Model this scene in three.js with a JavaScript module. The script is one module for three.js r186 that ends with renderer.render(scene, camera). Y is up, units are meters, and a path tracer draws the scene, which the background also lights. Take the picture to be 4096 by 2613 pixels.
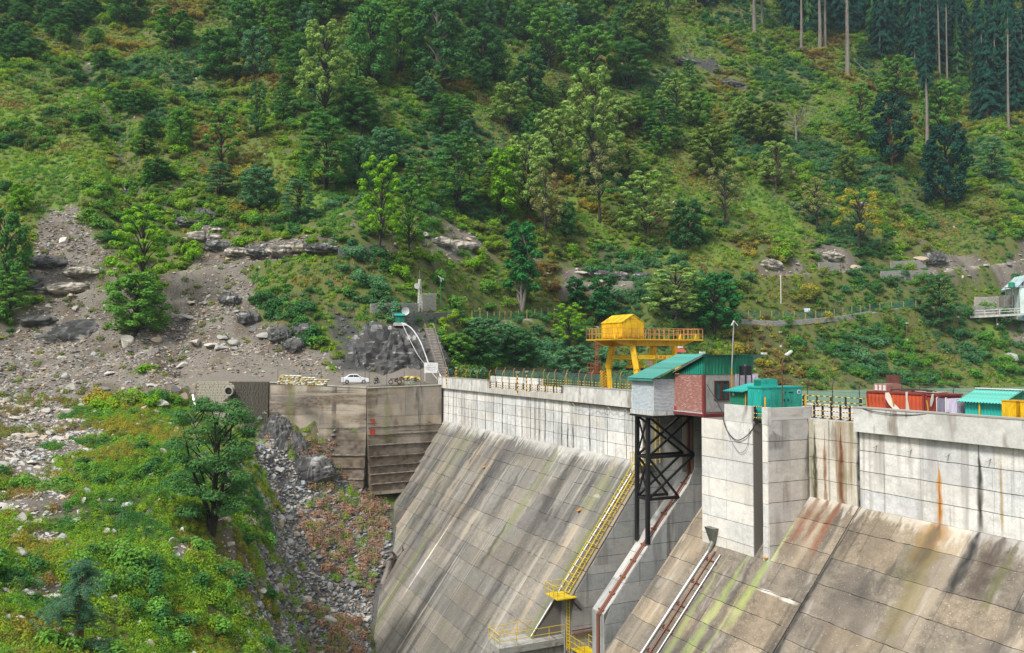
import * as THREE from 'three';
import { mergeGeometries, toCreasedNormals } from 'three/addons/utils/BufferGeometryUtils.js';
import { MarchingCubes } from 'three/addons/objects/MarchingCubes.js';

// ---------- camera, sky, sun, exposure ----------
const scene = new THREE.Scene();
const camera = new THREE.PerspectiveCamera(2 * Math.atan(326.5 / 820) * 180 / Math.PI, 1024 / 653, 0.5, 2000);
const YAW = 25.5 * Math.PI / 180, PITCH = Math.atan(27.5 / 820), EYE = new THREE.Vector3(0, 4.57, 0);
camera.position.copy(EYE);
camera.lookAt(EYE.x + Math.sin(YAW) * Math.cos(PITCH), EYE.y + Math.sin(PITCH), EYE.z - Math.cos(YAW) * Math.cos(PITCH));
const renderer = new THREE.WebGLRenderer();
renderer.toneMapping = THREE.LinearToneMapping;
renderer.toneMappingExposure = 2.9;
renderer.shadowMap.enabled = true;
{ // overcast sky: a bright cloud layer, a little stronger towards the zenith and round the veiled sun
  const W = 256, H = 128, d = new Float32Array(W * H * 4), sun = new THREE.Vector3(-0.62, 0.74, 0.26).normalize();
  for (let j = 0; j < H; j++) for (let i = 0; i < W; i++) {
    const el = ((j + 0.5) / H - 0.5) * Math.PI, az = (i + 0.5) / W * 2 * Math.PI - Math.PI, y = Math.sin(el);
    const c = Math.max(0, Math.cos(el) * Math.cos(az) * sun.x + y * sun.y + Math.cos(el) * Math.sin(az) * sun.z);
    const L = y > 0 ? 0.27 * (1 + 1.7 * y) / 2 + 0.42 * Math.pow(c, 4) : 0.12;
    d.set([L * 0.95, L * 0.99, L * 1.05, 1], (j * W + i) * 4);
  }
  const t = new THREE.DataTexture(d, W, H, THREE.RGBAFormat, THREE.FloatType);
  t.mapping = THREE.EquirectangularReflectionMapping; t.magFilter = THREE.LinearFilter; t.needsUpdate = true;
  scene.background = t; scene.environment = t;
}
const sun = new THREE.DirectionalLight(new THREE.Color(1, 0.96, 0.9), 1.5);
sun.position.set(-62, 74, 26).multiplyScalar(4); sun.target.position.set(40, 0, -120); sun.position.add(sun.target.position);
sun.castShadow = true; sun.shadow.radius = 24; sun.shadow.mapSize.set(2048, 2048);
Object.assign(sun.shadow.camera, { left: -350, right: 350, top: 350, bottom: -350, near: 1, far: 1200 });
scene.add(sun, sun.target);
scene.fog = new THREE.FogExp2(new THREE.Color(0.62, 0.74, 0.85), 0.0001);

// ---------- helpers ----------
function rng(seed) { let s = seed | 0; return () => { s = (s + 0x6d2b79f5) | 0; let t = Math.imul(s ^ (s >>> 15), 1 | s); t = (t + Math.imul(t ^ (t >>> 7), 61 | t)) ^ t; return ((t ^ (t >>> 14)) >>> 0) / 4294967296; }; }
const V = (x, y, u) => new THREE.Vector3(x, y, -u);           // x upstream, y up, u along the dam away from the viewer
const lerp = (a, b, t) => a + (b - a) * t, clamp = (v, a, b) => Math.max(a, Math.min(b, v));
const sstep = (a, b, v) => { const t = clamp((v - a) / (b - a), 0, 1); return t * t * (3 - 2 * t); };
function h2(i, j) { let n = Math.imul(i, 374761393) + Math.imul(j, 668265263) | 0; n = Math.imul(n ^ (n >>> 13), 1274126177); return ((n ^ (n >>> 16)) >>> 0) / 4294967296; }
function vn(x, y) { const i = Math.floor(x), j = Math.floor(y), a = x - i, b = y - j, p = a * a * (3 - 2 * a), q = b * b * (3 - 2 * b);
  return lerp(lerp(h2(i, j), h2(i + 1, j), p), lerp(h2(i, j + 1), h2(i + 1, j + 1), p), q); }
function fbm(x, y, o = 4) { let s = 0, a = 0.5, t = 0; for (let k = 0; k < o; k++) { s += a * vn(x, y); t += a; x = x * 2.03 + 17.1; y = y * 2.03 + 5.7; a *= 0.5; } return s / t; }
const taken = {};
function numbered(n) { const k = taken[n] = (taken[n] ?? -1) + 1; return k ? n + '_' + String(k).padStart(3, '0') : n; }
function meta(o, label, category, group, kind) { o.userData = { label, category }; if (group) o.userData.group = group; if (kind) o.userData.kind = kind; return o; }
function thing(name, label, category, group, pos) { const g = new THREE.Group(); g.name = numbered(name); if (pos) g.position.copy(pos); scene.add(g); return meta(g, label, category, group); }
const clean = (g) => { g = g.index ? g.toNonIndexed() : g; for (const k of Object.keys(g.attributes)) if (!['position', 'normal', 'uv', 'color'].includes(k)) g.deleteAttribute(k); return g; };
const join = (list) => list.length === 1 ? clean(list[0]) : mergeGeometries(list.map(clean));
function mesh(name, geo, mat, parent) { const m = new THREE.Mesh(Array.isArray(geo) ? join(geo) : geo, mat); m.name = parent ? name : numbered(name); m.castShadow = m.receiveShadow = true; (parent ?? scene).add(m); return m; }
function structure(name, geo, mat, label) { const m = mesh(name, geo, mat); m.userData = { kind: 'structure', label }; return m; }
const box = (x0, x1, y0, y1, u0, u1) => new THREE.BoxGeometry(Math.abs(x1 - x0), Math.abs(y1 - y0), Math.abs(u1 - u0)).translate((x0 + x1) / 2, (y0 + y1) / 2, -(u0 + u1) / 2);
const bxc = (w, h, d, x, y, z) => new THREE.BoxGeometry(w, h, d).translate(x, y, z);
function bar(p, q, w, h = w) { // a square bar from p to q
  const d = q.clone().sub(p), L = d.length(), g = new THREE.BoxGeometry(w, L, h);
  g.applyQuaternion(new THREE.Quaternion().setFromUnitVectors(new THREE.Vector3(0, 1, 0), d.normalize())); return g.translate((p.x + q.x) / 2, (p.y + q.y) / 2, (p.z + q.z) / 2); }
function rod(p, q, r, n = 6, r2 = r) { const d = q.clone().sub(p), L = d.length(), g = new THREE.CylinderGeometry(r2, r, L, n);
  g.applyQuaternion(new THREE.Quaternion().setFromUnitVectors(new THREE.Vector3(0, 1, 0), d.normalize())); return g.translate((p.x + q.x) / 2, (p.y + q.y) / 2, (p.z + q.z) / 2); }
const tube = (pts, r, seg = 24, n = 5) => new THREE.TubeGeometry(new THREE.CatmullRomCurve3(pts), seg, r, n);
function prism(pts, dir) { // polygon pts (Vector3, planar) pushed along dir
  const n = pts.length, pos = [], q = pts.map((p) => p.clone().add(dir));
  const nrm = new THREE.Vector3(); for (let i = 0; i < n; i++) { const a = pts[i], b = pts[(i + 1) % n]; nrm.x += (a.y - b.y) * (a.z + b.z); nrm.y += (a.z - b.z) * (a.x + b.x); nrm.z += (a.x - b.x) * (a.y + b.y); }
  nrm.normalize(); const e1 = pts[1].clone().sub(pts[0]).normalize(), e2 = nrm.clone().cross(e1);
  const tri = THREE.ShapeUtils.triangulateShape(pts.map((p) => new THREE.Vector2(p.dot(e1), p.dot(e2))), []), flip = nrm.dot(dir) > 0;
  const put = (a, b, c) => pos.push(a.x, a.y, a.z, b.x, b.y, b.z, c.x, c.y, c.z);
  for (const [a, b, c] of tri) { flip ? put(pts[a], pts[c], pts[b]) : put(pts[a], pts[b], pts[c]); flip ? put(q[a], q[b], q[c]) : put(q[a], q[c], q[b]); }
  for (let i = 0; i < n; i++) { const j = (i + 1) % n; flip ? (put(pts[i], pts[j], q[j]), put(pts[i], q[j], q[i])) : (put(pts[i], q[j], pts[j]), put(pts[i], q[i], q[j])); }
  const g = new THREE.BufferGeometry(); g.setAttribute('position', new THREE.Float32BufferAttribute(pos, 3)); g.computeVertexNormals();
  const uv = []; for (let i = 0; i < pos.length; i += 3) uv.push((pos[i] + pos[i + 2]) * 0.25, pos[i + 1] * 0.25); g.setAttribute('uv', new THREE.Float32BufferAttribute(uv, 2)); return g; }
const lin = (r, g, b) => new THREE.Color().setRGB(r, g, b);
const std = (c, roughness = 0.8, metalness = 0, extra = {}) => new THREE.MeshStandardMaterial({ color: Array.isArray(c) ? lin(...c) : c, roughness, metalness, ...extra });
function paint(W, H, fn, srgb = false) { const d = new Uint8Array(W * H * 4), o = [0, 0, 0, 255]; // fn(s, t, o) with s along, t up, 0..1, gives linear colours
  for (let j = 0; j < H; j++) for (let i = 0; i < W; i++) { fn((i + 0.5) / W, (j + 0.5) / H, o); const k = (j * W + i) * 4;
    for (let c = 0; c < 3; c++) d[k + c] = 255 * Math.pow(clamp(o[c], 0, 1), 1 / 2.2); d[k + 3] = 255; }
  const t = new THREE.DataTexture(d, W, H, THREE.RGBAFormat); t.colorSpace = THREE.SRGBColorSpace; t.magFilter = THREE.LinearFilter; t.minFilter = THREE.LinearMipmapLinearFilter; t.generateMipmaps = true; t.wrapS = t.wrapT = THREE.RepeatWrapping; t.needsUpdate = true; return t; }
const grime = paint(256, 256, (s, t, o) => { // weathered paint and metal: patches and fine streaks
  const n = 0.66 + 0.5 * fbm(s * 9, t * 9, 5) - 0.2 * Math.pow(vn(s * 60, t * 5), 3), d = sstep(0.6, 0.74, fbm(s * 24 + 7, t * 7, 4)) * 0.45; o[0] = lerp(n, 0.3, d); o[1] = lerp(n * 0.985, 0.22, d); o[2] = lerp(n * 0.96, 0.17, d); });
const painted = (c, r = 0.55, m = 0.1) => std(c, r, m, { map: grime });
// ---------- ground ----------
// Surveyed heights [x, u, y]; the hill side and the side below the abutment walls are fitted apart, as the walls hold a step between them.
const HEIGHTS = [[-10.8, 45.0, -8.4],[-18.3, 75.2, -6.0],[-27.6, 112.9, -2.6],[-36.9, 150.6, 0.0],[-43.9, 178.3, 8.7],[-48.2, 194.7, 18.6],[-53.9, 216.3, 34.9],[-70.3, 279.5, 74.0],[-95.9, 378.1, 135.8],[-5.3, 49.1, -10.5],[-7.2, 65.5, -9.4],[-10.1, 91.2, -7.3],[-12.8, 114.7, -4.5],[-15.3, 135.8, -1.9],[-17.2, 152.2, 0.3],[-18.9, 166.3, 7.9],[-20.6, 179.3, 18.4],[-23.1, 199.4, 34.6],[-26.4, 225.3, 52.7],[-30.2, 255.9, 72.7],[-36.1, 303.1, 104.5],[-41.2, 343.2, 132.3],[-2.6, 52.2, -12.0],[-3.5, 68.1, -10.4],[-4.8, 90.9, -7.6],[-6.1, 113.7, -4.7],[-7.1, 131.9, -1.9],[-8.0, 146.7, 0.3],[-8.9, 161.6, 7.9],[-9.9, 176.4, 18.6],[-11.2, 195.9, 34.9],[-13.0, 223.4, 53.7],[-16.6, 278.3, 90.0],[-20.6, 337.8, 134.1],[0.7, 57.3, -14.1],[0.8, 72.8, -11.9],[0.9, 93.8, -8.4],[0.9, 109.2, -5.8],[1.0, 123.6, -3.1],[1.1, 139.1, -0.0],[1.1, 143.5, 2.0],[1.1, 156.8, 7.9],[1.1, 171.2, 18.6],[1.0, 194.5, 35.6],[0.9, 223.4, 55.2],[0.9, 258.8, 77.7],[0.7, 305.4, 111.5],[0.6, 338.8, 138.5],[4.6, 61.0, -15.9],[5.3, 70.6, -14.2],[6.0, 81.3, -11.9],[7.0, 95.3, -9.0],[7.9, 109.2, -6.1],[8.7, 121.0, -4.2],[9.1, 127.5, -3.0],[7.9, 67.1, -18.5],[8.9, 75.5, -15.9],[9.9, 85.0, -13.0],[11.3, 97.6, -9.6],[12.9, 111.3, -7.3],[13.8, 119.7, -6.4],[12.1, 78.4, -22.8],[14.2, 92.9, -17.8],[15.9, 104.3, -13.3],[17.4, 114.7, -8.4],[18.3, 120.9, -8.2],[17.6, 89.1, -27.1],[19.2, 97.2, -23.9],[20.5, 104.3, -19.8],[21.9, 111.4, -14.9],[22.6, 115.5, -11.5],[23.4, 119.6, -7.7],[23.7, 91.8, -28.9],[25.7, 99.7, -25.4],[27.4, 106.6, -21.0],[29.1, 113.5, -15.8],[29.9, 116.5, -14.2],[42.1, 131.7, 0.6],[48.5, 151.9, 15.0],[52.5, 164.4, 25.1],[60.1, 188.5, 41.6],[77.1, 242.4, 83.4],[89.3, 280.9, 117.7],[97.8, 307.9, 144.6],[19.8, 137.9, 1.7],[21.0, 146.2, 7.0],[22.2, 155.6, 14.5],[24.1, 169.1, 22.9],[25.7, 180.5, 31.0],[30.8, 218.0, 57.2],[35.0, 249.2, 79.6],[40.0, 285.6, 107.7],[45.2, 324.1, 141.1],[10.0, 139.3, 1.7],[10.7, 150.0, 7.0],[11.7, 165.0, 16.6],[12.7, 180.1, 25.9],[14.3, 205.9, 45.6],[17.4, 255.4, 79.0],[22.1, 330.7, 139.3],[69.7, 146.2, -4.1],[72.3, 151.6, 0.9],[76.2, 159.8, 6.5],[80.5, 168.8, 13.5],[87.0, 182.3, 25.3],[99.9, 209.4, 48.4],[125.7, 263.6, 95.9],[155.8, 326.7, 163.0],[53.3, 135.2, -0.9],[58.8, 149.2, 7.3],[61.8, 156.7, 12.6],[67.6, 171.6, 23.5],[101.7, 148.7, -4.3],[109.1, 159.6, 5.5],[114.9, 167.9, 12.9],[122.9, 179.6, 25.3],[140.8, 205.4, 51.0],[175.3, 255.4, 100.2],[216.7, 315.4, 170.0],[134.9, 145.0, -4.2],[143.6, 154.2, 5.5],[150.8, 161.8, 13.8],[160.9, 172.5, 26.3],[184.0, 197.0, 53.1],[231.0, 246.6, 105.2],[294.6, 313.7, 184.0],[173.1, 141.3, -4.0],[183.5, 149.6, 5.6],[193.1, 157.2, 16.7],[204.4, 166.2, 29.6],[230.5, 187.0, 55.2],[291.3, 235.5, 110.2],[380.0, 306.2, 197.1],[211.5, 135.1, -4.0],[223.6, 142.6, 5.7],[234.8, 149.5, 16.7],[251.0, 159.5, 35.1],[276.3, 175.1, 56.9],[349.9, 220.9, 114.0],[450.9, 283.5, 201.5],[270.5, 123.6, -4.0],[299.5, 136.3, 17.5],[319.0, 144.8, 37.0],[348.1, 157.5, 59.7],[430.3, 193.6, 117.1],[527.3, 236.0, 197.1],[12.0, 133.0, 0.3],[20.0, 128.0, 0.2],[32.0, 121.0, -0.1],[44.0, 121.0, -0.1],[36.0, 128.0, 0.0],[44.0, 130.0, 0.0],[24.0, 134.0, 0.5],[37.0, 116.7, -16.2],[33.1, 106.4, -21.3],[26.8, 93.4, -29.9],[42.0, 100.0, -24.0],[38.0, 88.0, -30.0],[30.0, 70.0, -33.0],[20.0, 60.0, -28.0],[45.0, 60.0, -34.0],[45.0, 30.0, -34.0],[20.0, 30.0, -28.0],[8.0, 40.0, -18.0],[60.0, 60.0, -32.0],[80.0, 40.0, -32.0],[0.0, 0.0, -10.0],[30.0, 0.0, -34.0],[80.0, 0.0, -34.0],[-30.0, 0.0, -4.0],[-40.0, 50.0, 2.0],[52.0, 118.0, -9.0],[60.0, 112.0, -18.0],[80.0, 120.0, -16.0],[120.0, 115.0, -17.0],[170.0, 110.0, -18.0],[230.0, 105.0, -20.0],[300.0, 90.0, -20.0],[70.0, 90.0, -25.0],[130.0, 70.0, -26.0],[260.0, 40.0, -28.0],[14, 124.5, -6.2],[17, 123, -8.0],[11, 127.5, -4.8]];
const WALL = [[-140, 190], [-40, 152], [0, 138], [5, 134.5], [10.4, 130.6], [19.9, 125], [32.6, 117.9], [44.3, 119], [47.5, 119]];
const wallU = (x) => { let k = 0; while (k < WALL.length - 2 && x > WALL[k + 1][0]) k++; const [a, b] = [WALL[k], WALL[k + 1]]; return lerp(a[1], b[1], (x - a[0]) / (b[0] - a[0])); };
function spline(P, smooth) { // thin-plate spline
  const n = P.length, N = n + 3, A = [], S = 60, U = (r2) => r2 < 1e-9 ? 0 : r2 * Math.log(r2);
  for (let i = 0; i < N; i++) A.push(new Float64Array(N + 1));
  for (let i = 0; i < n; i++) { for (let j = 0; j < n; j++) { const dx = (P[i][0] - P[j][0]) / S, du = (P[i][1] - P[j][1]) / S; A[i][j] = U(dx * dx + du * du); } A[i][i] += smooth;
    [1, P[i][0] / S, P[i][1] / S].forEach((v, k) => { A[i][n + k] = v; A[n + k][i] = v; }); A[i][N] = P[i][2]; }
  for (let c = 0; c < N; c++) { let p = c; for (let r = c + 1; r < N; r++) if (Math.abs(A[r][c]) > Math.abs(A[p][c])) p = r; [A[c], A[p]] = [A[p], A[c]];
    for (let r = c + 1; r < N; r++) { const f = A[r][c] / A[c][c]; if (f) for (let k = c; k <= N; k++) A[r][k] -= f * A[c][k]; } }
  const w = new Float64Array(N); for (let c = N - 1; c >= 0; c--) { let s = A[c][N]; for (let k = c + 1; k < N; k++) s -= A[c][k] * w[k]; w[c] = s / A[c][c]; }
  return (x, u) => { let s = w[n] + w[n + 1] * x / S + w[n + 2] * u / S; for (let i = 0; i < n; i++) { const dx = (x - P[i][0]) / S, du = (u - P[i][1]) / S; s += w[i] * U(dx * dx + du * du); } return s; };
}
const isBack = (p) => p[0] > 47 || p[1] > wallU(p[0]), isLeft = (p) => p[0] < 5.2;
const hillFit = spline(HEIGHTS.filter((p) => isBack(p) || isLeft(p)), 2e-4), bankFit = spline(HEIGHTS.filter((p) => !isBack(p) || isLeft(p)), 2e-4);
function baseHeight(x, u) {
  const d = x > 47 ? 50 : u - wallU(x), w = x > 10 ? 0.35 : lerp(0.35, 10, clamp((10 - x) / 6, 0, 1)), m = sstep(-w, w, d);
  return m <= 0 ? bankFit(x, u) : m >= 1 ? hillFit(x, u) : lerp(bankFit(x, u), hillFit(x, u), m);
}
// road and parking platform behind the walls stay level; everything else is rough
const level = (x, u) => sstep(0, 3, u - wallU(x) + 2) * (1 - sstep(9, 13, u - wallU(x))) * sstep(4, 9, x) * (1 - sstep(52, 56, x));
function rough(x, u) {
  const r = (fbm(x * 0.04 + 3, u * 0.04, 3) - 0.5) * 7 * sstep(135, 175, u) + (fbm(x * 0.1, u * 0.1 + 9, 3) - 0.5) * 4 + (fbm(x * 0.45, u * 0.45, 2) - 0.5) * 0.8;
  const bank = u < wallU(Math.min(x, 47)) && x < 47 ? sstep(0, 6, wallU(x) - u) : 0; return (r + bank * (fbm(x * 0.2 + 31, u * 0.2, 3) - 0.5) * 1.3 + (Math.abs(fbm(x * 0.28, u * 0.1 + 70, 2) - 0.5) - 0.1) * 2.2 * (u > 132 && x < 25 ? 1 : 0)) * (1 - level(x, u));
}
const GX0 = -110, GU0 = 0, GS = 1.4, GNX = 460, GNU = 300, grid = new Float32Array(GNX * GNU);
for (let j = 0; j < GNU; j++) for (let i = 0; i < GNX; i++) { const x = GX0 + i * GS, u = GU0 + j * GS; grid[j * GNX + i] = baseHeight(x, u) + rough(x, u); }
function ground(x, u) { const a = clamp((x - GX0) / GS, 0, GNX - 1.001), b = clamp((u - GU0) / GS, 0, GNU - 1.001), i = Math.floor(a), j = Math.floor(b), p = a - i, q = b - j, k = j * GNX + i;
  return lerp(lerp(grid[k], grid[k + 1], p), lerp(grid[k + GNX], grid[k + GNX + 1], p), q); }
const steep = (x, u) => Math.hypot(ground(x + 1, u) - ground(x - 1, u), ground(x, u + 1) - ground(x, u - 1)) / 2;
// survey: where a sight line (in units of the 1024-wide picture) first meets the ground beyond `from` metres
const FH = new THREE.Vector3(Math.sin(YAW), 0, -Math.cos(YAW)), RT = new THREE.Vector3(Math.cos(YAW), 0, Math.sin(YAW)), FW = FH.clone().multiplyScalar(Math.cos(PITCH)).setY(Math.sin(PITCH)), UP = RT.clone().cross(FW);
function sight(px, py) { const d = FW.clone().multiplyScalar(820).addScaledVector(RT, px - 512).addScaledVector(UP, 326.5 - py); return d.divideScalar(d.dot(FH)); }
function onGround(px, py, from = 128) { const d = sight(px, py); let t = from, step = 0.6;
  for (; t < 520; t += step) { if (EYE.y + d.y * t < ground(d.x * t, -d.z * t)) break; }
  for (let k = 0, a = t - step, b = t; k < 8; k++) { const m = (a + b) / 2; if (EYE.y + d.y * m < ground(d.x * m, -d.z * m)) b = m; else a = m; t = b; }
  return { x: d.x * t, u: -d.z * t, y: ground(d.x * t, -d.z * t), D: t, m: t / 820 }; }
const atDepth = (px, py, D) => { const d = sight(px, py); return new THREE.Vector3(EYE.x + d.x * D, EYE.y + d.y * D, EYE.z + d.z * D); };

// carve the torrent bed on the left, then the footpaths (benches cut into the hill)
const line2 = (list, from) => list.map(([a, b]) => { const g = onGround(a, b, from); return [g.x, g.u]; });
function near(P, x, u) { let best = 1e9, at = 0; for (let k = 0; k < P.length - 1; k++) { const [ax, au] = P[k], [bx, bu] = P[k + 1], dx = bx - ax, du = bu - au, t = clamp(((x - ax) * dx + (u - au) * du) / (dx * dx + du * du), 0, 1), d = Math.hypot(x - ax - dx * t, u - au - du * t); if (d < best) { best = d; at = k + t; } } return [best, at]; }
const torrent = line2([[78, 20], [80, 44], [90, 72], [104, 98], [116, 122], [122, 150], [128, 185], [126, 222], [148, 250], [168, 270], [180, 300], [186, 330], [190, 362]]);
const upperTrail = line2([[-20, 318], [25, 306], [70, 297], [120, 281], [178, 272], [255, 262], [320, 259], [378, 256], [430, 257]]), rightTrail = line2([[560, 284], [600, 282], [640, 281], [690, 283], [728, 283], [780, 276], [860, 271], [930, 272], [1000, 264], [1060, 255]]), lakeTrail = line2([[440, 318], [485, 321], [520, 320], [560, 315]]), lakeTrail2 = line2([[715, 316], [760, 319], [800, 320], [850, 315], [905, 308], [960, 309], [1040, 312]]);
const ravine = line2([[962, 60], [958, 95], [952, 125], [940, 170], [925, 215]]);
const trails = [[upperTrail, 1.4], [rightTrail, 1.5], [lakeTrail, 1.1], [lakeTrail2, 1.1]], trailY = trails.map(([P]) => P.map(([x, u]) => ground(x, u)));
for (let j = 0; j < GNU; j++) for (let i = 0; i < GNX; i++) { const x = GX0 + i * GS, u = GU0 + j * GS; if (u < 120) continue; const k = j * GNX + i;
  let [d] = near(torrent, x, u); if (d < 6) grid[k] -= 3 * (1 - sstep(0.5, 6, d));
  [d] = near(ravine, x, u); if (d < 16) grid[k] -= 7 * (1 - sstep(0.5, 16, d));
  trails.forEach(([P, w], n) => { const [e, at] = near(P, x, u); if (e < w + 3) { const a = Math.min(Math.floor(at), P.length - 2), y = lerp(trailY[n][a], trailY[n][a + 1], at - a); grid[k] = lerp(y, grid[k], sstep(w, w + 3, e)); } }); }

// ---------- what covers the ground where ----------
const area = (list, from) => line2(list, from);
function inside(P, x, u) { let c = false; for (let i = 0, j = P.length - 1; i < P.length; j = i++) if ((P[i][1] > u) !== (P[j][1] > u) && x < (P[j][0] - P[i][0]) * (u - P[i][1]) / (P[j][1] - P[i][1]) + P[i][0]) c = !c; return c; }
const SCREE = [ // grey rubble, cut banks and slides
  area([[-60, 345], [0, 333], [22, 315], [30, 270], [36, 222], [52, 206], [88, 222], [104, 246], [110, 290], [150, 306], [165, 278], [186, 268], [186, 232], [206, 230], [262, 250], [262, 262], [252, 285], [258, 322], [300, 338], [344, 368], [344, 379], [-60, 379]], 120),
  area([[-60, 379], [185, 380], [188, 400], [150, 398], [110, 392], [86, 420], [100, 440], [64, 462], [52, 490], [44, 518], [0, 530], [-60, 535]], 55), area([[0, 570], [22, 556], [40, 574], [26, 596], [0, 600]], 44), area([[66, 505], [98, 500], [104, 520], [78, 528]], 50), area([[214, 545], [244, 548], [250, 575], [232, 600], [222, 572]], 60),
  area([[-60, 368], [60, 370], [150, 372], [182, 374], [186, 390], [120, 396], [60, 400], [-60, 404]], 92),
  area([[420, 244], [436, 234], [470, 232], [490, 246], [492, 258], [430, 258]]), area([[255, 256], [300, 246], [360, 243], [420, 240], [425, 257], [270, 262]]),
  area([[752, 274], [766, 258], [790, 254], [806, 264], [815, 274]]), area([[812, 272], [826, 252], [842, 248], [852, 262], [862, 272]]), area([[915, 272], [920, 256], [938, 249], [960, 256], [985, 262], [1000, 258], [1040, 246], [1040, 268], [960, 274]]),
  area([[545, 276], [575, 276], [620, 276], [640, 284], [600, 290], [590, 300], [570, 300]]), area([[968, 270], [1000, 268], [1010, 282], [990, 292], [974, 284]]), area([[1002, 318], [1040, 312], [1040, 345], [1010, 342]])];
const DARKROCK = [area([[334, 376], [338, 352], [352, 340], [372, 336], [386, 326], [402, 322], [420, 332], [436, 352], [444, 378]]), area([[322, 322], [345, 314], [362, 322], [352, 336], [330, 340]]), area([[682, 58], [700, 56], [722, 64], [715, 70], [690, 66]]), area([[712, 76], [728, 76], [748, 88], [735, 90]])];
const GRASS = [ // short bright turf
  area([[0, 80], [60, 100], [100, 130], [110, 190], [80, 215], [20, 215], [-40, 215], [-40, 60]]), area([[540, 200], [580, 196], [640, 215], [660, 250], [600, 240], [560, 225]]), area([[640, 260], [690, 240], [760, 255], [740, 268], [690, 270]]), area([[670, 60], [690, 75], [740, 150], [800, 220], [830, 240], [760, 230], [720, 170], [690, 110]]), area([[260, 140], [330, 180], [330, 220], [270, 210]]), area([[980, 318], [1000, 316], [1008, 338], [975, 345]])];
const BEDROCK = area([[258, 660], [258, 560], [262, 470], [256, 442], [262, 428], [300, 432], [340, 455], [372, 478], [396, 498], [397, 540], [376, 660]], 70);
function cover(x, u) { // {scree, rock, grass, bed} 0..1, edges broken up
  const a = x + (fbm(x * 0.22, u * 0.22, 3) - 0.5) * 11, b = u + (fbm(x * 0.22 + 50, u * 0.22, 3) - 0.5) * 11, any = (L) => L.some((P) => inside(P, a, b)) ? 1 : 0;
  let scree = any(SCREE), rk = any(DARKROCK); const [d] = near(torrent, x, u); if (d < (u < 172 ? 0.8 : 0.1) + (u < 172 ? 1.2 : 0.7) * fbm(x * 0.2, u * 0.2, 2)) { if (u < 172) scree = 1; else { rk = 1; scree = 0; } }
  if (scree && u < 135 && x < 12 && fbm(x * 0.09 + 4, u * 0.11, 3) > 0.64) scree = 0;
  let trail = 0; if (u > 120) for (const [P, w] of trails) { const [e] = near(P, x, u); if (e < w * 0.8) trail = 1; }
  return { scree, rock: rk, grass: any(GRASS), bed: u < 124 && x < 46 && inside(BEDROCK, a, b) ? 1 : 0, trail, level: level(x, u) > 0.5 ? 1 : 0 };
}
const C3 = { grass: [0.115, 0.18, 0.018], olive: [0.1, 0.125, 0.022], rust: [0.115, 0.105, 0.03], soil: [0.075, 0.085, 0.025], mud: [0.12, 0.094, 0.068], scree: [0.178, 0.155, 0.128], screeB: [0.125, 0.106, 0.086], rock: [0.05, 0.05, 0.048], bed: [0.105, 0.1, 0.095], trail: [0.29, 0.25, 0.2] };
{
  const pos = new Float32Array(GNX * GNU * 3), col = new Float32Array(GNX * GNU * 3), uv = new Float32Array(GNX * GNU * 2), idx = [];
  for (let j = 0; j < GNU; j++) for (let i = 0; i < GNX; i++) { const k = j * GNX + i, x = GX0 + i * GS, u = GU0 + j * GS; pos.set([x, grid[k], -u], k * 3); uv.set([x / 6, u / 6], k * 2);
    const c = cover(x, u), n = fbm(x * 0.06, u * 0.06, 3), m = fbm(x * 0.35 + 7, u * 0.35, 3); let a;
    if (c.trail) a = C3.trail; else if (c.level || x > 16 && x < 53 && u > wallU(x) && u - wallU(x) < 17) a = C3.scree; else if (c.rock) a = C3.rock; else if (c.bed) a = C3.bed; else if (c.scree) a = m > 0.5 ? C3.scree : n > 0.56 ? C3.mud : C3.screeB; else if (c.grass) a = m > 0.62 ? C3.olive : C3.grass; else a = n > 0.58 ? C3.olive : m > 0.6 ? C3.soil : m < 0.36 ? C3.rust : C3.olive;
    col.set(a, k * 3); }
  for (let j = 0; j < GNU - 1; j++) for (let i = 0; i < GNX - 1; i++) { const k = j * GNX + i; idx.push(k, k + 1, k + GNX, k + 1, k + GNX + 1, k + GNX); }
  const g = new THREE.BufferGeometry(); g.setAttribute('position', new THREE.BufferAttribute(pos, 3)); g.setAttribute('color', new THREE.BufferAttribute(col, 3)); g.setAttribute('uv', new THREE.BufferAttribute(uv, 2)); g.setIndex(idx); g.computeVertexNormals();
  const soil = paint(512, 512, (s, t, o) => { const w = (p) => 0.5 + 0.5 * Math.sin(p * 2 * Math.PI), n = 0.55 + 0.75 * fbm(s * 48, t * 48, 4) * (0.75 + 0.5 * vn(s * 170, t * 170)) ; o[0] = n; o[1] = n; o[2] = n * 0.97; });
  const bump = soil.clone(); bump.colorSpace = THREE.NoColorSpace;
  structure('hillside', g, new THREE.MeshStandardMaterial({ vertexColors: true, map: soil, bumpMap: bump, bumpScale: 0.25, roughness: 0.95 }), 'steep valley side of turf, soil and grey scree');
}
// reservoir
{
  const g = new THREE.PlaneGeometry(300, 170, 1, 1).rotateX(-Math.PI / 2).translate(205, -4, -85);
  const wave = paint(256, 256, (s, t, o) => { o[0] = o[1] = o[2] = fbm(s * 40, t * 22, 3); }); wave.colorSpace = THREE.NoColorSpace; wave.repeat.set(16, 9);
  structure('reservoir_water', g, new THREE.MeshPhysicalMaterial({ color: lin(0.2, 0.31, 0.25), roughness: 0.22, bumpMap: wave, bumpScale: 0.05 }), 'calm grey green reservoir water behind the dam');
}
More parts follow.
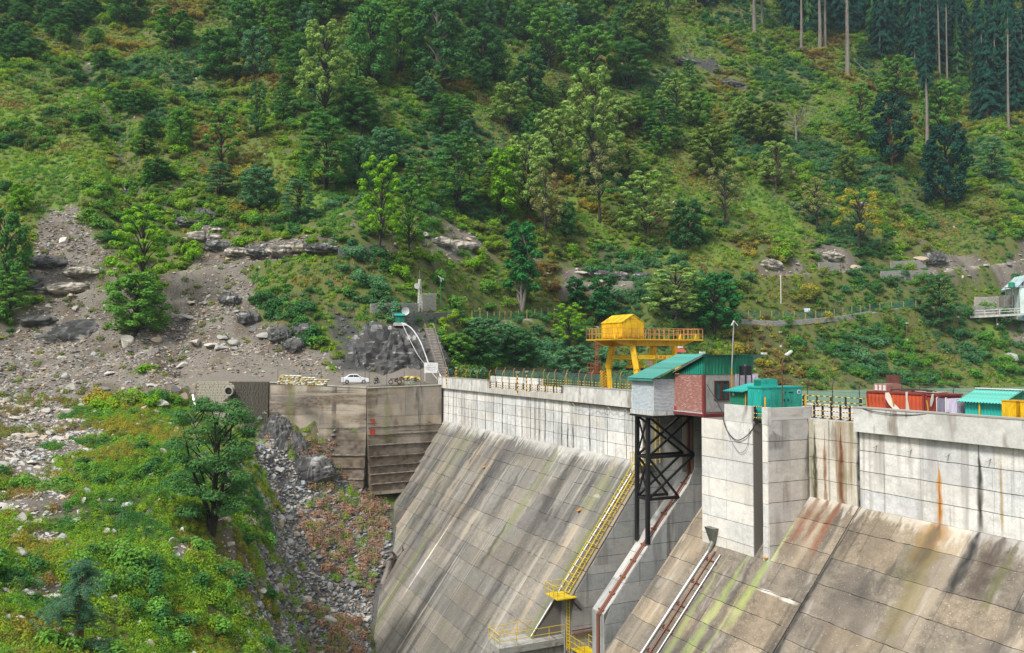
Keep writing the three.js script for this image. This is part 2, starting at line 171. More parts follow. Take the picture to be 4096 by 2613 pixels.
// ---------- concrete ----------
// weathered concrete painted in metres: a along the face, b downwards. Stains (matter seen on the face) are [a, top, bottom, width, colour, strength].
function concreteMap(W, H, L, D, o) {
  return paint(W, H, (s, t, out) => {
    const a = s * L, b = (1 - t) * D, k = o.lean ?? 0;
    const am = o.mott ?? 0.4; let n = 1 - am / 2 + am * fbm(a * 0.5 + o.seed, b * 0.5, 5) + (vn(a * 9 + o.seed, b * 9) - 0.5) * am * 0.35 + (vn(a * 2.3 + 40, b * 4.1 + o.seed) - 0.5) * am * 0.4 + (vn(a * 19 + 3, b * 19) - 0.5) * am * 0.4;
    let r = o.base[0] * n, gg = o.base[1] * n, bb = o.base[2] * n;
    const mix = (c, w) => { w = clamp(w, 0, 1); r = lerp(r, c[0], w); gg = lerp(gg, c[1], w); bb = lerp(bb, c[2], w); };
    for (const [c, freq, run, lo, hi, st] of o.streaks) { const f = fbm(a * freq + o.seed * 3.1 + c[0] * 90, b * run, 3); const w = sstep(lo, hi, f) * st * (0.65 + 0.7 * vn(a * freq * 7, b * 0.9)); if (w > 0.01) mix(c, w); }
    if (o.lime) { const e = o.lime[0] * (0.4 + 1.2 * fbm(a * 0.35, 3, 3)); const w = 1 - sstep(e * 0.2, e * 1.5, b + (fbm(a * 3.5, b * 0.6, 3) - 0.5) * 2.2 + (vn(a * 9, b * 5) - 0.5) * 0.5); mix([0.58, 0.56, 0.51], w * o.lime[1] * (0.45 + 0.8 * fbm(a * 0.6 + 9, b * 1.5, 2))); }
    for (const [c, fb, lo, hi, st] of o.bands ?? []) { const w = sstep(lo, hi, fbm(a * 0.12 + o.seed, b * fb, 3)) * st * (0.6 + 0.8 * vn(a * 3, b * 6)); if (w > 0.01) mix(c, w); }
    if (o.speck && vn(a * 22 + 5, b * 22) > 0.86 && h2(Math.floor(a * 14), Math.floor(b * 14)) > 0.72) mix([0.55, 0.52, 0.46], 0.6);
    if (o.foot) { const w = sstep(o.foot[0], o.foot[1], b + (fbm(a * 0.5, b * 0.4 + 3, 3) - 0.5) * 6); mix(o.foot[2], w * o.foot[3] * (0.6 + 0.6 * vn(a * 2, b * 2.5))); }
    for (const [sa, b0, b1, w, c, st] of o.stains ?? []) { if (b < b0 - 0.2 || b > b1 + 0.3) continue; const q = (b - b0) / (b1 - b0), grow = clamp(q * 3, 0.15, 1), d = Math.abs(a - sa + (vn(sa * 7, b * 1.4) - 0.5) * w * 0.5) / (w * grow * (0.7 + 0.6 * vn(b * 2.1, sa)));
      if (d < 1) mix(c, st * (1 - d * d) * sstep(0, 0.06, q + 0.05) * (1 - sstep(0.75, 1.02, q)) * (0.7 + 0.5 * vn(a * 8, b * 3))); }
    out[0] = r; out[1] = gg; out[2] = bb;
  });
}
const DK = [0.05, 0.047, 0.042], BLK = [0.028, 0.027, 0.025], BRN = [0.15, 0.1, 0.06], RST = [0.33, 0.13, 0.03], ORG = [0.52, 0.24, 0.03], GRN = [0.14, 0.17, 0.05], LIM = [0.33, 0.42, 0.12], WHT = [0.66, 0.64, 0.6], TAN = [0.34, 0.28, 0.2];
const R0 = rng(77);
const mapLeft = concreteMap(1400, 1000, 56, 36, { seed: 11, speck: 1, mott: 0.6, base: [0.212, 0.196, 0.168], lime: [0.9, 0.7],
  streaks: [[DK, 0.5, 0.03, 0.47, 0.68, 0.8], [[0.17, 0.155, 0.13], 0.3, 0.05, 0.5, 0.7, 0.6], [GRN, 0.35, 0.04, 0.62, 0.8, 0.5], [TAN, 0.55, 0.02, 0.58, 0.75, 0.7], [WHT, 0.8, 0.03, 0.74, 0.9, 0.5], [DK, 1.8, 0.04, 0.6, 0.82, 0.6], [[0.42, 0.39, 0.34], 2.6, 0.04, 0.62, 0.82, 0.55], [[0.12, 0.11, 0.095], 0.22, 0.12, 0.52, 0.7, 0.55], [GRN, 1.5, 0.05, 0.66, 0.82, 0.4]],
  stains: [[24, 12, 24, 0.16, WHT, 0.95], [50.1, 4.3, 4.75, 0.9, WHT, 0.8], [44, 7, 9, 0.5, BLK, 0.6], [37, 10, 17, 0.6, DK, 0.7], [29, 3, 20, 0.7, [0.36, 0.32, 0.26], 0.7], [18, 2, 14, 0.8, [0.36, 0.32, 0.26], 0.6], [4, 3, 16, 1.2, DK, 0.5], [21.5, 17, 36, 0.22, [0.1, 0.095, 0.085], 0.9], [42, 2, 9, 1.2, DK, 0.7], [33, 4, 13, 1.0, DK, 0.6], [14, 8, 18, 1.1, DK, 0.65], [8, 10, 26, 0.9, DK, 0.6], [50, 1, 7, 1.6, GRN, 0.5]] });
const mapRight = concreteMap(1200, 800, 42, 28, { seed: 31, speck: 1, mott: 0.85, base: [0.212, 0.176, 0.131], lime: [0.8, 0.65],
  streaks: [[DK, 0.5, 0.05, 0.5, 0.74, 0.7], [[0.19, 0.16, 0.12], 0.3, 0.06, 0.46, 0.7, 0.6], [TAN, 0.4, 0.05, 0.55, 0.72, 0.6], [[0.16, 0.155, 0.14], 0.7, 0.04, 0.68, 0.84, 0.5], [DK, 2.2, 0.06, 0.62, 0.84, 0.55], [[0.4, 0.36, 0.3], 1.6, 0.5, 0.62, 0.8, 0.5], [[0.12, 0.1, 0.08], 0.25, 0.14, 0.54, 0.72, 0.5]],
  stains: [ // a is measured from u = 12
    [27.9, 0, 24, 0.3, BLK, 0.95], [27.5, 0, 6, 0.7, DK, 0.5], [29.6, -1, 5, 0.4, [0.17, 0.06, 0.03], 0.85], [30.7, -1, 4, 0.35, [0.13, 0.06, 0.04], 0.85], [31.7, -1, 4.5, 0.4, [0.18, 0.07, 0.04], 0.7], [32.6, 0, 12, 0.45, LIM, 0.65], [34.6, 4.5, 22, 0.55, LIM, 0.55], [36.4, 6, 24, 0.4, LIM, 0.45], [33.7, 5, 26, 0.6, DK, 0.55], [35.5, 7, 26, 0.4, DK, 0.5], [33.2, 8, 24, 0.25, LIM, 0.4],
    [22.0, -1.2, 3.6, 1.0, [0.26, 0.14, 0.035], 0.9], [22.0, -0.2, 3.6, 0.5, [0.1, 0.055, 0.045], 0.95], [22.3, 0.2, 5, 1.5, [0.13, 0.12, 0.05], 0.5], [31.3, 7.7, 8.0, 1.2, WHT, 0.9], [29.2, 7.75, 8.1, 1.0, WHT, 0.8], [21.5, 2, 9, 1.0, [0.2, 0.16, 0.06], 0.65], [19.4, -0.4, 5, 0.45, BLK, 0.95], [18.1, -0.4, 4.6, 0.65, [0.08, 0.055, 0.04], 0.9], [17.2, 0.5, 5, 0.4, [0.12, 0.12, 0.04], 0.7], [20.5, 9, 17, 0.4, BLK, 0.6], [24.6, 4, 7, 0.7, DK, 0.5], [23.5, 3, 6, 0.4, DK, 0.5], [15.5, 3, 14, 0.8, DK, 0.4]] });
const crest = (seed, stains, extra = []) => ({ seed, mott: 0.5, base: [0.64, 0.635, 0.61], streaks: [[[0.42, 0.41, 0.38], 1.3, 0.12, 0.48, 0.72, 0.75], [[0.33, 0.3, 0.25], 5, 0.1, 0.6, 0.8, 0.5], [[0.22, 0.21, 0.19], 3.0, 0.06, 0.62, 0.84, 0.7], [WHT, 0.7, 0.3, 0.6, 0.8, 0.5], ...extra], stains });
const darkLines = []; for (const a of [3, 6.2, 17, 22.5, 24, 28.3, 34.4, 48, 51.5, 8.5, 9.6, 10.9, 12.2, 13.5, 14.1, 19.6, 26.4, 30.6, 31.8, 32.9, 36.5, 38.4, 39.8, 41, 44.5]) darkLines.push([a, R0() < 0.3 ? 1.8 : -0.5, 5.9, 0.09 + R0() * 0.13, BLK, 0.95]);
const mapCrestL = concreteMap(1600, 200, 56, 5.2, crest(5, darkLines));
const mapCrestR = concreteMap(900, 200, 32, 5.2, crest(9, [[22, 1.4, 5.6, 0.24, ORG, 1], [22, 2.5, 5.6, 0.09, [0.3, 0.1, 0.015], 0.9], [19.4, 0.1, 5.6, 0.22, [0.05, 0.04, 0.032], 0.95], [18.1, 0.6, 5.2, 0.12, [0.34, 0.22, 0.07], 0.85], [24, 0, 3, 0.3, [0.3, 0.28, 0.24], 0.5]]));
const mapGap = concreteMap(400, 300, 6, 5.8, { seed: 15, base: [0.56, 0.52, 0.44], streaks: [[[0.3, 0.22, 0.14], 2.4, 0.08, 0.42, 0.65, 0.85], [DK, 3.4, 0.05, 0.6, 0.85, 0.7], [GRN, 1.5, 0.3, 0.6, 0.8, 0.4]], stains: [[1.55, 0.5, 6.8, 0.3, [0.14, 0.045, 0.012], 1], [3.0, 0.6, 6.8, 0.18, [0.22, 0.09, 0.03], 0.9], [3.95, 0.5, 6.8, 0.26, [0.05, 0.045, 0.02], 1], [4.95, -3, 8, 0.3, BLK, 0.95], [0.05, -3, 8, 0.22, BLK, 0.95], [2.2, 0, 3, 0.4, BRN, 0.6]] });
const mapPier = concreteMap(512, 640, 8, 11, { seed: 21, base: [0.64, 0.625, 0.59], streaks: [[[0.42, 0.4, 0.36], 1.2, 0.15, 0.58, 0.8, 0.7], [[0.2, 0.19, 0.17], 2.5, 0.05, 0.72, 0.9, 0.6], [WHT, 0.9, 0.4, 0.55, 0.75, 0.5]], stains: [] });
const mapPierSide = concreteMap(512, 640, 8, 11, { seed: 23, base: [0.48, 0.46, 0.43], streaks: [[[0.3, 0.28, 0.25], 1.1, 0.12, 0.5, 0.75, 0.7], [DK, 1.8, 0.06, 0.68, 0.88, 0.7], [BRN, 1.4, 0.2, 0.66, 0.85, 0.5]], stains: [[3.75, 0, 9, 0.35, DK, 0.8], [0.6, 0.8, 2.2, 0.9, DK, 0.55]] });  // base greyer than the pier front: side shade put into the colour, plus stains
const mapOld = (seed, dark) => concreteMap(1000, 512, 16, 15, { seed, base: [0.33 * dark, 0.29 * dark, 0.235 * dark], streaks: [[[0.14, 0.1, 0.07], 0.6, 0.2, 0.48, 0.72, 0.7], [DK, 1.0, 0.1, 0.6, 0.82, 0.75], [TAN, 0.4, 0.8, 0.56, 0.74, 0.6], [GRN, 0.5, 0.1, 0.66, 0.82, 0.45]], bands: [[[0.36, 0.32, 0.26], 1.1, 0.58, 0.74, 0.75], [[0.11, 0.08, 0.055], 0.9, 0.55, 0.75, 0.7], [DK, 2.4, 0.64, 0.8, 0.6]], foot: [5.5, 10, [0.085, 0.06, 0.04], 0.85], stains: [[3, 0, 9, 0.6, GRN, 0.5]] });
const mapRecess = concreteMap(512, 512, 12, 14, { seed: 41, base: [0.38, 0.38, 0.365], streaks: [[[0.24, 0.235, 0.22], 1.0, 0.15, 0.5, 0.72, 0.7], [DK, 2.2, 0.08, 0.66, 0.86, 0.65], [BRN, 1.2, 0.1, 0.7, 0.86, 0.5]], stains: [] });
const mapPara = concreteMap(1024, 64, 30, 1.8, { seed: 51, base: [0.55, 0.54, 0.5], streaks: [[[0.2, 0.16, 0.12], 2.2, 0.5, 0.56, 0.8, 0.75], [[0.36, 0.34, 0.31], 1.0, 0.5, 0.5, 0.75, 0.6], [WHT, 0.8, 0.8, 0.6, 0.8, 0.4]], stains: [] });
const conc = (map, c = [1, 1, 1]) => std(c, 0.92, 0, { map });
const tones = (map, k = 1) => [conc(map, [1, 1, 1]), conc(map, [1 - 0.1 * k, 1 - 0.1 * k, 1 - 0.09 * k]), conc(map, [1 + 0.09 * k, 1 + 0.06 * k, 1 + 0.02 * k]), conc(map, [1 - 0.02 * k, 1 - 0.05 * k, 1 - 0.09 * k])];
const plainConc = conc(mapRecess), backConc = std([0.16, 0.145, 0.125], 0.95);

// cast panels with open joints: rows are lifts, each with its own upright joints; every panel is one mesh standing proud of the backing
function castPanels(parent, name, O, A, B, N, L, H, rows, cols, mats, seed, o = {}) {
  const R = rng(seed), gap = o.gap ?? 0.035, gv = o.gapV ?? gap * 0.45, th = o.th ?? 0.07, K = o.k ?? 6, wob = o.wob ?? 0.1, edge = (i, a) => i <= 0 ? 0 : i >= rows.length - 1 ? H : rows[i] + (fbm(a * 0.3 + i * 9.7 + seed, i * 3.3, 2) - 0.5) * wob + (vn(a * 2.7, i * 7 + seed) - 0.5) * wob * 0.7;
  for (let i = 0; i < rows.length - 1; i++) {
    const cs = cols(i, R);
    for (let j = 0; j < cs.length - 1; j++) {
      const at = (c, b) => typeof c === 'function' ? c(b) : c, bm = (rows[i] + rows[i + 1]) / 2, a0 = at(cs[j], bm), a1 = at(cs[j + 1], bm), T = [], Bt = [], lift = (R() - 0.5) * 0.03;
      for (const [list, r, s] of [[T, i, i ? 1 : 0], [Bt, i + 1, i < rows.length - 2 ? -1 : 0]]) for (let k = 0; k <= K; k++) { const l = at(cs[j], rows[r]) + (j ? gv / 2 : 0), q = at(cs[j + 1], rows[r]) - (j < cs.length - 2 ? gv / 2 : 0), a = lerp(l, q, k / K); list.push([a, edge(r, a) + s * gap / 2]); }
      if (o.keep && !o.keep((a0 + a1) / 2, (T[0][1] + Bt[0][1]) / 2)) continue;
      const pos = [], uv = [], pt = ([a, b], z) => { pos.push(O.x + A.x * a + B.x * b + N.x * z, O.y + A.y * a + B.y * b + N.y * z, O.z + A.z * a + B.z * b + N.z * z); uv.push(((o.ua ?? 0) + (o.us ?? 1) * a) / (o.ul ?? L), 1 - (b + (o.ub ?? 0)) / (o.uh ?? H)); };
      const z = th + lift, tri = (p, q, r, zp, zq, zr) => { pt(p, zp); pt(q, zq); pt(r, zr); };
      for (let k = 0; k < K; k++) { tri(T[k], Bt[k], T[k + 1], z, z, z); tri(T[k + 1], Bt[k], Bt[k + 1], z, z, z); }
      const ring = [...T, ...Bt.slice().reverse()];
      for (let k = 0; k < ring.length; k++) { const p = ring[k], q = ring[(k + 1) % ring.length]; tri(p, q, p, z, z, -0.02); tri(q, q, p, z, -0.02, -0.02); }
      const g = new THREE.BufferGeometry(); g.setAttribute('position', new THREE.Float32BufferAttribute(pos, 3)); g.setAttribute('uv', new THREE.Float32BufferAttribute(uv, 2)); g.computeVertexNormals();
      mesh(name, g, mats[Math.floor(R() * mats.length)], parent);
    }
  }
}
const even = (n, H, R, jit = 0.12) => { const r = [0]; for (let i = 1; i < n; i++) r.push(H * (i + (R() - 0.5) * jit) / n); r.push(H); return r; };
const randCols = (L, lo, hi) => (i, R) => { const c = [0]; let a = lo * (0.4 + R()); while (a < L - lo * 0.6) { c.push(a); a += lo + R() * (hi - lo); } c.push(L); return c; };
const gridCols = (L, n) => (i, R) => { const c = [0]; for (let k = 1; k < n; k++) c.push(L * (k + (R() - 0.5) * 0.03) / n); c.push(L); return c; };

// ---------- the dam ----------
const dam = thing('concrete_dam', 'long pale concrete gravity dam with streaked sloping face and crest wall', 'dam');
const AX = new THREE.Vector3(0, 0, 1), DN = new THREE.Vector3(0, -1, 0), OUT = new THREE.Vector3(-1, 0, 0), FACE = new THREE.Vector3(0, 0, 1), UPX = new THREE.Vector3(1, 0, 0);
const slopeDir = (s) => new THREE.Vector3(-s, -1, 0).normalize(), slopeOut = (s) => new THREE.Vector3(-1, s, 0).normalize();
const SLT = 0.74, SRT = 0.9, sec = (s, y1) => [[45.08, -0.62], [45.08, -5.72], [45.08 + s * (y1 + 5.72), y1], [56.2, y1], [56.2, -0.62]];
const body = (u0, u1, P) => prism(P.map(([x, y]) => V(x, y, u0)), new THREE.Vector3(0, 0, -(u1 - u0)));
const damBody = mesh('left_block', [body(66.5, 121, sec(SLT, -36)), body(64.4, 66.5, [[45.08, -0.62], [45.08, -5.72], [36.75, -16.98], [36.75, -36], [56.2, -36], [56.2, -0.62]])], backConc, dam);
const damRight = mesh('right_block', [body(8, 54, sec(SRT, -30))], backConc, dam);
const faceLen = (s, dy) => dy * Math.hypot(1, s);
{ // left sloping face: u 66.5..117 full height, u 64.4..66.5 only to the ladder landing
  const H = faceLen(SLT, 28), rows = even(17, H, rng(3), 0.3);
  castPanels(damBody, 'face_panel', V(45, -5.7, 119.5), AX, slopeDir(SLT), slopeOut(SLT), 53, H, rows, randCols(53, 5, 10), tones(mapLeft, 1.3), 301, { gap: 0.032, th: 0.035, ul: 56, uh: 36, wob: 0.16, k: 12 });
  castPanels(damBody, 'edge_panel', V(45, -5.7, 66.5), AX, slopeDir(SLT), slopeOut(SLT), 2.1, faceLen(SLT, 11.3), even(6, faceLen(SLT, 11.3), rng(4)), gridCols(2.1, 1), tones(mapLeft), 302, { gap: 0.07, th: 0.05, ul: 56, uh: 36, ua: 53 });
  castPanels(damBody, 'crest_panel', V(45, -0.62, 119.6), AX, DN, OUT, 54.2, 5.1, even(4, 5.1, rng(5)), gridCols(54.2, 8), tones(mapCrestL), 303, { gap: 0.045, wob: 0.07, ul: 56, uh: 5.2, k: 10 });
  castPanels(damBody, 'landing_panel', V(36.7, -17.05, 66.5), AX, DN, OUT, 2.1, 8, even(4, 8, rng(6)), gridCols(2.1, 1), [conc(mapRecess, [0.55, 0.52, 0.48])], 304, { th: 0.04 });  // tint darkened for stain and for the shade below the landing
  // end wall of the left block, seen from the recess: below the slope, facing the viewer
  const eL = 14; castPanels(damBody, 'end_wall_panel', V(36.7, -0.6, 64.4), UPX, DN, FACE, eL, 25, even(17, 25, rng(7), 0.1), () => { const a = (b) => Math.max(0, 8.3 + Math.min(0, 5.35 - b) * SLT); return [a, (b) => lerp(a(b), eL, 0.5), eL]; }, tones(mapRecess), 305, { gap: 0.04, wob: 0.03, th: 0.03, ul: 12, uh: 14, k: 4 });
}
{ // right sloping face, from u = 12 to 54
  const H = faceLen(SRT, 20), rows = even(13, H, rng(8), 0.2), uvr = { gap: 0.032, th: 0.035, ul: 42, uh: 28, wob: 0.11, k: 10 };
  castPanels(damRight, 'face_panel', V(45, -5.7, 40), AX, slopeDir(SRT), slopeOut(SRT), 28, H, rows, randCols(28, 3.4, 5.4), tones(mapRight, 1.7), 311, { ...uvr, us: -1, ua: 28 });
  castPanels(damRight, 'face_panel', V(45, -5.7, 54.2), AX, slopeDir(SRT), slopeOut(SRT), 14.1, H, even(14, H, rng(9), 0.2), randCols(14.1, 3, 5), tones(mapRight, 1.7), 312, { ...uvr, us: -1, ua: 42.2 });
  castPanels(damRight, 'crest_panel', V(45, -0.66, 39.9), AX, DN, OUT, 28, 5.05, even(4, 5.05, rng(10)), gridCols(28, 6), tones(mapCrestR), 313, { gap: 0.045, wob: 0.06, us: -1, ua: 27.9, ul: 32, uh: 5.2, k: 8 });
  castPanels(damRight, 'crest_panel', V(45.02, -0.1, 44.95), AX, DN, OUT, 5.0, 5.6, even(4, 5.6, rng(12)), gridCols(5, 1), [conc(mapGap)], 314, { wob: 0.06, us: -1, ua: 5.0, ul: 6, uh: 5.8, k: 8 });
}
// crest slab, parapets
const parapetMat = conc(mapPara), slabMat = std([0.5, 0.49, 0.46], 0.9, 0, { map: grime });
const wrapUV = (g, k = 30) => { const p = g.attributes.position, uv = g.attributes.uv; for (let i = 0; i < p.count; i++) uv.setXY(i, (p.getZ(i) + p.getX(i)) / k, (p.getY(i) + 0.7) / 1.75); return g; };
function parapet(name, u0, u1, top, x0 = 44.5, x1 = 44.85, low = -0.62) { return mesh(name, wrapUV(box(x0, x1, low, top, u0, u1)), parapetMat, dam); }
parapet('parapet', 101.1, 119.9, 1.0); parapet('parapet', 59.6, 80.2, 1.02); parapet('parapet', 10, 40.0, 0.97);
for (const [a, b] of [[101.0, 119.95], [60, 80.3], [10, 40.05]]) mesh('coping', box(44.46, 44.89, 1.0 - (b < 50 ? 0.03 : -0.02), 1.09 - (b < 50 ? 0.03 : -0.02), a, b), std([0.4, 0.39, 0.36], 0.9, 0, { map: grime }), dam);
{ // broken low kerb between the two parapets
  const R = rng(19), P = []; for (let k = 0; k <= 40; k++) P.push(V(44.5, 0.06 + (k % 40 ? (R() - 0.35) * 0.16 : 0), lerp(101.05, 80.25, k / 40)));
  mesh('worn_kerb', prism([V(44.5, -0.62, 80.25), V(44.5, -0.62, 101.05), ...P], new THREE.Vector3(0.5, 0, 0)), conc(mapPara, [0.9, 0.88, 0.84]), dam);
}
mesh('crest_slab', [box(44.86, 55.6, -0.6, -0.02, 66, 121), box(45.0, 55.6, -0.6, -0.03, 8, 66)], slabMat, dam);
for (const [a, b, h] of [[106, 124, 0.95], [5, 60, 0.2]]) mesh('upstream_parapet', box(55.2, 55.6, 0, h, a, b), conc(mapPara, [1.05, 1.05, 1.05]), dam);
mesh('bracket_strip', box(44.6, 45, -0.78, -0.66, 64.5, 79), std([0.12, 0.06, 0.04], 0.9), dam);
for (let k = 0; k < 4; k++) mesh('weep_pipe', rod(V(45, -1.35, 38.5 - k * 2.6), V(44.6, -1.55, 38.5 - k * 2.6), 0.035), std([0.4, 0.4, 0.4], 0.6), dam);
// recess: back wall, pilaster with chute
mesh('recess_wall', [box(49, 56, -30, -0.6, 54, 64.2), box(45.05, 49, -30, -0.55, 53.2, 54)], plainConc, dam);
const chute = mesh('chute_ramp', [prism([V(45, -0.6, 57.55), V(45, -5.85, 57.55), V(35.75, -16.6, 57.55), V(35.75, -32, 57.55), V(50, -32, 57.55), V(50, -0.6, 57.55)], new THREE.Vector3(0, 0, -1.8))], backConc, dam);
castPanels(chute, 'ramp_panel', V(45, -5.85, 59.35), AX, slopeDir(0.86), slopeOut(0.86), 1.8, faceLen(0.86, 10.75), even(5, faceLen(0.86, 10.75), rng(13)), gridCols(1.8, 1), tones(mapRecess), 321, { th: 0.04, wob: 0.04, ul: 8, uh: 11 });
castPanels(chute, 'ramp_panel', V(35.75, -16.6, 59.35), AX, DN, OUT, 1.8, 9, even(5, 9, rng(14)), gridCols(1.8, 1), tones(mapRecess), 322, { th: 0.04, wob: 0.03, ul: 12, uh: 14 });
castPanels(chute, 'side_panel', V(35.75, -0.6, 57.55), UPX, DN, FACE, 14, 26, even(17, 26, rng(15), 0.1), () => { const a = (b) => Math.max(0, 9.22 + Math.min(0, 5.3 - b) * 0.86); return [a, (b) => lerp(a(b), 14, 0.5), 14]; }, tones(mapRecess), 323, { gap: 0.04, wob: 0.03, th: 0.03, ul: 12, uh: 14, k: 4, ua: 3 });
// the pier, its stained slot and the narrow second pier
const pier = mesh('pier', [box(41.18, 49, -12.5, -0.42, 46.0, 51.7), box(42.0, 49, -12.5, -0.1, 45.0, 46.0), box(41.18, 49, -12.5, -0.1, 44.5, 45.0)], backConc, dam);
castPanels(pier, 'lift_panel', V(41.15, -0.42, 51.72), AX, DN, OUT, 5.72, 10.4, even(7, 10.4, rng(16), 0.1), gridCols(5.72, 2), tones(mapPier), 331, { gap: 0.045, wob: 0.05, th: 0.05, ul: 8, uh: 11 });
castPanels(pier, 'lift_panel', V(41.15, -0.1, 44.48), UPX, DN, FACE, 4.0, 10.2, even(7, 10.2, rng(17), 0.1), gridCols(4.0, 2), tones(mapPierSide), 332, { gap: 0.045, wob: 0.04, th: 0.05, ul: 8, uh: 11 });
castPanels(pier, 'lift_panel', V(41.15, -0.1, 45.0), AX, DN, OUT, 0.5, 10.4, even(7, 10.4, rng(18), 0.1), gridCols(0.5, 1), tones(mapPier), 333, { wob: 0.03, th: 0.05, ul: 8, uh: 11, k: 2 });
mesh('slot_face', new THREE.PlaneGeometry(0.96, 11.4).rotateY(-Math.PI / 2).translate(41.97, -5.8, -45.5), conc(concreteMap(128, 512, 0.96, 11.4, { seed: 27, base: [0.3, 0.285, 0.26], streaks: [[BLK, 2.6, 0.1, 0.36, 0.6, 0.95], [DK, 5, 0.2, 0.45, 0.7, 0.8], [GRN, 3, 0.3, 0.66, 0.8, 0.4]], stains: [] })), pier);
for (const [u0, u1, x0, x1] of [[46.05, 49.0, 41.08, 41.4], [44.42, 45.0, 41.08, 41.4]]) mesh('pier_parapet', wrapUV(box(x0, x1, -0.42, 0.8, u0, u1)), parapetMat, pier);
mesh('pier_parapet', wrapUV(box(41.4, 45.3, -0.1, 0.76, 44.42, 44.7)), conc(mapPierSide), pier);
// ---------- leaves, plants, stones (prototypes) ----------
function leafCloud(N, seed, put, o = {}) { // N leaf faces; put(R) -> {p, out, s}
  const R = rng(seed), pos = new Float32Array(N * 12), nor = new Float32Array(N * 12), col = new Float32Array(N * 12), idx = [], n = new THREE.Vector3(), a = new THREE.Vector3(), b = new THREE.Vector3(), ar = o.aspect ?? 0.6, upw = o.up ?? 0.7, rnd = o.rnd ?? 0.9, droop = o.droop ?? 0;
  for (let i = 0; i < N; i++) {
    const { p, out, s, c } = put(R, i); n.set(out.x * 0.7 + (R() - 0.5) * rnd, out.y * 0.4 + upw + (R() - 0.5) * rnd, out.z * 0.7 + (R() - 0.5) * rnd).normalize();
    a.set(R() - 0.5 + out.x * 0.6, R() - 0.5 - droop, R() - 0.5 + out.z * 0.6).cross(n).normalize(); b.copy(a).cross(n).normalize();
    const L = s * (0.75 + R() * 0.5), w = L * ar, k = i * 12;
    [[-w, 0.1 * L], [0, -L], [w, 0.1 * L], [0, L]].forEach(([e, f], q) => { pos.set([p.x + a.x * e + b.x * f, p.y + a.y * e + b.y * f, p.z + a.z * e + b.z * f], k + q * 3); nor.set([n.x, n.y, n.z], k + q * 3); });
    const v = 0.72 + 0.56 * R(), y = (R() - 0.5) * 0.3 + (c ?? 0); for (let q = 0; q < 4; q++) col.set([v * (1 + y), v * (1 + y * 0.35), v * (1 - y * 0.5)], k + q * 3);
    idx.push(i * 4, i * 4 + 2, i * 4 + 1, i * 4, i * 4 + 3, i * 4 + 2);
  }
  const g = new THREE.BufferGeometry(); g.setAttribute('position', new THREE.BufferAttribute(pos, 3)); g.setAttribute('normal', new THREE.BufferAttribute(nor, 3)); g.setAttribute('color', new THREE.BufferAttribute(col, 3)); g.setIndex(idx); return g;
}
const ball = (R) => { const z = R() * 2 - 1, t = R() * 6.2832, q = Math.sqrt(1 - z * z); return new THREE.Vector3(q * Math.cos(t), z, q * Math.sin(t)); };
function clumps(list, R, flat = 1, fill = 0.55) { // a point near the skin of one of the lumps
  const [c, r] = list[Math.floor(R() * list.length)], d = ball(R), k = r * (fill + (1 - fill) * Math.cbrt(R())); return { p: new THREE.Vector3(c.x + d.x * k, c.y + d.y * k * flat, c.z + d.z * k), out: d }; }
function shrubLeaves(seed, N, size, tall = 0.9) { const R = rng(seed), L = []; for (let k = 0; k < 9; k++) { const t = R() * 6.28, q = Math.sqrt(R()) * 0.62; L.push([new THREE.Vector3(Math.cos(t) * q, 0.22 + R() * 0.5 * tall * (1.2 - q), Math.sin(t) * q), 0.24 + R() * 0.18]); }
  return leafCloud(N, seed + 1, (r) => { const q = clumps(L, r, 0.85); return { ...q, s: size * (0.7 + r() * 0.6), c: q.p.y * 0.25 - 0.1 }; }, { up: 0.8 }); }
const leafMat = (c, extra = {}) => new THREE.MeshPhysicalMaterial({ color: lin(...c), vertexColors: true, roughness: 0.9, transmission: 0.4, thickness: 0, specularIntensity: 0.15, side: THREE.DoubleSide, ...extra });
const LEAF = { pale: leafMat([0.29, 0.43, 0.1]), mid: leafMat([0.15, 0.35, 0.05]), dark: leafMat([0.092, 0.265, 0.055]), deep: leafMat([0.062, 0.2, 0.052]), bright: leafMat([0.22, 0.44, 0.02]), conifer: leafMat([0.014, 0.088, 0.056]), olive: leafMat([0.18, 0.27, 0.045]), sparse: leafMat([0.3, 0.31, 0.11]), blue: leafMat([0.12, 0.3, 0.125]), yellow: leafMat([0.4, 0.36, 0.035]), dry: leafMat([0.5, 0.31, 0.2]), frond: leafMat([0.035, 0.21, 0.045]), rustleaf: leafMat([0.26, 0.18, 0.055]) };
const BARK = { dark: std([0.035, 0.028, 0.022], 0.95, 0, { map: grime }), grey: std([0.23, 0.2, 0.175], 0.95, 0, { map: grime }), brown: std([0.12, 0.085, 0.06], 0.95, 0, { map: grime }), red: std([0.16, 0.07, 0.04], 0.95, 0, { map: grime }) };
function limb(pts, r0, r1, n = 6) { // tapered limb through points
  const c = new THREE.CatmullRomCurve3(pts), S = Math.max(3, pts.length * 2), g = new THREE.TubeGeometry(c, S, 1, n), p = g.attributes.position, ctr = new THREE.Vector3();
  for (let i = 0; i <= S; i++) { c.getPointAt(i / S, ctr); const r = lerp(r0, r1, i / S); for (let j = 0; j <= n; j++) { const k = i * (n + 1) + j; p.setXYZ(k, ctr.x + (p.getX(k) - ctr.x) * r, ctr.y + (p.getY(k) - ctr.y) * r, ctr.z + (p.getZ(k) - ctr.z) * r); } }
  return g; }
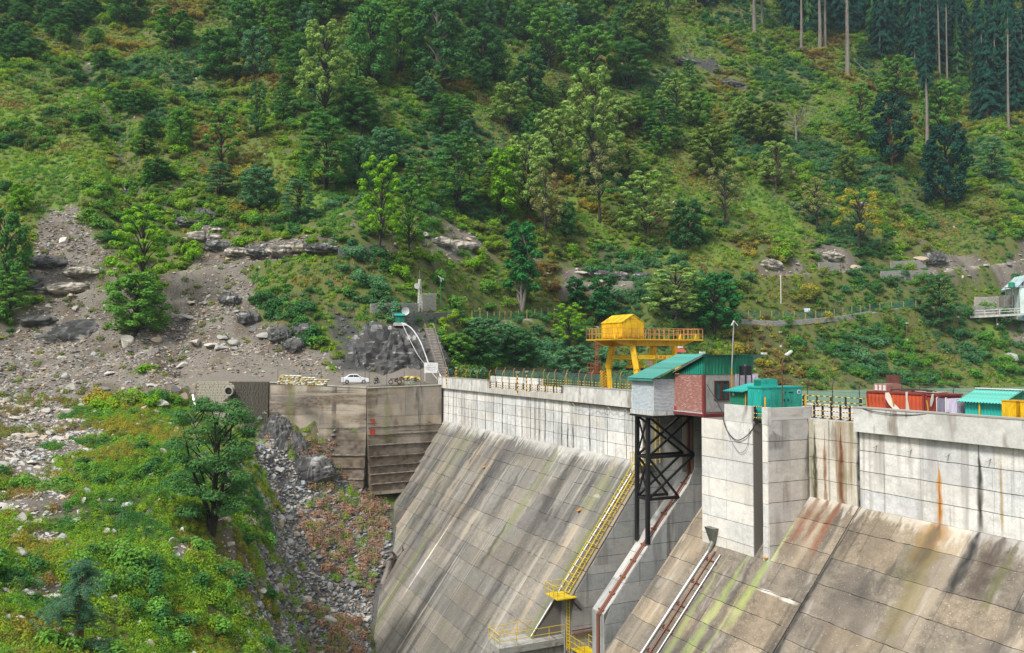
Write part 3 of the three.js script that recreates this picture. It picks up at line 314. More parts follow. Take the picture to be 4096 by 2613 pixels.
// a tree 10 m tall; width is set when it is placed
function treeShape(kind, seed) {
  const R = rng(seed), v = (x, y, z) => new THREE.Vector3(x, y, z), wood = [], L = [], bend = () => (R() - 0.5) * 0.5;
  const K = { broad: { t: 0.28, n: 78, r: [0.8, 0.4], N: 10000, s: 0.145, flat: 0.65 }, layered: { t: 0.17, n: 66, r: [1.1, 0.6], N: 9000, s: 0.18, flat: 0.34 }, airy: { t: 0.26, n: 60, r: [0.85, 0.4], N: 6500, s: 0.14, flat: 0.5 }, sparse: { t: 0.4, n: 24, r: [0.85, 0.6], N: 1800, s: 0.14, flat: 0.7 }, frond: { t: 0.22, n: 30, r: [0.8, 0.5], N: 3600, s: 0.28, flat: 0.8 }, dome: { t: 0.14, n: 70, r: [1.0, 0.5], N: 9500, s: 0.17, flat: 0.8 } }[kind];
  if (kind === 'dead') { const top = v(bend(), 6, bend()); wood.push(limb([v(0, 0, 0), v(bend() * 0.6, 3, bend() * 0.6), top], 0.22, 0.12)); for (let k = 0; k < 17; k++) { const h = 3 + R() * 3, t = R() * 6.28, l = 2 + R() * 2.4, p = v(0, h, 0), m = v(Math.cos(t) * l * 0.5, h + 0.8, Math.sin(t) * l * 0.5), e = v(Math.cos(t) * l, h + 1.2 + R() * 1.8, Math.sin(t) * l); wood.push(limb([p, m, e], 0.08, 0.02, 4)); for (let q = 0; q < 2; q++) wood.push(limb([m, v(m.x + bend() * 3, m.y + 1, m.z + bend() * 3)], 0.04, 0.015, 4)); } return { wood: join(wood) }; }
  if (kind === 'conifer') { wood.push(limb([v(0, 0, 0), v(0, 5, 0), v(0, 9.8, 0)], 0.2, 0.03)); const T = [];
    for (let h = 0.7; h < 9.9; h += 0.3) { const w = Math.pow(1 - h / 10.2, 0.8) * 2.6 * (0.8 + R() * 0.4), n = 5 + Math.floor(R() * 3); for (let k = 0; k < n; k++) { const t = R() * 6.28; T.push([h, t, w * (0.7 + 0.5 * R())]); } }
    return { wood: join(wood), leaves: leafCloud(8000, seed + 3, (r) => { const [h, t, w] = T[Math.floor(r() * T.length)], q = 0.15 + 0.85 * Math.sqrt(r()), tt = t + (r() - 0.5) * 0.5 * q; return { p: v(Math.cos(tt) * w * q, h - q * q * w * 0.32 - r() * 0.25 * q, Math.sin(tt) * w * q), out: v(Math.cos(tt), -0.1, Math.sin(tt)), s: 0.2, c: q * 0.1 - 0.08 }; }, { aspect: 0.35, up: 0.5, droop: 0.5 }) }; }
  const th = 10 * K.t, H = 10, lean = v(bend(), 0, bend()), mid = v(lean.x, th, lean.z); const stems = kind === 'layered' || kind === 'frond' ? 3 : 1;
  for (let s = 0; s < stems; s++) { const o = stems > 1 ? (s - 1) * 0.7 : 0, top = v(lean.x + o + bend() * 2, H * (0.86 - s * 0.04), lean.z + bend() * 2 + o * 0.5); wood.push(limb([v(o * 0.15, -0.3, 0), v(o * 0.6 + lean.x * 0.5, th, lean.z * 0.5), v(o + lean.x, H * 0.55, lean.z), top], stems > 1 ? 0.15 : 0.21, 0.03)); }
  for (let k = 0; k < K.n; k++) { const f = (k + 0.5) / K.n, y = lerp(th * (kind === 'sparse' ? 0.9 : 0.95), H * 0.94, Math.pow(f, 0.9)), q = (y - th * 0.7) / (H - th * 0.7), wd = kind === 'frond' ? 1.25 : 2.9 * Math.sqrt(Math.max(0.03, 1 - Math.pow(Math.abs(q - 0.38) / 0.66, 2))), t = k * 2.4 + R(), d = wd * (0.25 + 0.75 * Math.sqrt(R())), c = v(lean.x + Math.cos(t) * d, y, lean.z + Math.sin(t) * d), r = lerp(K.r[1], K.r[0], R()) * (1.05 - 0.35 * q); L.push([c, r]);
    if (k % 2 === 0 || kind === 'sparse') wood.push(limb([v(lean.x * 0.9, Math.max(th * 0.7, y - 1.3 - d * 0.35), lean.z * 0.9), v(lean.x + Math.cos(t) * d * 0.55, y - 0.5, lean.z + Math.sin(t) * d * 0.55), c], 0.085, 0.02, 5)); }
  const asp = { layered: 0.4, frond: 0.26 }[kind] ?? 0.62;
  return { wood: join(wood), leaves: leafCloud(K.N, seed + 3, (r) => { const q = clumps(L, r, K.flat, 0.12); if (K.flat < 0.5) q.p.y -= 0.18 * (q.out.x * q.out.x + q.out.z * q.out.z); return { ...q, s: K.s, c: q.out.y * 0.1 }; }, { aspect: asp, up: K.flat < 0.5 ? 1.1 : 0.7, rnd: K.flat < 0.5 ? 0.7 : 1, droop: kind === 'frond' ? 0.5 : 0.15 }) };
}
const SHAPES = {}; for (const [k, n] of [['broad', 3], ['layered', 3], ['airy', 2], ['sparse', 2], ['frond', 2], ['dome', 2], ['conifer', 2], ['dead', 1]]) SHAPES[k] = Array.from({ length: n }, (_, i) => treeShape(k, 900 + i * 31 + k.length * 7));
let treeCount = 0;
function tree(name, kind, tone, bark, at, h, w, label, group) { // h metres tall, w metres across
  const S = SHAPES[kind][treeCount % SHAPES[kind].length], g = thing(name, label, 'tree', group, new THREE.Vector3(at.x, at.y - 0.25, -at.u)), native = { frond: 3.6, conifer: 5.0, dead: 7 }[kind] ?? 7.2, sx = w / native, sy = h / 10;
  g.rotation.y = treeCount * 2.39; g.scale.set(sx, sy, sx); treeCount++;
  mesh('trunk', S.wood, BARK[bark], g); if (S.leaves) mesh('crown', S.leaves, LEAF[tone], g); return g; }
const SHRUB = [shrubLeaves(50, 900, 0.075), shrubLeaves(60, 900, 0.075, 1.3), shrubLeaves(70, 700, 0.095, 0.7)];
const TWIGS = (() => { const R = rng(5), l = []; for (let k = 0; k < 9; k++) { const t = R() * 6.28, q = 0.2 + R() * 0.5; l.push(limb([new THREE.Vector3(0, -0.1, 0), new THREE.Vector3(Math.cos(t) * q * 0.5, 0.3, Math.sin(t) * q * 0.5), new THREE.Vector3(Math.cos(t) * q, 0.5 + R() * 0.3, Math.sin(t) * q)], 0.025, 0.008, 4)); } return join(l); })();
const HERB = [leafCloud(90, 81, (r) => { const d = ball(r), y = Math.abs(d.y); return { p: new THREE.Vector3(d.x * 0.5, y * 0.62 * r(), d.z * 0.5), out: d, s: 0.13 }; }), leafCloud(60, 82, (r) => { const t = r() * 6.28, q = Math.sqrt(r()) * 0.45; return { p: new THREE.Vector3(Math.cos(t) * q, r() * 0.75 * (1 - q), Math.sin(t) * q), out: new THREE.Vector3(Math.cos(t), 0.2, Math.sin(t)), s: 0.16 }; }, { aspect: 0.4 })];
const WEED = [leafCloud(190, 181, (r) => { const d = ball(r), y = Math.abs(d.y); return { p: new THREE.Vector3(d.x * 0.5, y * 0.66 * Math.sqrt(r()), d.z * 0.5), out: d, s: 0.066 }; }), leafCloud(150, 182, (r) => { const t = r() * 6.28, q = Math.sqrt(r()) * 0.45; return { p: new THREE.Vector3(Math.cos(t) * q, r() * 0.85 * (1 - q), Math.sin(t) * q), out: new THREE.Vector3(Math.cos(t), 0.2, Math.sin(t)), s: 0.085 }; }, { aspect: 0.36 })];
const TUFT = leafCloud(26, 83, (r) => { const t = r() * 6.28, q = r() * 0.4; return { p: new THREE.Vector3(Math.cos(t) * q, 0.14, Math.sin(t) * q), out: new THREE.Vector3(Math.cos(t), 0.4, Math.sin(t)), s: 0.24 }; }, { aspect: 0.16, up: 0, droop: -1 });
const DRYWEED = leafCloud(150, 84, (r) => { const t = r() * 6.28, q = Math.sqrt(r()) * 0.5; return { p: new THREE.Vector3(Math.cos(t) * q, r() * 0.95 * (1.1 - q), Math.sin(t) * q), out: new THREE.Vector3(Math.cos(t), 0.6, Math.sin(t)), s: 0.075 }; }, { aspect: 0.45, rnd: 1.4 });
function stone(seed, flat = 0.6, d = 1) { const g0 = new THREE.IcosahedronGeometry(1, d), p = g0.attributes.position, R = rng(seed), pl = []; for (let k = 0; k < 13; k++) pl.push([ball(R), 0.4 + R() * 0.4]);
  for (let i = 0; i < p.count; i++) { const q = new THREE.Vector3().fromBufferAttribute(p, i); for (const [n, h] of pl) { const e = q.dot(n) - h; if (e > 0) q.addScaledVector(n, -e); } p.setXYZ(i, q.x * 1.15, q.y * flat, q.z * 0.9); } g0.computeVertexNormals(); return g0; }
const STONES = [stone(1, 0.5, 2), stone(2, 0.65, 2), stone(3, 0.35, 2), stone(4, 0.8, 2)], PEBBLES = [stone(11, 0.5), stone(12, 0.3), stone(13, 0.7)];
const stoneMap = paint(256, 256, (s, t, o) => { const n = 0.6 + 0.65 * fbm(s * 10, t * 14, 4); o[0] = n; o[1] = n * 0.985; o[2] = n * 0.95; });
const ROCKM = { pale: std([0.5, 0.47, 0.42], 0.9, 0, { map: stoneMap }), grey: std([0.33, 0.32, 0.3], 0.9, 0, { map: stoneMap }), slate: std([0.17, 0.17, 0.175], 0.85, 0, { map: stoneMap }), tan: std([0.42, 0.34, 0.25], 0.9, 0, { map: stoneMap }), white: std([0.66, 0.63, 0.57], 0.9, 0, { map: stoneMap }), dark: std([0.075, 0.075, 0.075], 0.85, 0, { map: stoneMap }) };
// where a ground point stands in the picture, to leave out what the photograph shows nothing of
function seen(x, y, u, m = 80) { const dx = x - EYE.x, dy = y - EYE.y, dz = -u - EYE.z, z = dx * FW.x + dy * FW.y + dz * FW.z; if (z < 30) return null; const px = 512 + 820 * (dx * RT.x + dz * RT.z) / z, py = 326.5 - 820 * (dx * UP.x + dy * UP.y + dz * UP.z) / z; return px > -m && px < 1024 + m && py > -m * 1.5 && py < 653 + m ? { px, py, z } : null; }
function spread(name, label, geo, mat, list) { // list of [x, y, u, scale, turn, colour, yscale, tilt]
  const m = new THREE.InstancedMesh(geo, mat, list.length), M = new THREE.Matrix4(), q = new THREE.Quaternion(), e = new THREE.Euler();
  list.forEach(([x, y, u, s, t, c, ys = 1, tx = 0, tz = 0], i) => { q.setFromEuler(e.set(tx, t, tz)); M.compose(V(x, y, u), q, new THREE.Vector3(s, s * ys, s)); m.setMatrixAt(i, M); m.setColorAt(i, lin(...c)); });
  m.name = numbered(name); m.castShadow = m.receiveShadow = true; scene.add(m); m.userData = { kind: 'stuff', label }; return m; }
const white = new THREE.MeshPhysicalMaterial({ color: 0xffffff, vertexColors: true, roughness: 0.9, transmission: 0.4, thickness: 0, specularIntensity: 0.15, side: THREE.DoubleSide }), whiteStone = std([1, 1, 1], 0.9, 0, { map: stoneMap });
const jitter = (c, R, k = 0.35) => { const v = 1 - k / 2 + R() * k, h = (R() - 0.5) * 0.25; return [c[0] * v * (1 + h), c[1] * v, c[2] * v * (1 - h)]; };
// ---------- scatter over the ground ----------
const HUES = { green: [0.12, 0.29, 0.035], bright: [0.24, 0.4, 0.03], deep: [0.06, 0.2, 0.042], teal: [0.085, 0.235, 0.085], olive: [0.19, 0.25, 0.045], yellow: [0.34, 0.32, 0.04], rust: [0.26, 0.19, 0.05], grey: [0.25, 0.29, 0.13] };
const pickHue = (v, list) => { for (const [t, h] of list) if (v < t) return h; return list[list.length - 1][1]; };
function hueAt(x, u, R) { // broad patches, each of one kind of plant, with ragged borders
  const v = fbm(x * 0.05 + 20, u * 0.05, 4) + (R() - 0.5) * 0.13, bank = x > 90 && ground(x, u) < 28, left = x < 0 && u > 190, low = x < 40 && u < wallU(x);
  if (low) return pickHue(fbm(x * 0.13 + 3, u * 0.13, 3) + (R() - 0.5) * 0.2, [[0.33, HUES.yellow], [0.38, HUES.olive], [0.54, HUES.bright], [0.63, HUES.green], [0.68, HUES.deep], [1, HUES.teal]]);
  if (left) return pickHue(v, [[0.36, HUES.yellow], [0.52, HUES.bright], [0.6, HUES.green], [0.66, HUES.olive], [1, HUES.deep]]);
  if (bank) return pickHue(v, [[0.33, HUES.rust], [0.38, HUES.yellow], [0.49, HUES.olive], [0.56, HUES.green], [0.61, HUES.deep], [1, HUES.teal]]);
  return pickHue(v, [[0.29, HUES.rust], [0.35, HUES.yellow], [0.44, HUES.olive], [0.52, HUES.bright], [0.58, HUES.green], [0.64, HUES.deep], [1, HUES.teal]]); }
const turfHue = (x, u, R) => pickHue(fbm(x * 0.07 + 90, u * 0.07, 4) + (R() - 0.5) * 0.14, [[0.31, HUES.rust], [0.36, HUES.yellow], [0.47, HUES.olive], [0.6, HUES.bright], [1, HUES.green]]);
const shrubsAt = [], herbs = [[], []], tufts = [], stones = [], boulders = [];
{
  const R = rng(2024);
  for (let k = 0; k < 300000; k++) { // the hill
    const x = -110 + R() * 600, u = 124 + R() * 285, y = ground(x, u); if (y < -3.7 || x > 47 && u < 126) continue; const s = seen(x, y, u); if (!s) continue; if (x > 8 && x < 53 && u - wallU(x) < 17) continue; const c = cover(x, u); if (c.level || c.trail) { if (c.level && R() < 0.5) stones.push([x, y, u, 0.05 + R() * R() * 0.3, R() * 6, jitter([0.36, 0.34, 0.3], R), 0.8, R(), R()]); continue; }
    const lump = fbm(x * 0.16 + 80, u * 0.16, 2), r = R();
    if (c.scree || c.rock) { if (c.rock) { if (r < 0.5) stones.push([x, y, u, 0.15 + 0.5 * R() * R(), R() * 6, jitter([0.1, 0.1, 0.1], R, 0.8), 0.8, R(), R()]); else if (r > 0.9) herbs[0].push([x, y, u, 0.6 + R() * 0.6, R() * 6, jitter(HUES.olive, R)]); continue; }
      if (r < 0.72) { const q = R(); (q > 0.965 ? boulders : stones).push([x, y, u, q > 0.965 ? 0.4 + R() * R() * 1.2 : 0.12 + 0.5 * R() * R(), R() * 6, jitter(R() < 0.25 ? [0.36, 0.29, 0.22] : [0.33, 0.32, 0.3], R, 0.6), 0.8, R() * 0.7, R() * 0.7]); } else if (r > 0.95) herbs[0].push([x, y, u, 0.7 + R() * 0.8, R() * 6, jitter(HUES.olive, R)]); continue; }
    const thick = fbm(x * 0.055 + 12, u * 0.055, 3) + (lump - 0.5) * 0.35, bush = c.grass ? thick > 0.6 : thick > (x > 90 && y < 28 ? 0.5 : x < 20 ? 0.42 : 0.445);
    if (bush) { if (r < 0.14) shrubsAt.push([x, y, u, 1.1 + R() * R() * 2.4, R() * 6, hueAt(x, u, R)]); else if (r < 0.3) herbs[r < 0.22 ? 0 : 1].push([x, y, u, 1 + R() * 1.2, R() * 6, jitter(hueAt(x, u, R), R)]); else if (r < 0.42) tufts.push([x, y, u, 1 + R(), R() * 6, jitter(HUES.olive, R)]); }
    else if (r < 0.006) shrubsAt.push([x, y, u, 0.8 + R() * 1.1, R() * 6, hueAt(x, u, R)]);
    else if (r < (c.grass ? 0.16 : 0.3)) herbs[r < 0.2 ? 0 : 1].push([x, y, u, 0.6 + R() * 0.8, R() * 6, jitter(hueAt(x, u, R), R)]);
    else if (r < 0.96) tufts.push([x, y, u, 0.8 + R() * 1.1, R() * 6, jitter(turfHue(x, u, R), R, 0.25)]);
    else if (r > 0.993) stones.push([x, y, u, 0.3 + R() * 0.5, R() * 6, jitter([0.4, 0.38, 0.35], R), 0.7, R(), R()]);
  }
}
const nearWeeds = [[], []], dryAt = [];
{
  const R = rng(99);
  for (let k = 0; k < 90000; k++) { // the bank and the gully below the walls
    const x = -60 + R() * 106, u = 35 + R() * 98; if (u > wallU(x) + 1) continue; const y = ground(x, u), s = seen(x, y, u); if (!s || s.py < 380) continue; if (x > 45 - 0.74 * (-5.7 - y) - 1.2 && u > 64) continue; const c = cover(x, u), r = R(), patch = fbm(x * 0.14, u * 0.14 + 60, 3);
    if (c.bed) { const weed = fbm(x * 0.16 + 9, u * 0.12, 3); if (weed > 0.45 && x > 19 && r < 0.17) dryAt.push([x, y, u, 0.6 + R() * 0.8, R() * 6]); else if (r < 0.24 && weed > 0.43 || x > 30 && r < 0.2) nearWeeds[0].push([x, y, u, 0.6 + R() * 0.7, R() * 6, jitter(R() < 0.3 ? HUES.grey : HUES.bright, R)]); else if (r < 0.95) { const q = R(); (q > 0.985 ? boulders : stones).push([x, y, u, q > 0.965 ? 0.35 + R() * 0.55 : 0.08 + 0.3 * R() * R() , R() * 6, jitter(R() < 0.2 ? [0.34, 0.28, 0.22] : R() < 0.5 ? [0.16, 0.165, 0.17] : [0.32, 0.325, 0.32], R, 0.6), 0.7, R() * 0.9, R() * 0.9]); } continue; }
    if (c.scree) { if (r < 0.8) { const q = R(); (q > 0.985 ? boulders : stones).push([x, y, u, q > 0.985 ? 0.4 + R() * 0.5 : 0.07 + 0.36 * R() * R(), R() * 6, jitter(R() < 0.25 ? [0.45, 0.38, 0.3] : [0.45, 0.45, 0.44], R), 0.6, R() * 0.6, R() * 0.6]); } else if (patch > 0.5 && r > 0.86) nearWeeds[1].push([x, y, u, 0.6 + R() * 0.6, R() * 6, jitter(R() < 0.5 ? HUES.rust : HUES.olive, R)]); continue; }
    if (x > 6 && wallU(x) - u < 9 && r > 0.3) continue;
    if (r < 0.86) nearWeeds[r < 0.5 ? 0 : 1].push([x, y, u, 0.4 + R() * R() * 0.9 + (patch > 0.58 ? 0.3 : 0), R() * 6, jitter(x > 8 && R() < 0.1 ? [0.5, 0.53, 0.4] : hueAt(x, u, R), R, 0.25)]);
    else if (r < 0.885 && patch > 0.5) shrubsAt.push([x, y, u, 0.7 + R() * 1.1, R() * 6, R() < 0.5 ? HUES.deep : HUES.green]);
    else if (r > 0.97) stones.push([x, y + 0.1, u, 0.15 + R() * 0.4, R() * 6, jitter([0.42, 0.41, 0.39], R), 0.7, R(), R()]);
  }
}
{ // denser stones: gully bed, scree fan and slides
  const R = rng(515); for (let k = 0; k < 52000; k++) { const x = 6 + R() * 38, u = 70 + R() * 56; if (u > wallU(x)) continue; if (x > 45 - 0.74 * (-5.7 - ground(x, u)) - 0.8 && u > 64) continue; const c = cover(x, u); if (!c.bed) continue; const y = ground(x, u), q = fbm(x * 0.2, u * 0.2, 2); stones.push([x, y + 0.02, u, (0.07 + 0.4 * R() ** 2.5) * (0.7 + q * 0.7), R() * 6, jitter(R() < 0.12 ? [0.34, 0.25, 0.18] : R() < 0.4 ? [0.13, 0.135, 0.14] : [0.34, 0.345, 0.34], R, 0.7), 0.8, (R() - 0.5) * 1.2, (R() - 0.5) * 1.2]); }
  for (let k = 0; k < 90000; k++) { const x = -50 + R() * 95, u = 100 + R() * 100, y = ground(x, u), s = seen(x, y, u); if (!s) continue; const c = cover(x, u); if (!c.scree || c.trail) continue; const q = fbm(x * 0.12 + 3, u * 0.12, 2); if (R() > 0.25 + q) continue; stones.push([x, y, u, (0.05 + 0.34 * R() ** 3) * (0.6 + q), R() * 6, jitter(R() < 0.35 ? [0.34, 0.27, 0.2] : R() < 0.35 ? [0.17, 0.16, 0.15] : [0.32, 0.305, 0.28], R, 0.7), 0.8, (R() - 0.5), (R() - 0.5)]); }
}
const reach = (a) => a[3] / Math.hypot(a[0], a[2]);
shrubsAt.sort((a, b) => reach(b) - reach(a)); boulders.sort((a, b) => reach(b) - reach(a)); dryAt.sort((a, b) => reach(b) - reach(a));
const SHRUBKINDS = [['deep', LEAF.deep, 'shrub', 'dark green rounded shrub growing on the valley side'], ['teal', LEAF.blue, 'shrub', 'grey green rounded shrub growing on the valley side'], ['green', LEAF.mid, 'shrub', 'mid green leafy shrub growing on the valley side'], ['bright', LEAF.bright, 'shrub', 'bright yellow green shrub growing on the valley side'], ['olive', LEAF.olive, 'shrub', 'dull olive shrub growing on the valley side'], ['rust', LEAF.rustleaf, 'shrub', 'rusty brown shrub growing on the valley side'], ['yellow', LEAF.yellow, 'shrub', 'yellowed shrub growing on the valley side'], ['grey', LEAF.olive, 'shrub', 'dull olive shrub growing on the valley side']];
let shrubCount = 0;
function shrub(x, y, u, s, turn, mat, label, group, ys = 1) { const g = thing('shrub', label, 'shrub', group, V(x, y - 0.1 * s, u)); g.rotation.y = turn; g.scale.set(s, s * ys, s); mesh('stems', TWIGS, BARK.dark, g); mesh('foliage', SHRUB[shrubCount++ % 3], mat, g); return g; }
const nearShrubs = shrubsAt.slice(0, 280), farShrubs = shrubsAt.slice(280);
for (const [x, y, u, s, t, hue] of nearShrubs) { const k = SHRUBKINDS.find((q) => HUES[q[0]] === hue) ?? SHRUBKINDS[2]; const l = (s > 2.2 ? 'big ' : s < 1.1 ? 'little ' : '') + k[3].split(' growing')[0] + ' ' + place(x, u); shrub(x, y, u, s, t, k[1], l, l.replace('shrub', 'shrubs'), 0.8 + (shrubCount % 5) * 0.1); }
{ const R = rng(7), L = [[], [], []]; farShrubs.forEach((a, i) => L[i % 3].push([a[0], a[1] - 0.1, a[2], a[3], a[4], jitter(a[5], R), 0.8 + R() * 0.4])); L.forEach((l, i) => spread('scrub_cover', 'small far shrubs covering the valley side', SHRUB[i], white, l)); }
herbs.forEach((l, i) => spread('herb_cover', 'low leafy herbs covering the valley side', HERB[i], white, l));
nearWeeds.forEach((l, i) => spread('weed_cover', 'lush green and yellow weeds covering the near bank', WEED[i], white, l));
spread('grass_cover', 'grass tufts over the valley side', TUFT, white, tufts);
{ const L = [[], [], []]; stones.forEach((a, i) => L[i % 3].push(a)); L.forEach((l, i) => spread('rubble_cover', 'loose grey rubble over the scree and gully', PEBBLES[i], whiteStone, l)); }
boulders.slice(0, 220).forEach(([x, y, u, s, t, c, ys, a, b], i) => { const m = mesh('boulder', STONES[i % 4], c[0] > 0.36 ? (c[2] < 0.3 ? ROCKM.tan : ROCKM.pale) : c[0] > 0.25 ? ROCKM.grey : ROCKM.slate); m.position.copy(V(x, y + s * 0.1, u)); m.rotation.set(a * 0.6, t, b * 0.6); m.scale.setScalar(s);
  const kind = m.material === ROCKM.tan ? 'tan' : m.material === ROCKM.pale ? 'pale grey' : m.material === ROCKM.grey ? 'mid grey' : 'dark slate', where = u > wallU(x) || x > 47 ? place(x, u) : c[0] > 0.36 ? 'on the bank rubble' : 'in the gully bed', sz = s > 0.9 ? 'big ' : s < 0.5 ? 'small ' : ''; meta(m, `${sz}${kind} angular boulder lying ${where}`, 'boulder', `${sz}${kind} boulders ${where}`); });
spread('rubble_cover', 'loose grey rubble over the scree and gully', STONES[0], whiteStone, boulders.slice(220));
dryAt.slice(0, 180).forEach(([x, y, u, s, t], i) => { const g = thing('dry_weed', 'dry reddish brown weed clump on the gully stones', 'weed', 'dry weeds in the gully', V(x, y - 0.03, u)); g.rotation.y = t; g.scale.set(s * 1.2, s, s * 1.2); mesh('stalks', TWIGS, BARK.brown, g); mesh('seed_heads', DRYWEED, i % 4 ? LEAF.dry : LEAF.sparse, g); });
if (dryAt.length > 180) { const R = rng(3); spread('dry_weed_cover', 'small dry reddish weeds between gully stones', DRYWEED, white, dryAt.slice(180).map((a) => [...a.slice(0, 5), jitter([0.5, 0.31, 0.2], R)])); }
// console.log('shrubs', shrubsAt.length, 'herbs', herbs.map((l) => l.length), 'tufts', tufts.length, 'stones', stones.length, 'boulders', boulders.length, 'near', nearWeeds.map((l) => l.length), 'dry', dryAt.length);
// ---------- trees, each where it stands on the hill ----------
// [foot x, foot y, top y, width] in a 2408-wide view, then shape, leaf tone, bark, kind key
const Q = 2.3516, TREES = [
  [765, 300, 45, 135, 'broad', 'pale', 'dark', 'p'], [870, 215, 5, 115, 'dome', 'dark', 'dark', 'd'], [1030, 210, -5, 135, 'dome', 'deep', 'grey', 'd'], [765, 452, 262, 125, 'layered', 'dark', 'dark', 'l'], [605, 325, 180, 50, 'layered', 'deep', 'dark', 'l'], [515, 462, 378, 78, 'layered', 'blue', 'dark', 'l'], [700, 522, 412, 80, 'layered', 'blue', 'dark', 'l'], [612, 492, 388, 95, 'dome', 'blue', 'dark', 'b'],
  [892, 602, 358, 120, 'airy', 'bright', 'dark', 'y'], [962, 605, 422, 105, 'airy', 'mid', 'dark', 'm'], [1075, 505, 302, 115, 'layered', 'dark', 'dark', 'l'], [1182, 524, 338, 80, 'frond', 'bright', 'dark', 'f'], [1243, 530, 308, 130, 'broad', 'pale', 'dark', 'p'], [1302, 430, 252, 110, 'broad', 'pale', 'dark', 'p'], [1395, 440, 158, 150, 'broad', 'pale', 'dark', 'p'], [1410, 522, 330, 112, 'sparse', 'sparse', 'dark', 's'], [1280, 585, 388, 95, 'sparse', 'sparse', 'dark', 's'], [1520, 572, 398, 135, 'airy', 'pale', 'dark', 'a'], [1615, 585, 468, 95, 'dome', 'deep', 'dark', 'd'], [1705, 532, 388, 115, 'sparse', 'sparse', 'dark', 's'],
  [1390, 215, 58, 135, 'broad', 'mid', 'dark', 'm'], [1200, 310, 193, 105, 'broad', 'pale', 'dark', 'p'], [1480, 205, 88, 105, 'layered', 'dark', 'dark', 'l'], [1040, 315, 218, 75, 'layered', 'dark', 'dark', 'l'], [850, 315, 203, 90, 'layered', 'dark', 'dark', 'l'], [908, 395, 298, 90, 'dome', 'blue', 'dark', 'b'], [1825, 452, 328, 95, 'broad', 'pale', 'brown', 'p'], [1872, 335, 228, 95, 'dead', 'pale', 'grey', 'x'], [1922, 545, 412, 95, 'sparse', 'sparse', 'dark', 's'], [2020, 605, 438, 125, 'sparse', 'yellow', 'dark', 'q'],
  [2098, 392, 215, 105, 'dome', 'conifer', 'red', 'w'], [2225, 492, 290, 115, 'dome', 'conifer', 'dark', 'w'], [2026, 345, 188, 72, 'layered', 'mid', 'dark', 'l'], [2110, 245, 128, 95, 'broad', 'mid', 'dark', 'm'], [2215, 338, 188, 105, 'broad', 'mid', 'dark', 'm'], [1225, 728, 513, 95, 'frond', 'frond', 'grey', 'g'], [1360, 735, 648, 55, 'frond', 'frond', 'dark', 'g'], [1416, 765, 643, 72, 'frond', 'frond', 'dark', 'g'], [1340, 825, 708, 88, 'airy', 'bright', 'dark', 'y'], [1590, 765, 623, 155, 'airy', 'pale', 'dark', 'a'], [1680, 785, 638, 125, 'dome', 'frond', 'dark', 'd'], [2212, 775, 638, 90, 'layered', 'deep', 'dark', 'l'],
  [330, 735, 478, 160, 'airy', 'bright', 'dark', 'y'], [318, 790, 640, 150, 'dome', 'mid', 'dark', 'm'], [15, 700, 490, 110, 'dome', 'dark', 'dark', 'd'], [22, 742, 632, 110, 'airy', 'mid', 'dark', 'm'], [522, 405, 238, 100, 'airy', 'mid', 'dark', 'm'], [425, 352, 248, 65, 'dome', 'mid', 'dark', 'm'], [600, 185, 58, 75, 'dome', 'blue', 'dark', 'b'], [1675, 435, 288, 125, 'broad', 'olive', 'dark', 'o'], [1790, 335, 248, 120, 'dome', 'olive', 'dark', 'o'], [1502, 300, 228, 85, 'layered', 'mid', 'dark', 'l'], [1590, 300, 175, 95, 'airy', 'pale', 'dark', 'a'], [1560, 350, 230, 90, 'layered', 'dark', 'dark', 'l'], [50, 500, 428, 58, 'dome', 'bright', 'dark', 'e'], [1520, 140, 10, 120, 'broad', 'olive', 'dark', 'o'], [1290, 165, 20, 110, 'broad', 'mid', 'dark', 'm'], [1140, 200, 60, 110, 'dome', 'deep', 'dark', 'd'], [940, 180, 20, 100, 'layered', 'mid', 'dark', 'l'], [700, 210, 80, 90, 'layered', 'dark', 'dark', 'l'], [1245, 250, 130, 95, 'dome', 'deep', 'dark', 'd'], [410, 120, 20, 110, 'broad', 'mid', 'dark', 'm'], [520, 190, 70, 110, 'dome', 'dark', 'dark', 'd'], [300, 60, -30, 100, 'dome', 'dark', 'dark', 'd'], [1160, 480, 380, 60, 'airy', 'olive', 'dark', 'o'], [1455, 330, 225, 85, 'broad', 'pale', 'dark', 'p'], [1640, 300, 215, 70, 'dome', 'mid', 'dark', 'm'], [1330, 560, 470, 60, 'dome', 'dark', 'dark', 'd'], [1990, 430, 350, 60, 'dome', 'olive', 'dark', 'o'], [2330, 430, 330, 70, 'layered', 'blue', 'dark', 'l'], [1140, 830, 745, 110, 'dome', 'blue', 'dark', 'd'], [1120, 860, 770, 120, 'dome', 'deep', 'dark', 'd'], [1215, 860, 770, 115, 'dome', 'deep', 'dark', 'd'], [1080, 850, 780, 80, 'dome', 'mid', 'dark', 'm'], [1352, 885, 810, 90, 'dome', 'blue', 'dark', 'b']];
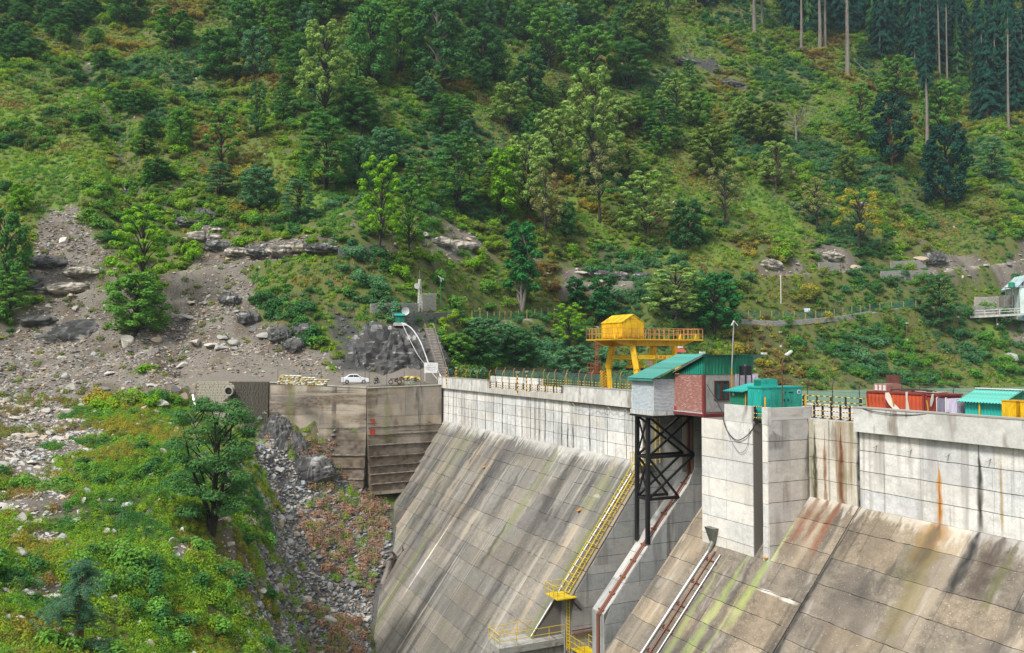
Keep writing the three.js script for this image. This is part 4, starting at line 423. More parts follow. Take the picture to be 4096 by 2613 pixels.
const KINDS = { p: ['broadleaf_tree', 'tall broadleaf tree with pale yellow green clumped crown on the slope', 'pale broadleaf trees'], d: ['round_tree', 'dense dark green tree with a rounded crown on the slope', 'dark rounded trees'], l: ['layered_tree', 'dark green tree with flat tiered sprays of leaves on the slope', 'tiered trees'], b: ['round_tree', 'grey green bushy tree with a low rounded crown', 'grey green trees'], y: ['airy_tree', 'bright yellow green airy tree with a dark forked trunk', 'bright airy trees'], m: ['broadleaf_tree', 'mid green leafy tree with a full crown on the slope', 'mid green trees'], f: ['frond_tree', 'narrow tree with bright green long leaf fronds', 'bright frond trees'], s: ['sparse_tree', 'thin tree with sparse brownish leaves and bare lower trunk', 'sparse autumn trees'], a: ['airy_tree', 'pale green airy tree with open branching crown', 'pale airy trees'], x: ['dead_tree', 'leafless grey dead tree with spreading branches on the slope', 'dead trees'], q: ['sparse_tree', 'sparse tree with yellow autumn leaves above the rubble bank', 'yellow trees'], w: ['yew_tree', 'very dark bushy evergreen with a broad crown on the slope', 'dark evergreens'], g: ['frond_tree', 'narrow dark green tree of long drooping leaf fronds', 'dark frond trees'], e: ['small_tree', 'small bright green feathery tree at the turf edge', 'feathery trees'], o: ['broadleaf_tree', 'olive green broadleaf tree with loose crown on the slope', 'olive trees'] };
// where a plant stands, told by what lies beside it
function place(x, u) { const y = ground(x, u), d = (P) => near(P, x, u)[0]; if (x < 47 && u < wallU(x)) return 'on the near bank'; if (d(torrent) < 11) return 'beside the torrent'; if (d(upperTrail) < 9) return 'along the upper trail'; if (d(rightTrail) < 9) return 'along the far trail'; if (d(lakeTrail) < 10) return 'along the near lake path'; if (d(lakeTrail2) < 10) return 'along the far lake path'; if (d(ravine) < 30) return 'at the ravine'; if (y < 14) return x > 60 ? 'on the lake shore' : 'above the road scree'; if (y > 125) return 'in the wood on top'; if (y > 85) return x < 20 ? 'high above the torrent' : x < 150 ? 'high on the open slope' : 'on the spur of bare rock'; return x < 0 ? 'on the bright turf slope' : x < 70 ? 'between torrent and outcrop' : x < 130 ? 'on the slope behind the crane' : 'on the slope below the forest'; }
const SHORT = { p: 'pale yellow green broadleaf tree', d: 'dense dark green round tree', l: 'dark green tree with tiered sprays', b: 'grey green bushy tree', y: 'bright yellow green airy tree', m: 'mid green full crowned tree', f: 'narrow bright green frond tree', s: 'sparse brownish tree with bare trunk', a: 'pale green airy tree', x: 'leafless grey dead tree', q: 'sparse yellow leaved tree', w: 'very dark bushy evergreen', g: 'narrow dark green frond tree', e: 'small bright feathery tree', o: 'olive green loose crowned tree' };
let spruceCount = 0;
function spruceTag(g) { const k = spruceCount++, l = ['slender', 'broad', 'ragged', 'dense'][k % 4] + ' dark blue green spruce ' + place(g.x, g.u); return [l, l.replace('spruce', 'spruces')]; }
function tagged(key, kind, tone, bark, g, h, w) { const size = h > 17 ? 'tall ' : h < 8 ? 'low ' : '', l = size + SHORT[key] + ' ' + place(g.x, g.u); return tree(KINDS[key][0], kind, tone, bark, g, h, w, l, l.replace('tree', 'trees')); }
for (const [fx, fy, ty, w, kind, tone, bark, key] of TREES) { const g = onGround(fx / Q, fy / Q, fx < 450 ? 122 : 132); tagged(key, kind, tone, bark, g, (fy - ty) / Q * g.m * 1.04, w / Q * g.m * 1.12); }
{ // wood along the top of the slope
  const R = rng(404), pick = [['dome', 'dark', 'd'], ['layered', 'dark', 'l'], ['broad', 'mid', 'm'], ['dome', 'blue', 'b'], ['broad', 'pale', 'p'], ['airy', 'mid', 'm']];
  for (let k = 0; k < 74; k++) { const fx = 560 + (k / 74) * 1010 + R() * 30, fy = 20 + R() * 135 * (0.6 + 0.4 * R()) - (k % 3) * 25, g = onGround(fx / Q, fy / Q), [kd, tn, key] = pick[Math.floor(R() * 6)]; tagged(key, kd, tn, 'dark', g, 11 + R() * 9, 9 + R() * 6); }
  for (let k = 0; k < 16; k++) { const fx = R() * 260, fy = 20 + R() * 130, g = onGround(fx / Q, fy / Q); tagged('d', 'dome', R() < 0.5 ? 'deep' : 'dark', 'dark', g, 6 + R() * 5, 6 + R() * 5); }
  for (let k = 0; k < 46; k++) { const fx = 640 + R() * 1150, fy = 150 + R() * 330, g = onGround(fx / Q, fy / Q), [kd, tn, key] = pick[Math.floor(R() * 6)]; if (cover(g.x, g.u).grass) continue; tagged(key, kd, tn, 'dark', g, 7 + R() * 7, 6 + R() * 5); }
  for (let k = 0; k < 22; k++) { const t = torrent[Math.floor(R() * 8)], x = t[0] + (R() - 0.5) * 13, u = t[1] + (R() - 0.5) * 12; if (near(torrent, x, u)[0] < 2.4) continue; tagged('d', 'dome', R() < 0.5 ? 'dark' : 'mid', 'dark', { x, u, y: ground(x, u) }, 3.5 + R() * 3, 4 + R() * 4); }
  // conifer forest, upper right
  for (let k = 0; k < 165; k++) { const fx = 1860 + R() * 640, fy = -30 + R() * (fx > 2240 ? 330 : fx > 2060 ? 200 : 110), g = onGround(fx / Q, fy / Q); tree('spruce_tree', 'conifer', k % 4 ? 'conifer' : 'deep', 'grey', g, 26 + R() * 16, [7.5, 13, 9.5, 11][spruceCount % 4] + R() * 1.5, ...spruceTag(g)); }
  for (let k = 0; k < 18; k++) { const fx = 1560 + R() * 330, fy = -40 + R() * 70, g = onGround(fx / Q, fy / Q); tree('spruce_tree', 'conifer', 'conifer', 'grey', g, 20 + R() * 12, [7, 12, 9, 10.5][spruceCount % 4] + R() * 1.5, ...spruceTag(g)); }
}
// tall bare trunks standing at the forest edge: their crowns lie above the picture
const SNAGBARK = std([0.2, 0.175, 0.15], 0.95, 0, { map: grime });
const SNAG = (() => { const R = rng(61), l = [limb([new THREE.Vector3(0, -0.5, 0), new THREE.Vector3(0.15, 9, 0.1), new THREE.Vector3(0, 20, 0), new THREE.Vector3(0.1, 34, 0)], 0.62, 0.16, 8)]; for (let k = 0; k < 46; k++) { const h = 3 + R() * 28, t = R() * 6.28, q = 0.5 + R() * 1.0; l.push(limb([new THREE.Vector3(0, h, 0), new THREE.Vector3(Math.cos(t) * q, h - 0.15 + R() * 0.3, Math.sin(t) * q)], 0.06, 0.02, 4)); } for (let k = 0; k < 5; k++) { const t = k * 1.26; l.push(limb([new THREE.Vector3(0, 0.8, 0), new THREE.Vector3(Math.cos(t) * 0.7, 0.1, Math.sin(t) * 0.7), new THREE.Vector3(Math.cos(t) * 1.4, -0.6, Math.sin(t) * 1.4)], 0.25, 0.08, 5)); } return join(l); })();
for (const [fx, fy, top, wd, crown] of [[1775, 78, -120, 1.15, 0], [1793, 66, -150, 0.7, 0], [1884, 112, -100, 0.8, 0], [1928, 118, -100, 1.1, 0], [1940, 112, -120, 0.9, 0], [1993, 182, -140, 1.25, 0], [2210, 185, -100, 0.55, 0], [2228, 198, -100, 0.5, 0], [2180, 345, 60, 0.8, 1], [2372, 300, -60, 0.6, 0]]) {
  const g = onGround(fx / Q, fy / Q), h = (fy - top) / Q * g.m, t = thing('bare_trunk_conifer', crown ? 'conifer with long bare pale trunk and foliage only near its top' : 'tall pale grey bare conifer trunk at the forest edge', 'tree', crown ? null : 'bare trunks at the forest edge', new THREE.Vector3(g.x, g.y, -g.u)); t.rotation.set(0, fx, (fx % 7 - 3) * 0.006); t.scale.set(wd * 1.35, h / 34, wd * 1.35); mesh('trunk', SNAG, SNAGBARK, t);
  const c = mesh('crown', SHAPES.conifer[0].leaves, LEAF.conifer, t); c.scale.set(1.3, 1.9, 1.3); c.position.y = crown ? 17 : 22; }
{ // fallen roots and branches beside the thickest trunk
  for (const [a, b, c, d] of [[1900, 165, 1955, 172], [1925, 190, 1985, 170], [1985, 130, 2055, 190]]) { const p = onGround(a / Q, b / Q), q = onGround(c / Q, d / Q); const m = mesh('fallen_branch', limb([V(p.x, p.y + 0.3, p.u), V((p.x + q.x) / 2, (p.y + q.y) / 2 + 1.6, (p.u + q.u) / 2), V(q.x, q.y + 0.5, q.u)], 0.2, 0.08), BARK.grey); meta(m, 'bleached fallen branch lying by the bare trunks', 'branch', 'fallen branches by the bare trunks'); }
}
// the two trees of the near bank have finer leaves
{
  const fine = (() => { const R = rng(31), v = (x, y, z) => new THREE.Vector3(x, y, z), wood = [], L = []; for (let s = 0; s < 4; s++) { const t = s * 1.7 + 0.4, o = 0.9 + s * 0.25; wood.push(limb([v(0, -0.3, 0), v(Math.cos(t) * 0.3, 1.6, Math.sin(t) * 0.3), v(Math.cos(t) * o, 4.6, Math.sin(t) * o), v(Math.cos(t) * o * 1.5, 8.6 - s * 0.4, Math.sin(t) * o * 1.5)], 0.2, 0.03, 7));
    for (let k = 0; k < 22; k++) { const y = 1.9 + R() * 7.9, f = (y - 1.6) / 8.4, a = t + (R() - 0.5) * 1.7, w = 3.3 * Math.sqrt(Math.max(0.05, 1 - Math.pow((f - 0.38) / 0.68, 2))) * (0.4 + 0.6 * R()), c = v(Math.cos(a) * w, y, Math.sin(a) * w); L.push([c, 0.6 + R() * 0.5]); wood.push(limb([v(Math.cos(t) * o * f, Math.max(1.5, y - 1.3), Math.sin(t) * o * f), v(c.x * 0.7, y - 0.35, c.z * 0.7), c], 0.05, 0.012, 5)); } }
    return { wood: join(wood), leaves: leafCloud(22000, 77, (r) => { const q = clumps(L, r, 0.42, 0.2); q.p.y -= 0.1 * (q.out.x ** 2 + q.out.z ** 2); return { ...q, s: 0.105, c: q.out.y * 0.1 }; }, { aspect: 0.5, up: 1.0, rnd: 0.9 }) }; })();
  const g = onGround(212.5, 533, 60), t = thing('bank_tree', 'slender multi stemmed green tree on the near bank before the masonry wall', 'tree', null, new THREE.Vector3(g.x, g.y - 0.2, -g.u)), h = 139 * g.m; t.scale.set(h / 10 * 0.98, h / 10, h / 10 * 0.98); t.rotation.y = 0.5; mesh('trunk', fine.wood, BARK.dark, t); mesh('crown', fine.leaves, leafMat([0.085, 0.22, 0.06]), t);
  const p = onGround(78, 652, 40), s = thing('broken_fir', 'blue green fir with a snapped reddish trunk in the near weeds', 'tree', null, new THREE.Vector3(p.x, p.y - 0.3, -p.u)), R = rng(9), v = (x, y, z) => new THREE.Vector3(x, y, z), T = []; const k = 100 * p.m / 10;
  for (let i = 0; i < 120; i++) { const t2 = R() * 6.28, y = 3 + R() * 6.4, w = Math.sqrt(1 - (y - 3) / 7.4) * (1.6 + R() * 2.4) * (0.8 + 0.5 * Math.sin(t2 + y)); T.push([y, t2, w]); }
  for (let i = 0; i < 9; i++) T.push([1.6 - R() * 0.6, -0.4 + R() * 1.5, 1.6 + R() * 2.2]);
  s.scale.setScalar(k); mesh('trunk', limb([v(0, -0.5, 0), v(0.1, 3, 0), v(0.2, 6, 0.1), v(0.1, 9, 0)], 0.55, 0.08, 8), BARK.red, s); mesh('branches', T.map(([y, a, w]) => limb([v(0.1, y, 0), v(Math.cos(a) * w * 0.6, y + 0.1, Math.sin(a) * w * 0.6), v(Math.cos(a) * w, y - 0.5, Math.sin(a) * w)], 0.05, 0.015, 5)), BARK.brown, s);
  const L = []; for (const [y, a, w] of T) for (const q of [0.45, 0.75, 1]) L.push([v(Math.cos(a) * w * q, y + 0.15 - q * q * 0.4, Math.sin(a) * w * q), 0.28 + R() * 0.34]);
  mesh('needles', leafCloud(34000, 91, (r) => { const q = clumps(L, r, 0.55, 0.1); return { ...q, s: 0.085 }; }, { aspect: 0.34, up: 0.8, rnd: 1.1 }), leafMat([0.1, 0.24, 0.13]), s);
}
// ---------- abutment walls ----------
function alongWall(x0, u0, x1, u1) { const A = V(x1 - x0, 0, u1 - u0).normalize(), N = DN.clone().cross(A); return { A, N, L: Math.hypot(x1 - x0, u1 - u0) }; }
function liftWall(name, label, x0, u0, y0, x1, u1, y1, H, n, map, seed, joints) { // cast lifts with a rough stepped foot
  const w = alongWall(x0, u0, x1, u1), g = thing(name, label, 'wall'), top = Math.max(y0, y1), O = V(x0, top, u0), P = [V(x0, y0, u0), V(x1, y1, u1), V(x1, top - H, u1), V(x0, top - H, u0)];
  const lipMat = conc(map), core = mesh('core', prism(P, w.N.clone().multiplyScalar(-1.6)), backConc, g), R = rng(seed), rows = even(n, H, R, 0.35);
  for (let i = 0; i < n; i++) castPanels(core, 'lift', O.clone().addScaledVector(DN, rows[i] + (i ? 0 : Math.abs(y1 - y0) * 0.5)), w.A, DN, w.N, w.L, rows[i + 1] - rows[i] - (i ? 0 : Math.abs(y1 - y0) * 0.5), [0, rows[i + 1] - rows[i] - (i ? 0 : Math.abs(y1 - y0) * 0.5)], gridCols(w.L, joints), tones(map), seed + i, { gap: 0.05, wob: 0, th: 0.07 + Math.max(0, i - n * 0.42) * 0.3 + (R() - 0.5) * 0.07, ul: 16, uh: 15, ub: rows[i], k: 8 });
  for (let i = Math.floor(n * (x0 > 30 ? 0.45 : 0.7)); i < n; i++) { const th = 0.1 + Math.max(0, i - n * 0.42) * 0.3, P2 = [], y = top - rows[i]; for (let k = 0; k <= 24; k++) P2.push(V(lerp(x0, x1, k / 24), y + 0.01 + (vn(k * 1.3, i * 3 + seed) - 0.3) * 0.14, lerp(u0, u1, k / 24))); mesh('ledge_lip', prism([V(x0, y - 0.06, u0), ...P2, V(x1, y - 0.06, u1)], w.N.clone().multiplyScalar(0.16)).translate(w.N.x * th, 0, w.N.z * th), lipMat, core); }
  mesh('coping', box(0, 0, 0, 0, 0, 0).copy(prism([V(x0, y0, u0), V(x1, y1, u1), V(x1, y1 + 0.12, u1), V(x0, y0 + 0.12, u0)], w.N.clone().multiplyScalar(-0.7)).translate(w.N.x * 0.12, 0, w.N.z * 0.12)), conc(mapPara, [0.85, 0.82, 0.76]), g); return { ...w, g, core }; }
const wallA = liftWall('retaining_wall', 'brown stained concrete retaining wall joining the end of the dam', 32.6, 117.4, -0.45, 44.5, 118.5, -0.22, 15.5, 11, mapOld(61, 1.02), 501, 2);
const wallB = liftWall('retaining_wall', 'grey brown concrete retaining wall under the parked white car', 19.9, 124.6, 0.35, 32.5, 117.5, -0.42, 15, 10, mapOld(67, 1.12), 541, 2);
{ // red letters painted at the joint of the two walls
  const red = std([0.45, 0.04, 0.03], 0.8), O = V(32.6, 0, 117.4), at = (a, b, w, h) => { const g = new THREE.BoxGeometry(w, h, 0.03); g.rotateY(Math.atan2(wallA.N.x, wallA.N.z)); return g.translate(O.x + wallA.A.x * a + wallA.N.x * 0.16, b, O.z + wallA.A.z * a + wallA.N.z * 0.16); };
  for (const [n, list] of [['painted_mark', [[0.7, -5.0, 0.75, 0.16], [1.02, -5.55, 0.14, 1.1], [0.7, -6.1, 0.75, 0.16], [0.75, -5.5, 0.5, 0.12]]], ['painted_mark', [[0.75, -6.85, 0.75, 0.8]]], ['painted_mark', [[0.6, -7.8, 0.32, 0.95]]]]) mesh(n, list.map((q) => at(...q)), red, wallA.g);
  mesh('drain_patch', at(7.2, -8.4, 0.35, 1.5), std([0.5, 0.47, 0.42], 0.9), wallA.g);
}
{ // dressed stone wall with a drain pipe
  const x0 = 10.4, u0 = 130.2, x1 = 19.8, u1 = 124.7, w = alongWall(x0, u0, x1, u1), g = thing('masonry_wall', 'dark wet masonry wall of squared stone courses with a round drain pipe', 'wall'), R = rng(71), out = [[], []];
  mesh('core', prism([V(x0, 0.5, u0), V(x1, 0.4, u1), V(x1, -9, u1), V(x0, -9, u0)], w.N.clone().multiplyScalar(-1.2)), std([0.12, 0.11, 0.095], 0.9), g);
  for (let y = 0.5, i = 0; y > -8.6; y -= 0.23, i++) for (let a = (i % 2) * 0.2; a < w.L - 0.1;) { const l = Math.min(0.32 + R() * 0.36, w.L - a), s = new THREE.BoxGeometry(l - 0.05, 0.185, 0.3); s.rotateY(Math.atan2(w.N.x, w.N.z)); const o = 0.02 + R() * 0.06 + Math.max(0, -y - 5) * 0.02; s.translate(x0 + w.A.x * (a + l / 2) + w.N.x * o, y - 0.1, -u0 + w.A.z * (a + l / 2) + w.N.z * o); out[a > w.L * 0.44 + (vn(i * 0.4, 2) - 0.5) * 2 ? 1 : 0].push(s); a += l; }
  const m1 = mesh('dry_stones', out[0], std([0.44, 0.41, 0.33], 0.9, 0, { map: stoneMap }), g), m2 = mesh('wet_stones', out[1], std([0.1, 0.088, 0.07], 0.45, 0, { map: stoneMap }), g); m1.userData.kind = m2.userData.kind = 'stuff';
  const c = new THREE.TorusGeometry(0.62, 0.13, 8, 20); c.rotateY(Math.atan2(w.N.x, w.N.z)); const p = V(x0, -0.9, u0).addScaledVector(w.A, 5.2).addScaledVector(w.N, 1.0); mesh('pipe_collar', c.translate(p.x, p.y, p.z), std([0.3, 0.28, 0.24], 0.9), g);
  const d = new THREE.CylinderGeometry(0.6, 0.6, 1.1, 20, 1, true).rotateX(Math.PI / 2); d.rotateY(Math.atan2(w.N.x, w.N.z)); mesh('drain_pipe', d.translate(p.x - w.N.x * 0.5, p.y, p.z - w.N.z * 0.5), std([0.22, 0.2, 0.17], 0.9, 0, { side: THREE.DoubleSide, map: grime }), g);
}
// falling water: thin broken ribbons
const foam = new THREE.MeshPhysicalMaterial({ color: lin(0.75, 0.78, 0.8), roughness: 0.25, transmission: 0.35, thickness: 0 });
function ribbon(pts, w, seed, gaps = false) { const R = rng(seed), pos = [], idx = []; pts.forEach((p, i) => { const q = w * (0.5 + R()); pos.push(p.x - RT.x * q, p.y, p.z - RT.z * q, p.x + RT.x * q, p.y + 0.02, p.z + RT.z * q); if (i && !(gaps && vn(i * 0.8, seed) < 0.48)) { const k = i * 2; idx.push(k - 2, k, k - 1, k - 1, k, k + 1); } }); const g = new THREE.BufferGeometry(); g.setAttribute('position', new THREE.Float32BufferAttribute(pos, 3)); g.setIndex(idx); g.computeVertexNormals(); return g; }
function stream(list, w, seed, lift = 0.3) { const pts = []; for (let k = 0; k < list.length - 1; k++) for (let q = 0; q < 8; q++) { const x = lerp(list[k][0], list[k + 1][0], q / 8), u = lerp(list[k][1], list[k + 1][1], q / 8); pts.push(V(x + (vn(k * 3 + q * 0.7, seed) - 0.5) * 1.2, ground(x, u) + lift, u)); } return ribbon(pts, w, seed, true); }
structure('mountain_stream', [stream(torrent.slice(2, 4), 0.13, 3), stream(torrent.slice(5, 7), 0.14, 5)], foam, 'narrow white mountain stream falling down its dark bed');
structure('ravine_stream', [stream(ravine.slice(0, 4), 0.12, 9, 0.2)], foam, 'thin stream in the ravine below the spruces');
{ const P = (a, y) => V(10.4, y, 130.2).addScaledVector(wallB.A, 0).add(V(9.4 * a, 0, -5.5 * a)).add(new THREE.Vector3(0.15, 0, 0.25)), l = []; for (let k = 0; k <= 12; k++) l.push(P(0.74 + (vn(k, 3) - 0.5) * 0.03, 0.3 - k * 0.62)); structure('wall_trickle', [ribbon(l, 0.09, 4)], foam, 'thin trickle of water running down the masonry wall');
  const b = []; for (let k = 0; k <= 10; k++) { const t = k / 10; b.push(V(9.6 + t * 0.5, -1.4 - t * 3 - t * t, 128.6 - t * 2.2)); } structure('small_waterfall', [ribbon(b, 0.14, 6)], foam, 'small waterfall between boulders beside the masonry wall'); }
// ---------- rock outcrop behind the road, bedrock below the walls ----------
function crag(c, r, seed, o = {}) { const g0 = new THREE.IcosahedronGeometry(1, o.d ?? 20), p = g0.attributes.position, q = new THREE.Vector3(); for (let i = 0; i < p.count; i++) { q.fromBufferAttribute(p, i); const a = Math.atan2(q.z, q.x), y0 = q.y * r.y + a * 1.1, y = Math.floor(y0 * 1.3) / 1.3 + sstep(0.55, 1, (y0 * 1.3) % 1 + (y0 < 0 ? 1 : 0)) / 1.3, st = (fbm(a * 3 + y * 0.35 + seed, y * 2.4, 3) - 0.5) * (o.st ?? 0.2) + (fbm(a * 7 + seed, y * 0.25, 3) - 0.5) * (o.rib ?? 0.42) + (vn(q.x * 3 + seed, q.y * 3 + q.z * 3) - 0.5) * 0.25; q.multiplyScalar(1 + st); p.setXYZ(i, c.x + q.x * r.x, c.y + q.y * r.y, c.z + q.z * r.z); } g0.computeVertexNormals(); const k = g0.attributes.position, uv = g0.attributes.uv; for (let i = 0; i < k.count; i++) uv.setXY(i, (k.getX(i) + k.getZ(i)) * 0.08, k.getY(i) * 0.08); return g0; }
const cragMap = paint(512, 512, (s, t, o) => { const n = fbm(s * 6 + t * 4, t * 34, 4), m = fbm(s * 12, t * 3 + 9, 3), w = sstep(0.55, 0.72, n) * 0.6; let v = 0.03 + 0.08 * fbm(s * 20, t * 20, 3); v = lerp(v, 0.34, w * 1.6 * sstep(0.4, 0.52, m)); o[0] = v * 1.03; o[1] = v; o[2] = v * 0.94; });
const cragMat = std([1, 1, 1], 0.8, 0, { map: cragMap });
{ const c = atDepth(393, 374, 146); structure('rock_outcrop', crag(new THREE.Vector3(c.x, -1, c.z), new THREE.Vector3(10.5, 10.2, 7.5), 3), cragMat, 'dark wet layered rock outcrop behind the parking area');
  const d = atDepth(352, 376, 143); structure('rock_outcrop', crag(new THREE.Vector3(d.x, -2, d.z), new THREE.Vector3(5, 7, 5), 8, { d: 14 }), cragMat, 'lower shoulder of the dark rock outcrop beside the white car');
  const bed = (px, py, D, r, s, l) => { const e = atDepth(px, py, D); structure('bedrock', crag(e, new THREE.Vector3(...r), s, { st: 0.22, d: 14 }), cragMat, l); };
  bed(276, 442, 119.5, [2.4, 3.6, 1.8], 12, 'black layered bedrock step under the masonry wall'); bed(290, 456, 117, [2.6, 3.2, 2.0], 14, 'sloping bedrock ledge under the retaining wall'); bed(312, 474, 115.5, [3.2, 2.4, 2.2], 15, 'lower bedrock ledge above the gully stones'); bed(97, 340, 146, [8, 3.2, 3], 16, 'dark bedrock lip under the scree');
  const tan = std([1, 1, 1], 0.9, 0, { map: paint(256, 256, (s, t, o) => { const n = fbm(s * 5 + t * 3, t * 26, 4), v = 0.12 + 0.36 * sstep(0.35, 0.7, n) * (0.6 + 0.6 * fbm(s * 16, t * 16, 3)); o[0] = v * 1.08; o[1] = v * 0.97; o[2] = v * 0.8; }) }), greyr = std([1, 1, 1], 0.9, 0, { map: cragMap });
  const ledge = (px, py, w, h, mt, s, l) => { const e = onGround(px, py, 126); structure('rock_ledge', crag(new THREE.Vector3(e.x, e.y - h * e.m * 0.1, -e.u), new THREE.Vector3(w * e.m * 0.55, h * e.m * 0.6, 2.2), s, { st: 0.3, d: 10, rib: 0.5 }), mt, l); };
  [[205, 238, 34, 12], [222, 246, 30, 10], [212, 230, 26, 9], [238, 252, 26, 9], [262, 252, 30, 10], [285, 250, 34, 12], [300, 246, 26, 10], [322, 248, 30, 9], [440, 242, 26, 9], [462, 246, 30, 10], [48, 262, 34, 12], [84, 272, 30, 9], [70, 288, 40, 10], [28, 282, 26, 12], [40, 320, 34, 9], [230, 300, 20, 14], [248, 318, 22, 14], [280, 335, 24, 16], [295, 345, 22, 14], [305, 330, 26, 12], [600, 274, 22, 8], [618, 276, 26, 8], [640, 276, 20, 7], [770, 264, 22, 9], [832, 256, 20, 9], [935, 258, 26, 12], [122, 236, 20, 9], [190, 222, 24, 10], [205, 215, 18, 12], [690, 62, 34, 6], [735, 84, 30, 6], [785, 172, 24, 6], [860, 205, 20, 6]].forEach(([a, b, w, h], i) => ledge(a, b, w, h, i % 3 === 1 ? cragMat : i < 14 || i > 22 && i < 26 ? tan : greyr, 20 + i, 'layered broken rock ledge showing through the slope'));
}
for (const [a, b, w, h, m, l, from] of [[65, 240, 12, 9, 'white', 'big white block resting on the grey landslide', 128], [126, 341, 15, 17, 'white', 'tall white boulder under the undercut bank', 122], [117, 325, 16, 10, 'tan', 'tan rock slab leaning on the undercut bank', 122], [40, 288, 26, 7, 'slate', 'bluish slate slab in the landslide', 126], [190, 302, 12, 9, 'pale', 'pale block at the head of the debris channel', 122], [205, 302, 14, 6, 'grey', 'flat grey slab in the debris channel', 122], [188, 316, 16, 9, 'grey', 'grey boulder in the middle of the debris channel', 122], [196, 341, 20, 12, 'pale', 'wide pale boulder at the foot of the debris channel', 122], [212, 344, 18, 10, 'pale', 'pale slab at the foot of the debris channel', 122], [182, 364, 13, 10, 'pale', 'rounded pale boulder above the masonry wall', 122], [232, 343, 12, 10, 'grey', 'leaning grey slab right of the debris channel', 122], [110, 372, 12, 8, 'pale', 'pale block on the smooth scree fan', 118], [103, 388, 12, 8, 'slate', 'dark slab at the lip of the near bank', 100], [162, 402, 18, 14, 'pale', 'big pale pointed boulder on the near bank', 100], [68, 410, 14, 12, 'pale', 'pale slab standing in the near rubble', 90], [93, 402, 18, 8, 'grey', 'flat grey slab on the near bank rubble', 90], [226, 519, 15, 15, 'pale', 'white faced boulder beside the foot of the bank tree', 62], [20, 519, 16, 11, 'pale', 'pale boulder half sunk in weeds on the near bank', 50], [20, 552, 18, 13, 'grey', 'mossy grey boulder in the weeds of the near bank', 48], [75, 519, 14, 8, 'pale', 'small pale slab among yellow weeds', 50], [48, 575, 11, 12, 'pale', 'upright pale stone among the weeds', 45], [130, 563, 14, 8, 'slate', 'dark slab among bright weeds', 50], [1010, 357, 13, 12, 'grey', 'big grey boulder above the far lake shore', 150], [857, 268, 12, 8, 'tan', 'tan block at the far trail', 150], [922, 258, 16, 14, 'tan', 'large tan block on the slide above the far trail', 150], [332, 620, 14, 20, 'grey', 'long grey slab standing in the gully', 70], [302, 600, 22, 12, 'grey', 'long grey boulder in the gully', 70], [243, 607, 14, 10, 'pale', 'pale boulder at the edge of the gully', 60], [305, 640, 14, 14, 'slate', 'dark block low in the gully', 70], [350, 580, 16, 7, 'slate', 'flat dark slab by the driftwood', 70], [278, 468, 12, 8, 'grey', 'grey boulder below the bedrock step', 80], [545, 273, 10, 6, 'pale', 'pale slab in the stones below the trail', 150], [580, 272, 14, 7, 'pale', 'wide pale stone in the stones below the trail', 150], [600, 281, 14, 6, 'tan', 'flat tan stone at the trail edge', 150], [175, 390, 14, 10, 'dark', 'wet black boulder beside the small waterfall', 110], [183, 398, 12, 14, 'tan', 'rounded tan boulder beside the small waterfall', 110]]) {
  const g = onGround(a, b + h * 0.3, from), m2 = mesh('boulder', STONES[(a * 7 + b) % 4 | 0], ROCKM[m]); m2.scale.set(w * g.m * 0.55, h * g.m * 0.72, w * g.m * 0.45); m2.position.set(g.x, g.y + h * g.m * 0.22, -g.u); m2.rotation.set(0.2, a + YAW, (b % 5 - 2) * 0.13); meta(m2, l, 'boulder'); }
{ const g = onGround(388, 577, 70), t = thing('driftwood_stump', 'bleached grey driftwood stump lodged against the dam face', 'stump', null, new THREE.Vector3(g.x, g.y, -g.u)), v = (x, y, z) => new THREE.Vector3(x, y, z); t.scale.setScalar(1.25); mesh('log', limb([v(-0.6, -0.6, 0.4), v(0, 0.8, 0.2), v(0.3, 1.8, 0), v(1.1, 2.0, -0.2)], 0.4, 0.3, 9), BARK.grey, t); for (const q of [[v(0.8, 2, 0), v(0.2, 2.7, 0.4), v(-0.7, 2.6, 0.6)], [v(0.9, 1.9, 0), v(1.5, 2.6, 0.2), v(1.4, 3.1, 0.5)], [v(0.9, 1.8, 0), v(1.7, 1.5, 0.3), v(1.9, 0.9, 0.4)], [v(0.6, 2, 0.1), v(-0.2, 2, 0.7), v(-0.8, 1.5, 0.8)]]) mesh('root', limb(q, 0.18, 0.05), BARK.grey, t); }
// ---------- gantry crane ----------
const YEL = painted([0.78, 0.47, 0.005], 0.45), DYEL = painted([0.6, 0.33, 0.005], 0.5), RED = painted([0.42, 0.06, 0.04], 0.6), PINK = painted([0.62, 0.27, 0.1], 0.6), BLK2 = painted([0.02, 0.02, 0.022], 0.5), STEEL = painted([0.5, 0.5, 0.5], 0.4, 0.5), WHITE = painted([0.72, 0.72, 0.7], 0.6);
const stripes = (n, w = [0.75, 0.45, 0.01], b = [0.02, 0.02, 0.02], lean = 1) => paint(64, 256, (s, t, o) => { const f = (t * n + Math.abs(s - 0.5) * 2 * lean) % 1; const c = f < 0.5 ? w : b; o[0] = c[0]; o[1] = c[1]; o[2] = c[2]; });
const chevron = std([1, 1, 1], 0.6, 0, { map: stripes(7) }), banded = (n) => std([1, 1, 1], 0.6, 0, { map: stripes(n, [0.75, 0.45, 0.01], [0.02, 0.02, 0.02], 0) });
